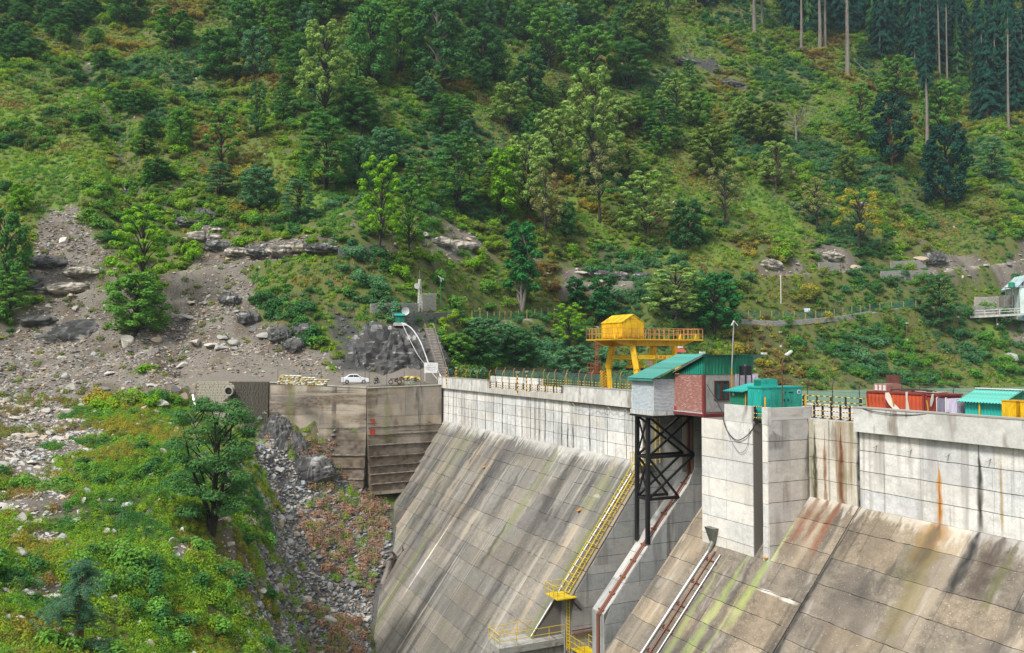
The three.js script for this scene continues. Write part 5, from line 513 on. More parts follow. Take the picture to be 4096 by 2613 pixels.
function handrail(parent, P, h, step, mat, o = {}) { // stanchions and rails along a polyline of base points; every stanchion and rail its own part
  const r = o.r ?? 0.03; for (let k = 0; k < P.length - 1; k++) { const a = P[k], b = P[k + 1], L = a.distanceTo(b), n = Math.max(1, Math.round(L / step)); for (let i = 0; i <= n; i++) { if (k && !i) continue; const p = a.clone().lerp(b, i / n); mesh('stanchion', rod(p, p.clone().setY(p.y + h), r, 6), mat, parent); }
    for (const f of o.rails ?? [1, 0.5]) mesh('rail', rod(a.clone().setY(a.y + h * f), b.clone().setY(b.y + h * f), r * 0.9, 6), o.railMat ?? mat, parent); } }
{
  const g = thing('gantry_crane', 'yellow gantry crane with gabled hoist house standing on the dam crest', 'crane'), ua = 73.8, ub = 70.05, xa = 47.0, xb = 52.25;
  const ends = [[V(xa, 5.4, ua), V(xa - 0.15, 3.1, ua + 0.55), V(xa - 0.05, 0.2, ua + 0.35)], [V(xa, 5.4, ub), V(xa + 0.2, 3.0, ub - 0.45), V(xa + 0.25, 0.2, ub - 0.7)], [V(xb, 5.4, ua), V(xb - 0.3, 3.1, ua + 0.3), V(xb - 0.4, 0.2, ua + 0.3)], [V(xb, 5.4, ub), V(xb + 0.2, 3.8, ub - 0.2), V(xb + 0.25, 0.2, ub - 0.6)]];
  for (const [t, m, b] of ends) mesh('leg', [bar(t, m, 0.62, 0.55), bar(m.clone().add(new THREE.Vector3(0, 0.15, 0)), b, 0.5, 0.5)], YEL, g);
  const d0 = 44.1, d1 = 55.4, e0 = 69.3, e1 = 74.4;
  mesh('deck_plate', box(d0, d1, 5.98, 6.1, e0, e1), YEL, g);
  for (const u of [e0 + 0.5, e1 - 0.6]) mesh('girder', prism([V(d0 + 0.7, 5.97, u), V(d1 - 0.7, 5.97, u), V(xb + 0.9, 5.42, u), V(xa - 0.9, 5.42, u)], new THREE.Vector3(0, 0, -0.45)), DYEL, g);
  mesh('tie_beam', box(xa + 0.2, xb + 0.1, 4.05, 4.45, ub - 0.35, ub - 0.05), YEL, g); mesh('tie_beam', box(xa - 0.15, xa + 0.15, 4.0, 4.4, ub, ua + 0.3), YEL, g);
  // hoist house with a gable roof
  const x0 = 45.45, x1 = 48.05, u0 = 69.55, u1 = 73.45, yw = 7.75, house = mesh('hoist_house', [prism([V(x0, 6.42, u0), V(x1, 6.42, u0), V(x1, yw, u0), V((x0 + x1) / 2, 8.5, u0), V(x0, yw, u0)], new THREE.Vector3(0, 0, -(u1 - u0)))], YEL, g);
  for (const s of [-1, 1]) { const xm = (x0 + x1) / 2, e = s < 0 ? x0 - 0.08 : x1 + 0.08; mesh('roof_sheet', prism([V(xm, 8.56, u0 - 0.06), V(e, yw - 0.02, u0 - 0.06), V(e, yw + 0.04, u0 - 0.06), V(xm, 8.62, u0 - 0.06)], new THREE.Vector3(0, 0, -(u1 - u0) - 0.12)), YEL, house); }
  for (const u of [70.5, 71.5, 72.5]) mesh('roof_seam', bar(V((x0 + x1) / 2, 8.64, u), V(x0 - 0.1, yw + 0.06, u), 0.06), YEL, house);
  mesh('wall_seam', box(x0 - 0.02, x0, 6.45, yw, 71.4, 71.44), DYEL, house);
  mesh('trolley_frame', [box(x0 - 0.05, x1 + 0.05, 6.22, 6.42, u0 - 0.05, u1)], DYEL, g); for (const x of [x0 + 0.25, x1 - 0.3]) for (const u of [u0 + 0.3, u1 - 0.5]) mesh('trolley_wheel', new THREE.CylinderGeometry(0.16, 0.16, 0.12, 12).rotateX(Math.PI / 2).translate(x, 6.24, -u + 0.28), PINK, g);
  handrail(g, [V(d0 + 0.05, 6.1, e1), V(d0 + 0.05, 6.1, e0 + 0.05), V(d1 - 0.05, 6.1, e0 + 0.05), V(d1 - 0.05, 6.1, e1), V(d0 + 0.05, 6.1, e1)], 1.1, 0.62, PINK, { r: 0.028 });
  for (const x of [d0 + 0.5, 52.6, 54.6]) mesh('end_stop', prism([V(x, 6.1, e0 + 0.3), V(x + 0.3, 6.1, e0 + 0.3), V(x + 0.15, 6.6, e0 + 0.3)], new THREE.Vector3(0, 0, -0.25)), YEL, g);
  // lifting beam on its ropes
  const lift = mesh('lifting_beam', [box(48.1, 49.6, 3.55, 3.85, 72.2, 72.6), box(48.0, 49.75, 3.0, 3.35, 72.15, 72.65)], YEL, g); for (const x of [48.4, 48.6, 49.1, 49.3]) mesh('wire_rope', rod(V(x, 3.8, 72.4), V(x, 6, 72.4), 0.02, 5), BLK2, lift); mesh('beam_skirt', box(47.9, 49.8, 2.85, 3.1, 72.1, 72.7), BLK2, lift); for (const x of [48.5, 49.2]) mesh('sheave', new THREE.CylinderGeometry(0.22, 0.22, 0.12, 14).rotateX(Math.PI / 2).translate(x, 3.5, -72.1), DYEL, lift);
  for (const [x, u, mat] of [[xa - 0.1, ua + 1.2, chevron], [xa + 0.9, ub - 0.2, chevron], [xb - 0.4, ua + 1, chevron]]) mesh('end_truck', bxc(0.62, 2.1, 0.62, x - 0.25, 1.75, -u), mat, g);
  for (const [p, q] of [[V(xa, 0.35, ub - 1.4), V(xa, 0.35, ua + 1.4)], [V(xb, 0.35, ub - 1.4), V(xb, 0.35, ua + 1.4)]]) mesh('sill_beam', bar(p, q, 0.4), YEL, g);
  for (let k = 0; k < 2; k++) mesh('ladder_stile', rod(V(46.3, 2.6 + k * 0, 75.6 + k * 0.5), V(46.3, 5.9, 75.6 + k * 0.5), 0.04), RED, g); for (let k = 0; k < 11; k++) mesh('rung', rod(V(46.3, 2.7 + k * 0.29, 75.6), V(46.3, 2.7 + k * 0.29, 76.1), 0.03), RED, g);
  mesh('access_platform', box(45.6, 46.4, 2.5, 2.58, 75.3, 76.6), RED, g); handrail(g, [V(45.6, 2.58, 76.6), V(45.6, 2.58, 75.3), V(46.4, 2.58, 75.3)], 1.0, 0.65, RED);
  mesh('flood_lamp', bxc(0.35, 0.18, 0.45, xb - 0.1, 5.28, -ub + 1.1), WHITE, g); mesh('electric_box', bxc(0.65, 0.5, 0.4, 51.2, 3.6, -73.2), WHITE, g);
  mesh('warning_plate', prism([V(52.0, 4.75, ub - 0.7), V(53.2, 4.75, ub - 0.7), V(53.1, 5.1, ub - 0.5), V(52.1, 5.1, ub - 0.5)], new THREE.Vector3(0, 0, -0.03)), painted([0.6, 0.1, 0.08]), g); mesh('siren', bxc(0.35, 0.3, 0.3, 52.4, 4.55, -ub + 0.6), BLK2, g);
  // letters on the tie beam
  const L = { G: [[-0.12, 0, 0.05, 0.3], [0, 0.13, 0.24, 0.05], [0, -0.13, 0.24, 0.05], [0.1, -0.07, 0.05, 0.14], [0.06, 0, 0.1, 0.05]], M: [[-0.12, 0, 0.05, 0.3], [0.12, 0, 0.05, 0.3], [-0.05, 0.06, 0.05, 0.16], [0.05, 0.06, 0.05, 0.16], [0, 0, 0.05, 0.08]], W: [[-0.12, 0, 0.05, 0.3], [0.12, 0, 0.05, 0.3], [-0.05, -0.06, 0.05, 0.16], [0.05, -0.06, 0.05, 0.16], [0, 0, 0.05, 0.08]] };
  'GMW'.split('').forEach((c, i) => mesh('letter', L[c].map(([x, y, w, h]) => bxc(w, h, 0.02, 49.7 + i * 0.5 + x, 4.25 + y, -(ub - 0.35) + 0.012)), painted([0.6, 0.13, 0.05]), g));
}
// ---------- control house over the recess ----------
const GREEN = painted([0.01, 0.2, 0.115], 0.5, 0.15), TEAL = painted([0.02, 0.42, 0.36], 0.45, 0.1), ROOF = painted([0.07, 0.31, 0.26], 0.45, 0.15);
function corrugated(p, a, b, depth, n, amp) { // sheet spanned by vectors a (across ribs) and b (along ribs), ridged
  const pos = [], idx = [], nn = a.clone().cross(b).normalize(), N = n * 4, add = (s, t, z) => { const v = p.clone().addScaledVector(a, s).addScaledVector(b, t).addScaledVector(nn, z); pos.push(v.x, v.y, v.z); };
  for (let side = 0; side < 2; side++) for (let i = 0; i <= N; i++) { const z = amp * [0, 1, 1, 0][i % 4] - side * depth; add(i / N, 0, z); add(i / N, 1, z); }
  for (let side = 0; side < 2; side++) for (let i = 0; i < N; i++) { const k = side * (N + 1) * 2 + i * 2; side ? idx.push(k, k + 1, k + 2, k + 2, k + 1, k + 3) : idx.push(k, k + 2, k + 1, k + 2, k + 3, k + 1); }
  const g = new THREE.BufferGeometry(); g.setAttribute('position', new THREE.Float32BufferAttribute(pos, 3)); g.setAttribute('uv', new THREE.Float32BufferAttribute(pos.flatMap((v, i) => i % 3 ? [] : [v * 0.2, pos[i + 1] * 0.2]), 2)); g.setIndex(idx); const q = g.toNonIndexed(); q.computeVertexNormals(); return q; }
function brickwork(O, A, N, L, H, bw, bh, seed, skip) { // single small bricks with open joints, joined as one surface
  const R = rng(seed), out = [], turn = Math.atan2(N.x, N.z); for (let y = 0, i = 0; y < H - 0.02; y += bh, i++) for (let a = i % 2 ? -bw / 2 : 0; a < L - 0.02; a += bw) { const a0 = Math.max(0, a), a1 = Math.min(L, a + bw); if (a1 - a0 < 0.05 || skip?.((a0 + a1) / 2, y)) continue; const s = new THREE.BoxGeometry(a1 - a0 - 0.025, Math.min(bh, H - y) - 0.022, 0.08), o = 0.01 + R() * 0.025; s.rotateY(turn); s.translate(O.x + A.x * (a0 + a1) / 2 + N.x * o, O.y + y + bh / 2, O.z + A.z * (a0 + a1) / 2 + N.z * o); const u = s.attributes.uv, r1 = R(), r2 = R(); for (let k = 0; k < u.count; k++) u.setXY(k, r1, r2); out.push(s); } return out; }
const brickTones = (list) => { const t = paint(32, 32, (s, t, o) => { const c = list[Math.floor(h2(Math.floor(s * 32), Math.floor(t * 32) + 9) * list.length)]; o[0] = c[0]; o[1] = c[1]; o[2] = c[2]; }); t.magFilter = THREE.NearestFilter; t.minFilter = THREE.NearestFilter; return t; };
{
  const g = thing('control_house', 'control house of white block, red brick and grey plaster with green sheet roofs', 'building');
  const mortar = std([0.5, 0.5, 0.5], 0.95), palemap = std([1, 1, 1], 0.9, 0, { map: brickTones([[0.52, 0.57, 0.6], [0.48, 0.53, 0.56], [0.55, 0.58, 0.59], [0.5, 0.56, 0.6], [0.45, 0.5, 0.53]]) }), redmap = std([1, 1, 1], 0.95, 0, { map: brickTones([[0.4, 0.17, 0.13], [0.44, 0.21, 0.17], [0.38, 0.15, 0.12], [0.5, 0.32, 0.28], [0.43, 0.2, 0.16], [0.4, 0.17, 0.14]]) });
  const wb = mesh('white_block_room', box(39.66, 45, -0.1, 2.52, 56.06, 59.15), mortar, g);
  const br = (n, geo, mat, par) => { const m = mesh(n, geo, mat, par); m.userData.kind = 'stuff'; return m; };
  br('white_blocks', [...brickwork(V(39.64, -0.08, 59.15), AX, OUT, 3.1, 2.58, 0.3, 0.112, 5), ...brickwork(V(39.64, -0.08, 56.04), UPX, FACE, 2.2, 2.58, 0.3, 0.112, 6)], palemap, wb);
  mesh('downpipe', rod(V(39.6, -0.1, 56.0), V(39.6, 2.4, 56.0), 0.035), WHITE, wb);
  mesh('floor_slab', box(39.5, 45, -0.5, -0.1, 55.95, 59.25), conc(mapPara, [0.9, 0.95, 1]), g); mesh('floor_beam', box(39.45, 45, -0.68, -0.52, 55.9, 59.3), BLK2, g);
  const rb = mesh('red_brick_room', box(41.76, 47.2, -0.1, 2.9, 52.26, 56), mortar, g);
  br('red_bricks', brickwork(V(41.74, -0.02, 55.95), AX, OUT, 3.55, 2.92, 0.24, 0.085, 7), redmap, rb);
  mesh('corner_post', box(41.64, 41.84, -0.2, 2.92, 52.14, 52.3), painted([0.24, 0.04, 0.035]), rb); mesh('corner_post', box(41.64, 41.76, -0.2, 0.25, 55.75, 56.0), RED, rb);
  const plaster = std([0.33, 0.325, 0.31], 0.95, 0, { map: grime }); mesh('plaster_wall', [box(41.92, 42.75, -0.05, 2.93, 52.18, 52.26), box(44.2, 45.2, -0.05, 2.93, 52.18, 52.26), box(42.75, 44.2, 2.44, 2.93, 52.18, 52.26), box(42.75, 44.2, -0.05, 0.88, 52.18, 52.26)], plaster, rb);
  const win = mesh('window', [box(42.75, 42.84, 0.88, 2.44, 52.1, 52.22), box(44.1, 44.2, 0.88, 2.44, 52.1, 52.22), box(42.84, 44.1, 0.88, 0.98, 52.1, 52.22), box(42.84, 44.1, 2.34, 2.44, 52.1, 52.22), box(43.42, 43.52, 0.98, 2.34, 52.1, 52.22)], painted([0.07, 0.025, 0.02]), rb);
  for (const [a, b] of [[42.84, 43.42], [43.52, 44.1]]) { mesh('pane', box(a, b, 0.98, 2.34, 52.17, 52.19), new THREE.MeshPhysicalMaterial({ color: lin(0.02, 0.07, 0.07), roughness: 0.08 }), win); mesh('sash', [box(a, a + 0.07, 0.98, 2.34, 52.12, 52.17), box(b - 0.07, b, 0.98, 2.34, 52.12, 52.17)], painted([0.09, 0.03, 0.025]), win); }
  mesh('white_panel', box(44.9, 47.2, 0.9, 2.95, 52.08, 52.16), painted([0.62, 0.57, 0.68]), rb);
  const DR = painted([0.2, 0.03, 0.03], 0.6); mesh('edge_beam', box(41.55, 44.0, -0.42, -0.16, 51.98, 52.2), DR, g); mesh('edge_beam', box(41.55, 41.75, -0.36, -0.16, 52.2, 56.0), DR, g); mesh('floor_slab', box(41.6, 47, -0.4, -0.11, 52.25, 56), conc(mapPara), g);
  // cladding and roofs
  const r1 = mesh('lower_roof', corrugated(V(39.2, 2.52, 55.6), V(0, 0, 3.7), V(44.5 - 39.2, 4.52 - 2.52, 0).setZ(0), 0.03, 14, -0.05), ROOF, g); mesh('fascia', box(39.22, 39.28, 2.34, 2.5, 55.62, 59.28), ROOF, r1);
  const clad = mesh('gable_cladding', prism([V(41.7, 2.93, 52.2), V(41.7, 2.93, 55.4), V(41.7, 4.3, 52.2)], new THREE.Vector3(0.05, 0, 0)), GREEN, g); for (let k = 0; k < 11; k++) { const u = 52.35 + k * 0.27, h = 4.24 - (u - 52.2) * 0.428; if (h > 3.0) mesh('cladding_rib', box(41.66, 41.7, 2.95, h, u, u + 0.06), TEAL, clad); }
  mesh('gable_cladding', prism([V(40.0, 2.5, 55.98), V(41.75, 2.5, 55.98), V(41.75, 3.3, 55.98)], new THREE.Vector3(0, 0, 0.04)), GREEN, g);
  const high = mesh('front_cladding', corrugated(V(41.68, 2.95, 52.16), V(5.1, 0, 0), new THREE.Vector3(0, 1.45, 0), 0.02, 16, 0.035), GREEN, g); high.userData.label = 'tall green corrugated front cladding';
  mesh('upper_roof', corrugated(V(41.3, 4.5, 51.8), V(6.3, 0, 0), V(0, -1.55, 4.4), 0.03, 22, 0.04), ROOF, g); mesh('barge_board', bar(V(41.34, 4.42, 51.9), V(41.34, 2.95, 56.05), 0.05, 0.12), painted([0.2, 0.24, 0.22]), g);
  for (const [x, y, u] of [[41.6, 4.68, 52.2], [47.5, 4.62, 51.7]]) mesh('flood_lamp', bxc(0.4, 0.16, 0.28, x, y, -u).rotateZ(0), WHITE, g);
}
{ // steel trestle
  const g = thing('steel_trestle', 'black steel trestle tower carrying the white block room above the recess', 'trestle'), X0 = 40.2, u0 = 57.65, u1 = 59.25, yl = [-0.7, -4.15, -7.65];
  for (const u of [u0, u1]) mesh('leg', [bar(V(X0, -0.7, u), V(X0 - 0.1, -11.35, u), 0.3)], BLK2, g);
  yl.forEach((y, i) => { mesh('girt', bar(V(X0, y, u0), V(X0, y, u1), 0.2), BLK2, g); if (i) for (const u of [u0, u1]) mesh('girt', bar(V(X0, y, u), V(i === 1 ? 45 : 43.3, y, u), 0.22), BLK2, g); });
  for (const u of [u0, u1]) { const xr = [45, 45, 43.3]; for (let i = 0; i < 2; i++) { mesh('brace', bar(V(X0, yl[i], u), V(xr[i + 1], yl[i + 1], u), 0.17), BLK2, g); mesh('brace', bar(V(xr[i], yl[i], u + 0.05), V(X0, yl[i + 1], u + 0.05), 0.17), BLK2, g); } }
  for (let i = 0; i < 2; i++) { mesh('brace', bar(V(X0 - 0.05, yl[i], u0), V(X0 - 0.05, yl[i + 1], u1), 0.12), BLK2, g); mesh('brace', bar(V(X0 + 0.05, yl[i], u1), V(X0 + 0.05, yl[i + 1], u0), 0.12), BLK2, g); }
}
{ // rust pipe down the chute and the brackets of the recess
  const rust = painted([0.22, 0.085, 0.05], 0.75), g = thing('rust_pipe', 'rust red pipe running down the recess wall and the concrete chute', 'pipe'); const c = (y) => 45 + 0.86 * (y + 5.85) - 0.12;
  mesh('upright_pipe', rod(V(44.85, -0.7, 58.3), V(44.85, -6.2, 58.3), 0.13, 8), rust, g); mesh('upright_pipe', rod(V(44.85, -0.7, 57.75), V(44.85, -5.8, 57.75), 0.07, 8), rust, g); mesh('chute_pipe', rod(V(44.75, -6.1, 58.25), V(c(-16.7), -16.7, 58.2), 0.13, 8), rust, g); mesh('chute_pipe', rod(V(44.75, -6.1, 57.95), V(c(-16.7), -16.7, 57.95), 0.06, 8), rust, g); mesh('upright_pipe', rod(V(35.6, -16.7, 58.25), V(35.6, -30, 58.25), 0.16, 8), rust, g);
  for (let k = 0; k < 9; k++) { const y = -6.6 - k * 1.22; mesh('clamp', box(c(y) - 0.1, c(y) + 0.15, y - 0.06, y + 0.06, 57.8, 58.5), rust, g); }
  const b = thing('pipe_rack', 'rust red bracket pipes crossing the foot of the recess', 'pipe'); for (const [y, du] of [[-22.4, 0], [-22.75, 0], [-23.1, 0]]) mesh('rack_pipe', bar(V(35.5, y, 60.6), V(38.6, y, 57.2), 0.1), rust, b); for (const y of [-20.0, -20.35]) mesh('rack_pipe', bar(V(36.5, y, 64.2), V(39.5, y, 64.2), 0.1), rust, b);
}
// ---------- things on the pier ----------
{ const g = thing('water_tank', 'black plastic water tank on a stand beside the control house', 'tank', null, V(45.2, 0, 51.3)); mesh('drum', new THREE.CylinderGeometry(0.5, 0.5, 0.75, 20).translate(0, 3.25, 0), painted([0.012, 0.013, 0.018], 0.4), g); for (const y of [2.95, 3.15, 3.35, 3.55]) mesh('rib', new THREE.TorusGeometry(0.5, 0.025, 6, 20).rotateX(Math.PI / 2).translate(0, y, 0), painted([0.015, 0.016, 0.022], 0.4), g); mesh('lid', new THREE.CylinderGeometry(0.2, 0.24, 0.1, 14).translate(0, 3.67, 0), BLK2, g); for (const [x, z] of [[-0.4, -0.4], [0.4, -0.4], [-0.4, 0.4], [0.4, 0.4]]) mesh('leg', rod(new THREE.Vector3(x, 0, z), new THREE.Vector3(x * 0.8, 2.88, z * 0.8), 0.045), BLK2, g); }
{ const g = thing('antenna_mast', 'thin grey mast with a three armed antenna before the green cladding', 'mast', null, V(44.05, 0, 51.6)); mesh('base_tube', rod(new THREE.Vector3(0, 0, 0), new THREE.Vector3(0, 3.4, 0), 0.07), painted([0.5, 0.28, 0.03]), g); mesh('pole', rod(new THREE.Vector3(0, 3.4, 0), new THREE.Vector3(0.25, 7.2, 0), 0.05), STEEL, g); for (const [x, z] of [[-0.3, 0.1], [0.32, 0.1], [0, -0.35]]) mesh('arm', rod(new THREE.Vector3(0.25, 7.25, 0), new THREE.Vector3(0.25 + x, 6.85, z), 0.035), WHITE, g); }
{ const g = thing('small_shed', 'little green corrugated shed with lean-to roof behind the pier parapet', 'shed'); mesh('wall', corrugated(V(41.75, -0.1, 49.1), V(0, 0, -1.75), new THREE.Vector3(0, 1.9, 0), 0.03, 9, 0.03), GREEN, g); mesh('side_wall', box(41.8, 43.6, -0.1, 1.95, 47.35, 47.4), painted([0.36, 0.4, 0.48]), g); mesh('back_wall', box(43.55, 43.6, -0.1, 2.1, 47.4, 49.1), GREEN, g); mesh('roof', corrugated(V(41.35, 1.8, 49.5), V(0, 0, -2.3), new THREE.Vector3(2.7, 0.55, 0), 0.03, 10, -0.04), TEAL, g); mesh('post', rod(V(41.7, 0, 47.35), V(41.7, 1.75, 47.35), 0.05), painted([0.6, 0.36, 0.02]), g); mesh('door', box(42.3, 43.2, -0.1, 1.7, 47.32, 47.36), painted([0.4, 0.43, 0.5]), g); mesh('lamp_box', bxc(0.05, 0.2, 0.14, 41.7, 1.55, -48.7), WHITE, g); }
{ const g = thing('generator_set', 'teal canopy generator set standing on the second pier', 'generator'), x0 = 41.6, x1 = 45.5, u0 = 45.6, u1 = 47.0; mesh('canopy', new THREE.BoxGeometry(x1 - x0, 2.1, u1 - u0).translate((x0 + x1) / 2, 1.07, -(u0 + u1) / 2), TEAL, g); mesh('roof_edge', box(x0 - 0.05, x1 + 0.05, 2.1, 2.2, u0 - 0.05, u1 + 0.05), TEAL, g); const box2 = mesh('silencer_box', box(41.9, 43.4, 2.2, 2.75, 45.9, 46.7), TEAL, g); for (let k = 0; k < 3; k++) mesh('louvre', box(41.86, 41.9, 2.3 + k * 0.14, 2.38 + k * 0.14, 45.95, 46.65), GREEN, box2); for (const [a, b] of [[42.6, 43.9], [44.0, 45.3]]) { const d = mesh('door', box(a, b, 0.25, 1.95, u0 - 0.03, u0), painted([0.022, 0.36, 0.27], 0.4), g); mesh('handle', box(a + (a < 43 ? 1.1 : 0.06), a + (a < 43 ? 1.2 : 0.16), 1.1, 1.3, u0 - 0.05, u0 - 0.03), BLK2, d); for (const y of [0.5, 1.7]) mesh('hinge', box(b - 0.08, b - 0.02, y, y + 0.12, u0 - 0.05, u0 - 0.03), BLK2, d); } const e = mesh('round_emblem', new THREE.CylinderGeometry(0.17, 0.17, 0.02, 20).rotateX(Math.PI / 2).translate(45.15, 1.78, -u0 + 0.045), WHITE, g); mesh('emblem_centre', new THREE.CylinderGeometry(0.1, 0.1, 0.02, 16).rotateX(Math.PI / 2).translate(45.15, 1.78, -u0 + 0.06), painted([0.02, 0.2, 0.45]), e); mesh('name_plate', box(44.15, 44.6, 1.72, 1.8, u0 - 0.05, u0 - 0.03), BLK2, g); for (const x of [41.62, 45.48]) mesh('guard_post', [bar(V(x, 0, u0 - 0.35), V(x + 0.02, 1.5, u0 - 0.35), 0.08)], YEL, g); }
function streetLamp(name, label, base, h, tip, mat, group) { const g = thing(name, label, 'lamp post', group, base), top = new THREE.Vector3(0, h, 0); mesh('pole', rod(new THREE.Vector3(0, 0, 0), top, 0.055, 7, 0.04), mat, g); mesh('arm', rod(top, top.clone().add(tip), 0.035), mat, g); const hd = new THREE.BoxGeometry(0.62, 0.12, 0.24); hd.rotateZ(0.5); mesh('lamp_head', hd.translate(tip.x + 0.2, h + tip.y + 0.08, tip.z), WHITE, g); return g; }
streetLamp('street_lamp', 'brown pole street lamp rising in front of the teal generator', V(43.3, 0, 45.3), 4.0, new THREE.Vector3(0.45, 0.55, 0), painted([0.13, 0.06, 0.04]));
{ // loops of cable hanging on the pier and under the parapet
  const cab = painted([0.03, 0.03, 0.03], 0.6); meta(mesh('hanging_cable', tube([V(41.3, 2.2, 51.3), V(41.0, 0.4, 49.3), V(40.98, -1.0, 48.7), V(40.98, -1.75, 47.6), V(40.98, -1.3, 46.4), V(41.2, -0.3, 45.6)], 0.035, 40), cab), 'black cable hanging in a loop from the house over the pier', 'cable'); meta(mesh('hanging_cable', tube([V(41.0, -0.5, 48.9), V(40.99, -1.8, 48.2), V(40.99, -2.65, 47.2), V(40.99, -2.2, 46.5), V(41.0, -0.8, 46.2)], 0.02, 40), painted([0.25, 0.25, 0.25])), 'thin grey cable looped low on the pier front', 'cable');
  meta(mesh('hanging_cable', tube(Array.from({ length: 24 }, (_, k) => V(44.5 + (k % 3) * 0.08, -0.75 - 0.35 * Math.abs(Math.sin(k * 1.3)) - (k % 4) * 0.08, 78 - k * 0.6)), 0.028, 90), painted([0.4, 0.4, 0.4])), 'tangled grey cables sagging under the crest parapet', 'cable'); }
// ---------- railings and fences on the crest ----------
const YB = banded(9), BY = banded(5);
function postRail(name, label, x, u0, u1, step, rails, h, postMat, railMat, y0 = 0.0, x1 = x) { const g = thing(name, label, 'railing'), n = Math.round(Math.abs(u1 - u0) / step); for (let k = 0; k <= n; k++) { const u = lerp(u0, u1, k / n), xx = lerp(x, x1, k / n); mesh('post', bxc(0.11, h, 0.11, xx, y0 + h / 2, -u), postMat, g); mesh('base_plate', bxc(0.3, 0.05, 0.3, xx, y0 + 0.025, -u), BLK2, g); } for (const y of rails) { const r = rod(V(x - 0.09, y0 + y, u0), V(x1 - 0.09, y0 + y, u1), 0.035, 6); mesh('rail', r, railMat, g); } return g; }
postRail('deck_railing', 'yellow and black banded railing between the pier and the right parapet', 45.25, 44.2, 40.2, 0.8, [0.95, 0.55, 0.2], 1.05, BLK2, banded(14), -0.03);
postRail('deck_railing', 'banded railing along the upstream deck edge behind the crane', 54.9, 60, 106, 2.4, [0.95, 0.6, 0.25], 1.0, BLK2, banded(60), -0.02); postRail('deck_railing', 'banded railing along the upstream edge behind the generator', 54.9, 36, 58, 1.6, [0.95, 0.5], 1.0, BLK2, banded(34), -0.03);
postRail('deck_railing', 'short banded railing closing the slot between the two piers', 41.35, 46.0, 45.05, 0.95, [1.0, 0.5, 0.2], 1.0, BLK2, banded(4), -0.2);
postRail('deck_railing', 'low black and yellow railing on the worn kerb of the crest', 44.75, 100.6, 80.8, 1.98, [0.85, 0.5, 0.2], 0.95, BLK2, banded(26), 0.02);
const wire = painted([0.12, 0.12, 0.12], 0.6), netMap = (() => { const W = 64, d = new Uint8Array(W * W * 4); for (let j = 0; j < W; j++) for (let i = 0; i < W; i++) { const on = ((i + j) % 8 < 2 || (i - j + 64) % 8 < 2) ? 255 : 0; d.set([on, on, on, 255], (j * W + i) * 4); } const t = new THREE.DataTexture(d, W, W); t.wrapS = t.wrapT = THREE.RepeatWrapping; t.magFilter = THREE.LinearFilter; t.needsUpdate = true; return t; })();
const netMat = (k) => { const t = netMap.clone(); t.repeat.set(k, 2); t.needsUpdate = true; return new THREE.MeshStandardMaterial({ color: lin(0.04, 0.13, 0.1), alphaMap: t, transparent: true, side: THREE.DoubleSide, roughness: 0.8 }); };
function bentFence(name, label, x, u0, u1, step, mats, h, net, y0 = 0) { // posts with tops bent over, strung with wire
  const g = thing(name, label, 'fence'), n = Math.round(Math.abs(u1 - u0) / step); for (let k = 0; k <= n; k++) { const u = lerp(u0, u1, k / n); mesh('post', tube([V(x, y0, u), V(x, y0 + h * 0.45, u), V(x, y0 + h * 0.82, u), V(x + 0.28, y0 + h, u + 0.05)], 0.036, 8, 6), mats[k % mats.length], g); }
  for (const f of [0.35, 0.55, 0.8]) mesh('wire', rod(V(x, y0 + h * f, u0), V(x, y0 + h * f, u1), 0.012, 4), wire, g); for (const f of [0.9, 1]) mesh('barbed_wire', rod(V(x + 0.25 * f, y0 + h * f - 0.02, u0), V(x + 0.25 * f, y0 + h * f - 0.02, u1), 0.012, 4), wire, g);
  if (net) mesh('net', new THREE.PlaneGeometry(Math.abs(u1 - u0), h * 0.8).rotateY(Math.PI / 2).translate(x + 0.05, y0 + h * 0.4, -(u0 + u1) / 2), netMat(Math.abs(u1 - u0) / 2), g); return g; }
const OY = painted([0.5, 0.27, 0.03], 0.6);
bentFence('security_fence', 'row of bent orange and black fence posts along the crest parapet', 45.3, 119, 62, 2.1, [OY, BLK2], 2.4, false); bentFence('security_fence', 'green netted fence with bent yellow posts on the upstream crest edge', 55.7, 123, 62, 3.4, [OY], 2.3, true, 0.1); bentFence('security_fence', 'thin dark bent fence posts beside the lake behind the right railing', 55.7, 58, 38, 2.8, [BLK2], 2.2, false, 0.1);
for (const [px, py, D] of [[446.5, 373, 118], [456.2, 369, 124], [517.5, 374, 92], [526.5, 371.5, 96]]) { const p = atDepth(px, py, D), g = thing('deck_lamp', 'short banded lamp post with white globe head on the crest', 'lamp post', 'deck lamps of the crest', new THREE.Vector3(p.x, 0, p.z)); mesh('post', rod(new THREE.Vector3(0, 0, 0), new THREE.Vector3(0, 2.4, 0), 0.06), BY, g); mesh('lamp_head', new THREE.CylinderGeometry(0.26, 0.12, 0.22, 10).translate(0, 2.5, 0), WHITE, g); }
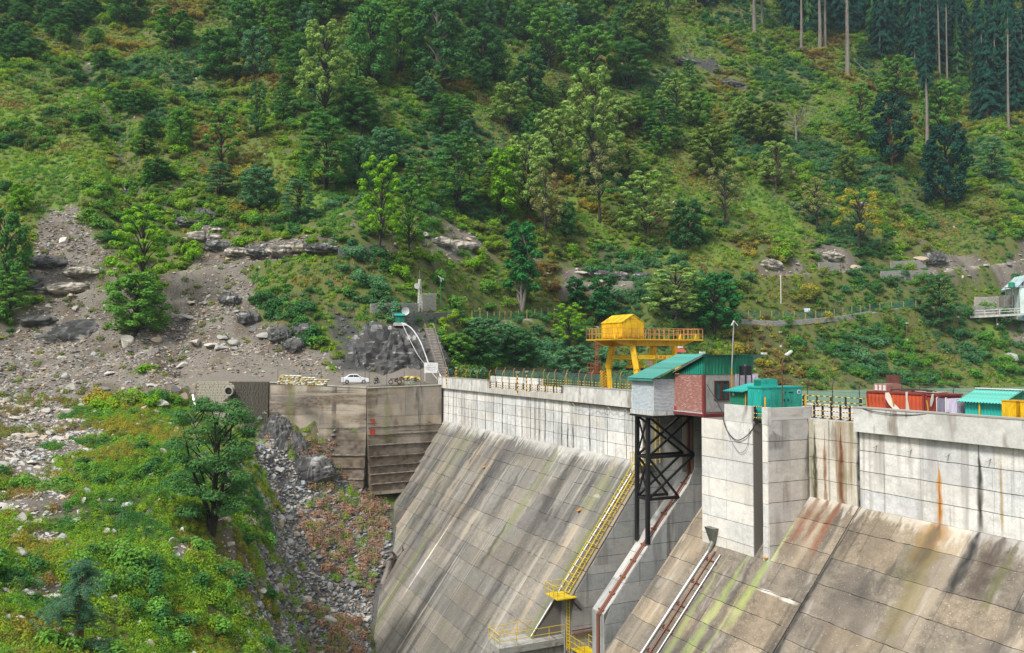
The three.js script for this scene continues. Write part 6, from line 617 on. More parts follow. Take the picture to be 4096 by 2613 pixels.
// ---------- things along the right parapet ----------
const CRED = painted([0.5, 0.075, 0.022], 0.6), DRED = painted([0.25, 0.04, 0.03], 0.6);
function container(label, u0, u1, x, mat, h = 1.9) { const g = thing('cargo_container', label, 'container'); mesh('shell', box(x + 0.06, x + 2.3, 0, h, u0 + 0.05, u1 - 0.05), mat, g); mesh('side_sheet', corrugated(V(x + 0.02, 0.05, u1), V(0, 0, -(u1 - u0)), new THREE.Vector3(0, h - 0.15, 0), 0.02, Math.round((u1 - u0) * 3.4), 0.05), mat, g); mesh('roof_frame', box(x - 0.06, x + 2.36, h - 0.02, h + 0.1, u0 - 0.03, u1 + 0.03), DRED, g); for (const u of [u0, u1]) mesh('corner_post', box(x - 0.06, x + 0.08, 0, h, u - 0.07, u + 0.07), DRED, g); return g; }
container('rusty red container at the free end of the right parapet', 39.75, 41.35, 47.4, CRED); container('middle orange red container partly covered with torn cloth', 36.75, 39.5, 47.2, CRED, 1.92); container('dark red container beside the lilac door', 35.75, 36.6, 47.3, DRED, 1.88);
{ const g = thing('rusty_box', 'rusty patched box with a raised lid on top of the red container', 'box'); mesh('box_body', box(47.6, 49.0, 2.01, 2.5, 39.9, 41.0), painted([0.4, 0.2, 0.16]), g); mesh('raised_lid', box(48.9, 48.98, 2.4, 3.1, 39.95, 41.05), painted([0.12, 0.045, 0.035]), g); for (let k = 0; k < 3; k++) mesh('paint_patch', box(47.58, 47.6, 2.05, 2.42, 40.0 + k * 0.34, 40.2 + k * 0.34), WHITE, g); }
{ const g = thing('lilac_cabin', 'small lilac cabin with grey door at the end of the red containers', 'cabin'); mesh('wall', box(47.2, 49, 0, 1.75, 34.4, 35.1), painted([0.55, 0.5, 0.66]), g); mesh('door', box(47.1, 47.2, 0.05, 1.75, 35.12, 35.7), painted([0.2, 0.19, 0.26]), g); mesh('door_frame', [box(47.08, 47.2, 0, 1.82, 35.06, 35.12), box(47.08, 47.2, 0, 1.82, 35.7, 35.74)], WHITE, g); }
{ const cl = painted([0.6, 0.58, 0.5], 0.9), R = rng(12); const rag = (label, pts, w) => meta(mesh('torn_cloth', ribbon(pts, w, pts.length * 3), cl), label, 'cloth', null); rag('torn white cloth hanging in a fan over the middle container', [V(47.05, 1.95, 39.4), V(47.0, 1.6, 39.3), V(46.95, 1.2, 39.0), V(46.9, 0.9, 38.6), V(46.85, 0.65, 38.3)], 0.22); rag('narrow white cloth strip hanging between two containers', [V(47.05, 2.05, 37.9), V(47.0, 1.6, 37.85), V(46.98, 1.1, 37.8), V(46.95, 0.65, 37.75)], 0.1); rag('white cloth strip beside the lilac cabin', [V(47.1, 2.0, 36.0), V(47.05, 1.6, 36.02), V(47.05, 1.2, 36.1)], 0.08);
  const h = thing('pipe_heap', 'heap of black hoses and planks lying on the container roofs', 'scrap heap'); for (let k = 0; k < 7; k++) { const u = 36 + R() * 3; mesh('hose', tube([V(47.6 + R(), 2.06 + R() * 0.12, u), V(48.2 + R() * 0.5, 2.1 + R() * 0.25, u + 0.7), V(47.7 + R(), 2.06 + R() * 0.1, u + 1.4 + R())], 0.045, 14), BLK2, h); } for (let k = 0; k < 4; k++) mesh('plank', bar(V(47.5 + k * 0.3, 2.06 + k * 0.02, 35.9), V(47.7 + k * 0.25, 2.1, 37.6 + k * 0.3), 0.14, 0.04), painted([0.42, 0.38, 0.33]), h); }
{ const g = thing('roadside_shed', 'green shed with pale teal sheet roof at the right parapet', 'shed'); mesh('wall', corrugated(V(47.4, 0, 34.0), V(0, 0, -2.45), new THREE.Vector3(0, 1.7, 0), 0.03, 12, 0.03), TEAL, g); mesh('side_wall', box(47.4, 50, 0, 1.75, 31.5, 31.55), GREEN, g); mesh('gable', prism([V(47.4, 1.75, 31.4), V(50.4, 1.75, 31.4), V(48.9, 2.35, 31.4)], new THREE.Vector3(0, 0, -0.05)), GREEN, g); mesh('roof', corrugated(V(47.0, 1.66, 34.25), V(0, 0, -2.95), new THREE.Vector3(1.9, 0.72, 0), 0.03, 15, -0.05), painted([0.12, 0.5, 0.42], 0.4, 0.1), g); mesh('roof', corrugated(V(50.8, 1.66, 31.3), V(0, 0, 2.95), new THREE.Vector3(-1.9, 0.72, 0), 0.03, 15, -0.05), TEAL, g); mesh('ridge_cap', bar(V(48.9, 2.42, 31.25), V(48.9, 2.42, 34.3), 0.22, 0.06), WHITE, g); mesh('post', rod(V(47.2, 0, 32.9), V(47.2, 1.7, 32.9), 0.05), YEL, g); }
for (const [u0, u1, l] of [[30.45, 31.3, 'yellow steel cabinet beside the green shed'], [28.6, 30.2, 'wider ochre cabinet past the yellow cabinet']]) { const g = thing('steel_cabinet', l, 'cabinet'); mesh('case', box(46.9, 48, 0, 1.8, u0, u1), YEL, g); mesh('door', box(46.86, 46.9, 0.1, 1.72, u0 + 0.06, u1 - 0.06), painted([0.75, 0.46, 0.01], 0.5), g); mesh('top', box(46.86, 48.05, 1.8, 1.86, u0 - 0.03, u1 + 0.03), DYEL, g); }
for (const [u, l] of [[38.8, 'yellow bent guard post before the middle container'], [41.0, 'yellow bent guard post before the end container'], [36.2, 'yellow bent guard post before the dark red container']]) meta(mesh('guard_post', tube([V(46.9, 0, u), V(46.9, 1.1, u), V(46.85, 1.6, u + 0.05)], 0.05, 8), OY), l, 'post');
meta(mesh('parapet_cable', tube([V(44.6, 1.1, 40), V(44.42, 0.85, 38.5), V(44.45, 0.75, 36), V(44.6, 1.08, 33)], 0.025, 30), BLK2), 'thin black cable sagging along the right parapet', 'cable');
// ---------- ladder, landings and pipes on the dam face ----------
const YL = painted([0.72, 0.52, 0.015], 0.5), slopeAt = (y, s = SLT, lift = 0.15) => 45 + s * (y + 5.7) - lift;
{ const g = thing('caged_ladder', 'long yellow caged ladder climbing the edge of the sloping face', 'ladder'), y0 = -6.6, y1 = -16.9, P = (f, u, z) => V(slopeAt(lerp(y0, y1, f), SLT, z), lerp(y0, y1, f) + z * 0.5, u);
  for (const u of [64.8, 65.45]) mesh('stile', rod(P(0, u, 0.2), P(1, u, 0.2), 0.05), YL, g); for (let k = 0; k <= 26; k++) mesh('rung', rod(P(k / 26, 64.8, 0.2), P(k / 26, 65.45, 0.2), 0.03, 5), YL, g);
  for (let k = 0; k <= 15; k++) { const f = 0.02 + k / 15 * 0.93; mesh('cage_hoop', tube([P(f, 64.75, 0.2), P(f - 0.015, 64.65, 0.65), P(f - 0.02, 65.1, 0.98), P(f - 0.015, 65.6, 0.65), P(f, 65.5, 0.2)], 0.035, 12), YL, g); } for (const [u, z] of [[64.66, 0.65], [65.1, 0.97], [65.6, 0.65]]) mesh('cage_strap', rod(P(0, u, z), P(0.96, u, z), 0.03), YL, g); }
meta(mesh('silver_pipe', rod(V(slopeAt(-6.8), -6.8, 65.95), V(slopeAt(-20.8), -20.8, 66.6), 0.11, 8), STEEL), 'bright silver pipe running down the dam face beside the yellow ladder', 'pipe');
function landing(name, label, x0, x1, u0, u1, y, sides) { const g = thing(name, label, 'platform'); mesh('floor_plate', box(x0, x1, y - 0.08, y, u0, u1), YL, g); handrail(g, sides.map(([x, u]) => V(x, y, u)), 1.05, 0.9, YL); return g; }
landing('ladder_landing', 'yellow landing with railing at the foot of the caged ladder', 34.9, 36.9, 63.9, 66.2, -17.0, [[36.7, 66.2], [34.9, 66.2], [34.9, 63.9], [35.6, 63.9]]); landing('ladder_landing', 'small yellow landing half hidden behind the black trestle', 43.5, 45.2, 63.9, 65.3, -5.75, [[43.5, 63.9], [43.5, 65.3], [45, 65.3]]);
{ const g = thing('wall_ladder', 'slim yellow ladder hanging below the ladder landing', 'ladder'); for (const u of [64.6, 65.1]) mesh('stile', rod(V(36.5, -17, u), V(36.5, -22, u), 0.04), YL, g); for (let k = 0; k < 16; k++) mesh('rung', rod(V(36.5, -17.2 - k * 0.3, 64.6), V(36.5, -17.2 - k * 0.3, 65.1), 0.025, 5), YL, g); for (const [a, b] of [[-17.1, -18.4]]) mesh('strut', bar(V(36.3, a, 64.1), V(37.6, b, 64.4), 0.1), painted([0.18, 0.06, 0.05]), g);
  const up = thing('wall_ladder', 'yellow ladder on the recess wall behind the black trestle', 'ladder'); for (const u of [64.15, 64.25]) mesh('stile', rod(V(u === 64.15 ? 45.6 : 46.1, -5.7, 64.2), V(u === 64.15 ? 45.6 : 46.1, -0.7, 64.2), 0.04), YL, up); for (let k = 0; k < 15; k++) mesh('rung', rod(V(45.6, -5.4 + k * 0.32, 64.2), V(46.1, -5.4 + k * 0.32, 64.2), 0.025, 5), YL, up); }
{ const g = thing('valve_platform', 'concrete valve platform with thin yellow railings at the foot of the recess', 'platform'); mesh('slab', box(30.0, 37.2, -21.6, -21.0, 65.5, 68), conc(mapRecess, [0.85, 0.83, 0.78]), g); mesh('base', box(30.4, 37, -34, -21.65, 65.8, 67.8), conc(mapRecess, [0.8, 0.78, 0.72]), g); handrail(g, [V(36.6, -21, 65.6), V(30.1, -21, 65.6), V(30.1, -21, 67.9), V(34.3, -21, 67.9)], 1.15, 1.5, YL);
  const w = landing('valve_walkway', 'bright yellow plate walkway leading from the valve platform', 36.6, 38.2, 62.2, 66.0, -21.6, [[36.6, 65.4], [36.6, 62.2]]); handrail(w, [V(38.2, -21.6, 66), V(38.2, -21.6, 62.2)], 1.05, 0.9, YL); const o = thing('guard_railing', 'yellow guard railing in front of the valve platform', 'railing'); handrail(o, [V(31.5, -23.2, 64.5), V(36.4, -23.2, 64.6), V(39.5, -23.6, 60.9)], 1.1, 1.3, YL); meta(mesh('grey_post', rod(V(36.4, -24, 65.3), V(36.4, -20.2, 65.3), 0.09), STEEL), 'grey steel post beside the yellow walkway', 'post'); }
{ const g = thing('drain_funnel', 'tapered grey steel funnel box under the pier', 'funnel'); const yv = -9.7, x = slopeAt(yv, SRT, 0.3); mesh('hopper', [new THREE.CylinderGeometry(0.75, 0.35, 1.1, 4, 1).rotateY(Math.PI / 4).translate(x, yv + 0.5, -50.3)], painted([0.22, 0.23, 0.2], 0.6, 0.4), g); mesh('spout', rod(V(x - 0.1, yv, 50.3), V(x - 0.5, yv - 0.7, 50.35), 0.2, 10), painted([0.22, 0.23, 0.2], 0.6, 0.4), g); }
for (const [u, r, y0, m, l] of [[50.35, 0.13, -10.2, STEEL, 'thick silver drain pipe running down from the funnel box'], [49.0, 0.07, -10.4, STEEL, 'thin silver pipe beside the thick drain pipe'], [49.7, 0.06, -10.3, painted([0.2, 0.08, 0.05]), 'thin rusty pipe between the two silver pipes']]) { const g = thing('slope_pipe', l, 'pipe'); mesh('run', rod(V(slopeAt(y0, SRT, 0.2), y0, u), V(slopeAt(-25, SRT, 0.2), -25, u + (u > 50 ? 0.2 : 0)), r, 8), m, g); for (let k = 0; k < 9; k++) { const y = y0 - 0.6 - k * 1.5; mesh('saddle', bxc(0.18, 0.1, r * 4, slopeAt(y, SRT, 0.12), y, -u), painted([0.2, 0.1, 0.07]), g); } }
for (let k = 0; k < 7; k++) meta(mesh('cross_bar', bar(V(slopeAt(-10.9 - k * 1.5, SRT, 0.2), -10.9 - k * 1.5, 49.0), V(slopeAt(-10.9 - k * 1.5, SRT, 0.2), -10.9 - k * 1.5, 50.2), 0.07), painted([0.16, 0.06, 0.04])), 'short rusty cross bar tying the slope pipes together', 'bar', 'cross bars of the slope pipes');
for (const [px, py, l] of [[485, 467, 'upper orange survey mark on the sloping face'], [580, 510, 'lower orange survey mark on the sloping face'], [768, 557, 'orange brown lump at the foot of the pier']]) { const d = sight(px, py), s = px > 700 ? SRT : SLT, t = (45 + s * (EYE.y + 5.7)) / (d.x - s * d.y) - 0.15; const m = mesh('survey_mark', STONES[2], painted([0.6, 0.27, 0.02])); m.scale.setScalar(0.42); m.position.set(d.x * t, EYE.y + d.y * t, d.z * t); meta(m, l, 'mark'); }
// ---------- parking platform beyond the dam ----------
const roadAt = (px, py, y = 0.05) => { const d = sight(px, py), t = (y - EYE.y) / d.y; return new THREE.Vector3(d.x * t, y, d.z * t); };
const faceOn = Math.atan2(-RT.z, RT.x); // turn that lays a thing's x axis across the view
{ const p = roadAt(355, 383.6); const g = thing('parked_car', 'white sedan parked on the road by the rock outcrop', 'car', null, p); g.rotation.y = faceOn + 0.25; const W = 1.7, prof = (pts, w, m, n, par, b = 0.06) => { const s = new THREE.Shape(pts.map(([x, y]) => new THREE.Vector2(x, y))), e = new THREE.ExtrudeGeometry(s, { depth: w, bevelEnabled: true, bevelSize: b, bevelThickness: b, bevelSegments: 3 }).translate(0, 0, -w / 2); return mesh(n, e, m, par); };
  const paintW = new THREE.MeshPhysicalMaterial({ color: lin(0.75, 0.76, 0.78), roughness: 0.3, clearcoat: 0.8 }), glass = new THREE.MeshPhysicalMaterial({ color: lin(0.03, 0.045, 0.06), roughness: 0.06 }); const bd = prof([[-2.0, 0.32], [2.0, 0.3], [2.05, 0.62], [1.9, 0.78], [0.95, 0.93], [-1.55, 0.98], [-2.0, 0.9]], W - 0.12, paintW, 'body', g); prof([[-1.5, 0.98], [-0.85, 1.4], [0.25, 1.42], [1.0, 0.95]], W - 0.34, paintW, 'cabin', g);
  for (const s of [-1, 1]) { const z = s * (W / 2 - 0.1); const wd = (pts) => mesh('window', prism(pts.map(([x, y]) => new THREE.Vector3(x, y, z)), new THREE.Vector3(0, 0, s * 0.02)), glass, g); wd([[-1.25, 1.02], [-0.78, 1.33], [-0.3, 1.34], [-0.3, 1.0]]); wd([[-0.24, 1.0], [-0.24, 1.34], [0.22, 1.34], [0.75, 1.0]]); for (const x of [-1.25, 1.25]) { const w = mesh('wheel', new THREE.CylinderGeometry(0.31, 0.31, 0.2, 20).rotateX(Math.PI / 2).translate(x, 0.31, s * (W / 2 - 0.08)), std([0.015, 0.015, 0.015], 0.8), g); mesh('rim', new THREE.CylinderGeometry(0.19, 0.19, 0.22, 14).rotateX(Math.PI / 2).translate(x, 0.31, s * (W / 2 - 0.07)), STEEL, w); } mesh('headlight', bxc(0.12, 0.14, 0.35, 1.98, 0.66, s * 0.58), painted([0.6, 0.6, 0.58], 0.2), g); mesh('tail_light', bxc(0.08, 0.16, 0.3, -2.02, 0.78, s * 0.6), painted([0.4, 0.03, 0.03], 0.3), g); mesh('mirror', bxc(0.14, 0.1, 0.12, 0.68, 1.02, s * (W / 2 + 0.05)), paintW, g); }
  mesh('windscreen', prism([new THREE.Vector3(0.42, 1.36, -0.62), new THREE.Vector3(0.42, 1.36, 0.62), new THREE.Vector3(1.02, 1.0, 0.66), new THREE.Vector3(1.02, 1.0, -0.66)], new THREE.Vector3(0.02, 0.04, 0)), glass, g); mesh('bumper', bxc(0.1, 0.18, 1.5, 2.06, 0.42, 0), std([0.1, 0.1, 0.1], 0.6), g); }
{ const proto = (p, turn, col, label) => { const g = thing('motorcycle', label, 'motorcycle', null, p); g.rotation.y = turn; for (const x of [-0.65, 0.68]) { const w = mesh('wheel', new THREE.TorusGeometry(0.3, 0.06, 8, 20).translate(x, 0.34, 0), std([0.012, 0.012, 0.012], 0.8), g); mesh('hub', new THREE.CylinderGeometry(0.09, 0.09, 0.12, 10).rotateX(Math.PI / 2).translate(x, 0.34, 0), STEEL, w); } mesh('fuel_tank', new THREE.SphereGeometry(0.2, 12, 8).scale(1.4, 0.75, 0.8).translate(0.2, 0.82, 0), painted(col, 0.25), g); mesh('seat', new THREE.BoxGeometry(0.75, 0.1, 0.24).translate(-0.35, 0.8, 0), std([0.015, 0.015, 0.015], 0.6), g); mesh('engine', bxc(0.35, 0.34, 0.26, 0.08, 0.46, 0), painted([0.12, 0.12, 0.12], 0.4, 0.5), g); const v = (x, y, z) => new THREE.Vector3(x, y, z); mesh('frame', [bar(v(0.45, 0.9, 0), v(-0.05, 0.35, 0), 0.05), bar(v(-0.05, 0.35, 0), v(-0.65, 0.34, 0), 0.05), bar(v(-0.65, 0.75, 0), v(0.3, 0.75, 0), 0.05)], BLK2, g); mesh('fork', [bar(v(0.42, 0.98, 0.08), v(0.68, 0.34, 0.08), 0.04), bar(v(0.42, 0.98, -0.08), v(0.68, 0.34, -0.08), 0.04)], STEEL, g); mesh('handlebar', rod(v(0.38, 1.05, -0.36), v(0.38, 1.05, 0.36), 0.022), BLK2, g); mesh('headlamp', new THREE.SphereGeometry(0.1, 10, 8).translate(0.52, 0.9, 0), STEEL, g); mesh('exhaust', rod(v(0, 0.32, 0.16), v(-0.8, 0.38, 0.16), 0.045), STEEL, g); };
  proto(roadAt(376.5, 383.8), faceOn + 1.35, [0.02, 0.02, 0.02], 'black motorcycle parked alone nearest the white car'); proto(roadAt(395, 384.2), faceOn + 0.4, [0.25, 0.02, 0.02], 'dark red motorcycle at the edge of the parked row'); proto(roadAt(400, 383.2), faceOn + 0.7, [0.02, 0.02, 0.025], 'black motorcycle in the middle of the parked row'); proto(roadAt(406.5, 383.4), faceOn + 0.5, [0.03, 0.05, 0.12], 'blue black motorcycle next to the yellow tarpaulin'); proto(roadAt(414.5, 383.4), faceOn + 0.9, [0.05, 0.05, 0.05], 'grey motorcycle at the end of the row by the dam'); }
{ const R = rng(33), a = roadAt(279, 384.5, 0.2), b = roadAt(329, 386.2, 0.2), g = thing('sandbag_wall', 'low wall of stacked white and yellow sandbags along the road edge', 'sandbag wall'), L = a.distanceTo(b), dir = b.clone().sub(a).normalize(); for (let r = 0; r < 6; r++) { const list = [[], []]; for (let s = r * 0.12; s < L - (r > 3 ? L * 0.25 : 0) * (r - 3) - 0.3; s += 0.52 + R() * 0.1) { const q = new THREE.SphereGeometry(0.34, 8, 6).scale(1.05, 0.42, 0.75); q.rotateY(Math.atan2(-dir.z, dir.x) + (R() - 0.5) * 0.3); const p = a.clone().addScaledVector(dir, s); list[R() < 0.6 ? 0 : 1].push(q.translate(p.x + (R() - 0.5) * 0.2, p.y + 0.12 + r * 0.23 + (R() - 0.5) * 0.05, p.z + (R() - 0.5) * 0.25)); } ['white_bags', 'yellow_bags'].forEach((n, k) => { if (list[k].length) mesh(n, list[k], k ? painted([0.5, 0.4, 0.16], 0.9) : painted([0.68, 0.68, 0.62], 0.9), g).userData.kind = 'stuff'; }); } }
{ const p = roadAt(411.5, 382.4), R = rng(8), g0 = new THREE.IcosahedronGeometry(1, 4), q = g0.attributes.position; for (let i = 0; i < q.count; i++) { const n = 1 + (fbm(q.getX(i) * 2 + 5, q.getY(i) * 2 + q.getZ(i) * 2, 3) - 0.5) * 0.9; q.setXYZ(i, q.getX(i) * 1.7 * n, Math.max(-0.1, q.getY(i) * 1.0 * n), q.getZ(i) * 1.1 * n); } g0.computeVertexNormals(); const m = mesh('tarpaulin_heap', g0, painted([0.66, 0.5, 0.08], 0.6)); m.position.copy(p); meta(m, 'crumpled yellow tarpaulin heap behind the motorcycles', 'tarpaulin'); }
{ const p = roadAt(431, 381.8, 0.0), g = thing('notice_board', 'white notice board on two posts near the steel stairs', 'sign', null, p); g.rotation.y = faceOn; for (const x of [-1, 1]) mesh('post', rod(new THREE.Vector3(x, 0, 0), new THREE.Vector3(x, 2.0, 0), 0.05), WHITE, g); const b = mesh('board', new THREE.BoxGeometry(2.3, 1.7, 0.06).translate(0, 2.3, 0), painted([0.75, 0.75, 0.76]), g); for (let k = 0; k < 3; k++) mesh('text_line', bxc(k ? 1.5 : 0.9, 0.09, 0.02, 0, 2.75 - k * 0.4, 0.04), painted([0.45, 0.47, 0.5]), b); }
{ const p = roadAt(448, 379.2, 0.1), g = thing('small_sign', 'small teal sign plate at the far end of the crest fence', 'sign', null, p); g.rotation.y = faceOn; mesh('post', rod(new THREE.Vector3(0, 0, 0), new THREE.Vector3(0, 1.4, 0), 0.05), STEEL, g); mesh('plate', bxc(1.4, 1.0, 0.05, 0, 1.5, 0), painted([0.02, 0.22, 0.22]), g); mesh('text_line', bxc(0.9, 0.12, 0.02, 0, 1.7, 0.03), WHITE, g); }
{ // steel stairs up the rock
  const g = thing('steel_stairs', 'long narrow steel stairway climbing beside the dark outcrop', 'stairs'), p = atDepth(444, 379, 139), q = atDepth(429, 329, 143), sd = RT.clone().multiplyScalar(0.75); for (const s of [-1, 1]) { const o = sd.clone().multiplyScalar(s); mesh('stringer', bar(p.clone().add(o), q.clone().add(o), 0.12), painted([0.2, 0.15, 0.12]), g); mesh('handrail', rod(p.clone().add(o).add(new THREE.Vector3(0, 1, 0)), q.clone().add(o).add(new THREE.Vector3(0, 1, 0)), 0.05), painted([0.3, 0.25, 0.22]), g); } for (let k = 0; k <= 32; k++) { const c = p.clone().lerp(q, k / 32); mesh('tread', bar(c.clone().sub(sd), c.clone().add(sd), 0.1, 0.22), painted([0.33, 0.3, 0.27]), g); } for (let k = 0; k <= 6; k++) for (const s of [-1, 1]) { const c = p.clone().lerp(q, k / 6).addScaledVector(sd, s); mesh('stanchion', rod(c, c.clone().setY(c.y + 1), 0.035), painted([0.3, 0.25, 0.22]), g); } }
for (const [r, pts, l] of [[0.11, [[402, 323, 143], [412, 329, 138.5], [420, 341, 137], [426, 356, 136.5], [430, 366, 136], [437, 370, 136], [441, 377, 135]], 'thick white pipe curving over the dark outcrop'], [0.05, [[402, 323, 142.5], [409, 338, 137.5], [418, 355, 136], [428, 368, 135.5], [438, 380, 134.5]], 'thin grey pipe slanting down the dark outcrop']]) meta(mesh('rock_pipe', tube(pts.map((a) => atDepth(...a)), r, 40), WHITE), l, 'pipe');
for (let k = 0, R = rng(4); k < 1; k++) { const g = thing('road_fence', 'sparse dark wire fence posts along the wall tops', 'fence'); for (const [x0, u0, x1, u1, y] of [[21, 124.3, 32.4, 118, 0.1], [33, 117.9, 44, 118.9, -0.2]]) for (let i = 0; i <= 4; i++) { const x = lerp(x0, x1, i / 4), u = lerp(u0, u1, i / 4); mesh('post', rod(V(x, y, u), V(x, y + 2.2, u), 0.035), painted([0.1, 0.07, 0.06]), g); } }
// ---------- small structures on the hill ----------
const stand = (px, py, from = 128) => { const g = onGround(px, py, from); return { p: new THREE.Vector3(g.x, g.y, -g.u), m: g.m, g }; };
{ const { p } = stand(399.5, 325); const g = thing('meter_hut', 'tiny green sheet hut on a white plinth above the dark outcrop', 'hut', null, p); g.rotation.y = faceOn + 0.3; g.scale.setScalar(1.15); mesh('plinth', bxc(2, 0.5, 1.6, 0, 0.1, 0), painted([0.6, 0.58, 0.54]), g); mesh('wall', bxc(1.5, 1.2, 1.2, 0, 0.95, 0), GREEN, g); mesh('door', bxc(0.6, 0.95, 0.04, -0.3, 0.85, 0.62), painted([0.015, 0.26, 0.16]), g); mesh('roof', prism([new THREE.Vector3(-0.95, 1.5, 0.8), new THREE.Vector3(0.95, 1.5, 0.8), new THREE.Vector3(0.75, 1.85, 0), new THREE.Vector3(-0.75, 1.85, 0)], new THREE.Vector3(0, 0.06, -0.75)), TEAL, g); }
function dish(p, h, r, label, poleMat) { const g = thing('dish_antenna', label, 'antenna', null, p); g.rotation.y = faceOn + 0.4; mesh('pole', rod(new THREE.Vector3(0, 0, 0), new THREE.Vector3(0, h, 0), 0.06), poleMat, g); const pts = []; for (let k = 0; k <= 8; k++) pts.push(new THREE.Vector2(r * k / 8, 0.25 * r * (k / 8) ** 2)); mesh('reflector', new THREE.LatheGeometry(pts, 20).rotateX(Math.PI / 2).translate(0, h, 0.1), WHITE, g); mesh('feed_arm', rod(new THREE.Vector3(0, h, 0.1), new THREE.Vector3(0, h + 0.1, 0.75), 0.03), STEEL, g); }
dish(stand(405, 324).p, 2.4, 0.75, 'round white dish antenna on a pole beside the tiny green hut', painted([0.02, 0.2, 0.14]));
{ const { p, m } = stand(419.5, 312), g = thing('lattice_mast', 'slim white lattice mast with a small dish on the terraces', 'mast', null, p), H = 33 * m, w = 0.5; const c = (k, y) => { const t = k * 2.094, s = lerp(w, 0.22, y / H); return new THREE.Vector3(Math.cos(t) * s, y, Math.sin(t) * s); }; for (let k = 0; k < 3; k++) mesh('leg', rod(c(k, 0), c(k, H), 0.075, 5), WHITE, g); for (let i = 0; i < 12; i++) for (let k = 0; k < 3; k++) mesh('lattice_bar', rod(c(k, H * i / 12), c((k + 1) % 3, H * (i + 1) / 12), 0.04, 4), WHITE, g); mesh('spike', rod(new THREE.Vector3(0, H, 0), new THREE.Vector3(0, H + 1.8, 0), 0.03, 5), STEEL, g); mesh('small_dish', new THREE.CylinderGeometry(0.55, 0.4, 0.2, 16).rotateX(Math.PI / 2).translate(-0.7, H * 0.78, 0.35), WHITE, g); }
{ const { p, m } = stand(440.5, 308), g = thing('wind_vane_pole', 'green pole with white vane blades beside the lattice mast', 'pole', null, p), H = 30 * m; mesh('pole', rod(new THREE.Vector3(0, 0, 0), new THREE.Vector3(0, H, 0), 0.1), painted([0.01, 0.2, 0.1]), g); for (const [x, y] of [[-0.6, 0.45], [0.7, -0.2], [0.15, -0.75]]) mesh('vane', bar(new THREE.Vector3(0, H, 0.1), new THREE.Vector3(x, H + y, 0.1), 0.16, 0.05), WHITE, g); }
// terraces of piled stones: courses of real stones
function stoneTerrace(label, list, h, seed, tone = ROCKM.grey) { const g = thing('stone_wall', label, 'wall'), R = rng(seed), P = list.map(([a, b]) => stand(a, b).p), out = []; for (let k = 0; k < P.length - 1; k++) { const a = P[k], b = P[k + 1], L = a.distanceTo(b), turn = Math.atan2(-(b.z - a.z), b.x - a.x); for (let y = -0.6; y < h; y += 0.26) for (let s = 0; s < L;) { const l = 0.35 + R() * 0.5, q = a.clone().lerp(b, Math.min(1, (s + l / 2) / L)), st = new THREE.BoxGeometry(l - 0.05, 0.22, 0.5 + R() * 0.2); st.rotateY(turn + (R() - 0.5) * 0.1); out.push(st.translate(q.x, q.y + y + (R() - 0.5) * 0.04, q.z + 0.25)); s += l; } } const m = mesh('courses', out, tone, g); m.userData.kind = 'stuff'; return g; }
stoneTerrace('long dry stone terrace wall behind the tiny green hut', [[392, 321], [410, 321], [430, 321], [455, 320]], 1.5, 41, ROCKM.slate); stoneTerrace('grey stone block wall behind the lattice mast', [[421, 309], [434, 308]], 3.0, 42, ROCKM.pale); stoneTerrace('broken stone terrace wall below the weeds on the slope', [[370, 311], [388, 310], [402, 310], [416, 310]], 1.3, 43); stoneTerrace('dark dry stone wall holding the trail under the bright tree', [[338, 256], [352, 254], [368, 254], [384, 253]], 1.6, 44, ROCKM.slate);
stoneTerrace('grey stone wall holding the far trail above the shrubs', [[880, 278], [900, 277], [928, 277]], 1.8, 45, ROCKM.grey); stoneTerrace('dark stone wall behind the far trail under the slide', [[890, 268], [905, 267], [924, 266]], 1.8, 46, ROCKM.grey); stoneTerrace('dark stone wall between the two pale slides', [[818, 269], [828, 269], [838, 270]], 1.8, 47, ROCKM.grey); stoneTerrace('low stone edging under the lake path fence', [[740, 321], [770, 323], [800, 322], [840, 318], [870, 313]], 0.7, 48); stoneTerrace('grey stone wall carrying the ramp of the white building', [[972, 314], [990, 315], [1010, 317], [1040, 318]], 2.4, 49, ROCKM.grey); stoneTerrace('stacked grey stone wall beside the dark opening of the white building', [[974, 308], [986, 308], [1000, 307]], 3.2, 50, ROCKM.pale);
function netFence(label, list, n, h) { const g = thing('net_fence', label, 'fence'), P = list.map(([a, b]) => stand(a, b).p), c = new THREE.CatmullRomCurve3(P), Y2 = painted([0.55, 0.36, 0.05]); for (let k = 0; k <= n; k++) { const p = c.getPointAt(k / n); mesh('post', rod(p.clone().setY(p.y - 0.3), p.clone().setY(p.y + h), 0.09, 5), Y2, g); if (k < n) { const q = c.getPointAt((k + 1) / n), pos = [p.x, p.y, p.z, q.x, q.y, q.z, q.x, q.y + h * 0.92, q.z, p.x, p.y + h * 0.92, p.z], b = new THREE.BufferGeometry(); b.setAttribute('position', new THREE.Float32BufferAttribute(pos, 3)); b.setAttribute('uv', new THREE.Float32BufferAttribute([0, 0, 4, 0, 4, 1, 0, 1], 2)); b.setIndex([0, 1, 2, 0, 2, 3]); b.computeVertexNormals(); mesh('net_panel', b, netFenceMat, g); } } }
const netFenceMat = netMat(1);
netFence('green net fence on yellow posts along the near lake path', [[472, 320], [490, 321], [512, 320], [535, 318], [560, 314]], 13, 2.0); netFence('green net fence on yellow posts along the far lake path', [[708, 317], [740, 319], [780, 320], [820, 319], [850, 315], [880, 311], [916, 309]], 19, 2.3); netFence('short net fence running from the dark tree to the ramp', [[935, 313], [950, 313], [970, 313]], 3, 2.2);
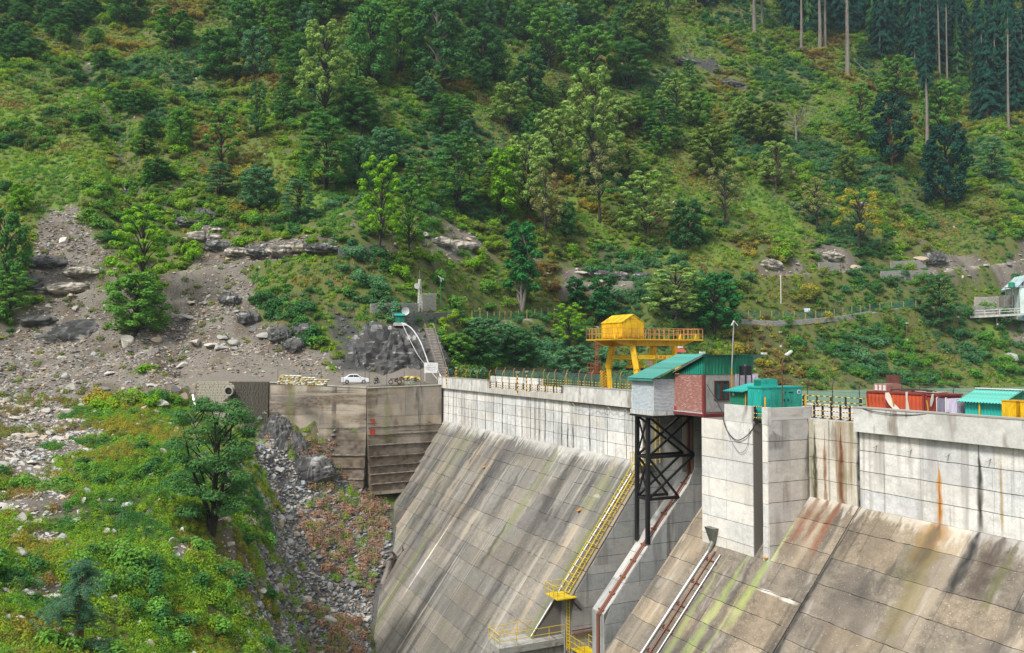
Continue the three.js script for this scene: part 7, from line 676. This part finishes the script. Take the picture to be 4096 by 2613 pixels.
for (const [px, py, h, l] of [[907, 347, 24, 'brown lamp pole on the far lake bank below the dark tree'], [958, 340, 23, 'brown lamp pole at the turf patch of the far bank'], [997, 331, 22, 'brown lamp pole under the ramp of the white building'], [780, 352, 20, 'brown lamp pole on the far bank behind the street lamp']]) { const { p, m } = stand(px, py, 150), g = thing('bank_lamp', l, 'lamp post', null, p); mesh('pole', rod(new THREE.Vector3(0, 0, 0), new THREE.Vector3(0, h * m, 0), 0.12), painted([0.2, 0.09, 0.07]), g); mesh('lamp_head', bxc(0.7, 0.22, 0.4, 0.15, h * m, 0), WHITE, g); mesh('switch_box', bxc(0.4, 0.5, 0.3, 0.1, h * m * 0.3, 0.15), WHITE, g); }
{ const { p, m } = stand(781, 304, 150), g = thing('marker_pole', 'thin white pole standing in the far bank shrubs', 'pole', null, p); mesh('pole', rod(new THREE.Vector3(0, 0, 0), new THREE.Vector3(0, 29 * m, 0), 0.12), WHITE, g); mesh('cap', new THREE.SphereGeometry(0.16, 8, 6).translate(0, 29 * m, 0), STEEL, g); }
{ const { p } = stand(808, 317, 150), g = thing('tilted_panel', 'small tilted blue white panel on the far lake path fence', 'sign', null, p); g.rotation.y = faceOn; mesh('panel', bxc(1.6, 1.1, 0.06, 0, 1.9, 0).rotateX(-0.3), painted([0.5, 0.62, 0.72]), g); for (const x of [-0.5, 0.5]) mesh('leg', rod(new THREE.Vector3(x, 0, 0), new THREE.Vector3(x * 0.6, 1.5, 0), 0.05), STEEL, g); }
{ // white building at the edge of the picture
  const o = atDepth(1019, 314.5, 231), v = (x, y, z) => new THREE.Vector3(x, y, z), g = thing('white_building', 'pale mint building with light blue gable roof and ramp on the far bank', 'building', null, v(o.x, o.y, o.z)); g.rotation.y = faceOn - 0.15; const mint = painted([0.62, 0.74, 0.7], 0.7);
  mesh('wall', bxc(9, 9.4, 8, 4.5, 3.0, -4), mint, g); mesh('band', bxc(9.05, 0.12, 8.05, 4.5, 4.4, -4), WHITE, g); mesh('gable', prism([v(-0.7, 7.72, 0.2), v(6, 7.72, 0.2), v(2.6, 10.9, 0.2)], v(0, 0, -8)), painted([0.5, 0.56, 0.66]), g); mesh('roof', prism([v(-1.2, 7.5, 0.6), v(2.6, 11.3, 0.6), v(2.6, 10.95, 0.6), v(-0.75, 7.45, 0.6)], v(0, 0, -9)), painted([0.5, 0.66, 0.7], 0.5), g); mesh('door', bxc(1.2, 1.9, 0.1, 1.4, -0.7, 0.06), painted([0.3, 0.5, 0.72]), g); mesh('opening_stand_in', bxc(2.6, 6.2, 3, -1.4, 2.6, -4.5), std([0.2, 0.19, 0.17], 0.9, 0, { map: stoneMap }), g); const wn = mesh('window', bxc(0.5, 1.3, 0.1, 1.0, 8.7, 0.26), std([0.03, 0.03, 0.035], 0.3), g); mesh('window_frame', [bxc(0.7, 0.12, 0.14, 1.0, 9.4, 0.28), bxc(0.7, 0.12, 0.14, 1.0, 8.0, 0.28)], WHITE, wn);  // solid grey stone box stands in for the shadow of the open basement
  const t = thing('green_tank', 'round green water tank on the platform beside the white building', 'tank', null, v(o.x, o.y, o.z).addScaledVector(RT, -1.9)); mesh('drum', new THREE.CylinderGeometry(0.82, 0.85, 1.2, 18).translate(0, 8.3, 0), painted([0.01, 0.28, 0.16], 0.4), t); mesh('lid', new THREE.CylinderGeometry(0.3, 0.8, 0.3, 18).translate(0, 9.05, 0), painted([0.01, 0.28, 0.16], 0.4), t); mesh('platform', bxc(3.4, 0.14, 2.4, 0.2, 7.6, 0), std([0.12, 0.12, 0.12], 0.8), t); for (const x of [-1.3, 1.6]) for (const z of [-1.0, 1.0]) mesh('leg', rod(v(x, 0, z), v(x, 7.5, z), 0.1), std([0.12, 0.12, 0.12], 0.8), t);
  const r = thing('access_ramp', 'pale concrete ramp with white railing before the white building', 'ramp'), a = atDepth(970, 316, 229), b = atDepth(1045, 312, 227); mesh('slab', prism([a.clone().setY(a.y - 0.6), b.clone().setY(b.y - 0.6), b, a], FH.clone().multiplyScalar(3)), painted([0.55, 0.54, 0.5], 0.9), r); handrail(r, [a, b], 1.4, 4.2, WHITE, { r: 0.08 }); }
// a walker on the trail, small in the distance
{ const { p } = stand(633, 280.5, 150), R = 34, mc = new MarchingCubes(R, new THREE.MeshStandardMaterial(), false, false, 40000), bones = [[[0, 0.05, 0.1], [0, 0.48, 0.11], 0.06, 0.075], [[0, 0.48, 0.11], [0, 0.9, 0.09], 0.075, 0.1], [[0.22, 0.05, -0.1], [0.1, 0.48, -0.1], 0.06, 0.075], [[0.1, 0.48, -0.1], [0, 0.9, -0.09], 0.075, 0.1], [[0, 0.9, 0], [0.08, 1.38, 0], 0.15, 0.18], [[0.08, 1.38, 0], [0.12, 1.5, 0], 0.07, 0.06], [[0.13, 1.6, 0], [0.13, 1.66, 0], 0.1, 0.1], [[0.08, 1.4, 0.2], [0.12, 1.12, 0.26], 0.06, 0.05], [[0.12, 1.12, 0.26], [0.32, 0.98, 0.22], 0.05, 0.04], [[0.08, 1.4, -0.2], [0.02, 1.1, -0.26], 0.06, 0.05], [[0.02, 1.1, -0.26], [0.1, 0.86, -0.24], 0.05, 0.04]];
  const q = new THREE.Vector3(), A = new THREE.Vector3(), B = new THREE.Vector3(); let n = 0; for (let k = 0; k < R; k++) for (let j = 0; j < R; j++) for (let i = 0; i < R; i++) { q.set((i / R - 0.5) * 2, (j / R) * 2 - 0.1, (k / R - 0.5) * 2); let s = 0; for (const [a, b, r0, r1] of bones) { A.set(...a); B.set(...b); const d = B.clone().sub(A), t = clamp(q.clone().sub(A).dot(d) / d.lengthSq(), 0, 1), e = q.distanceTo(A.addScaledVector(d, t)) - lerp(r0, r1, t); s += Math.exp(-e * 28); } mc.field[n++] = Math.log(s + 1e-9) / 28; }
  mc.isolation = 0; mc.update(); const g = new THREE.BufferGeometry(), pos = mc.positionArray.slice(0, mc.count * 3), col = []; for (let i = 0; i < pos.length; i += 3) { pos[i + 1] = pos[i + 1] + 0.9; const y = pos[i + 1]; col.push(...(y < 0.9 ? [0.03, 0.03, 0.05] : y < 1.5 ? [0.02, 0.12, 0.45] : [0.3, 0.18, 0.12])); } g.setAttribute('position', new THREE.Float32BufferAttribute(pos, 3)); g.setAttribute('normal', new THREE.Float32BufferAttribute(mc.normalArray.slice(0, mc.count * 3), 3)); g.setAttribute('color', new THREE.Float32BufferAttribute(col, 3));
  const t = thing('person', 'person in a blue jacket walking on the far trail', 'person', null, p); t.rotation.y = 0.4; mesh('body', g, std([1, 1, 1], 0.85, 0, { vertexColors: true }), t); mesh('hair', new THREE.SphereGeometry(0.11, 12, 8, 0, 6.3, 0, 1.6).translate(0.13, 1.65, 0), std([0.01, 0.01, 0.01], 0.8), t); }
renderer.render(scene, camera);
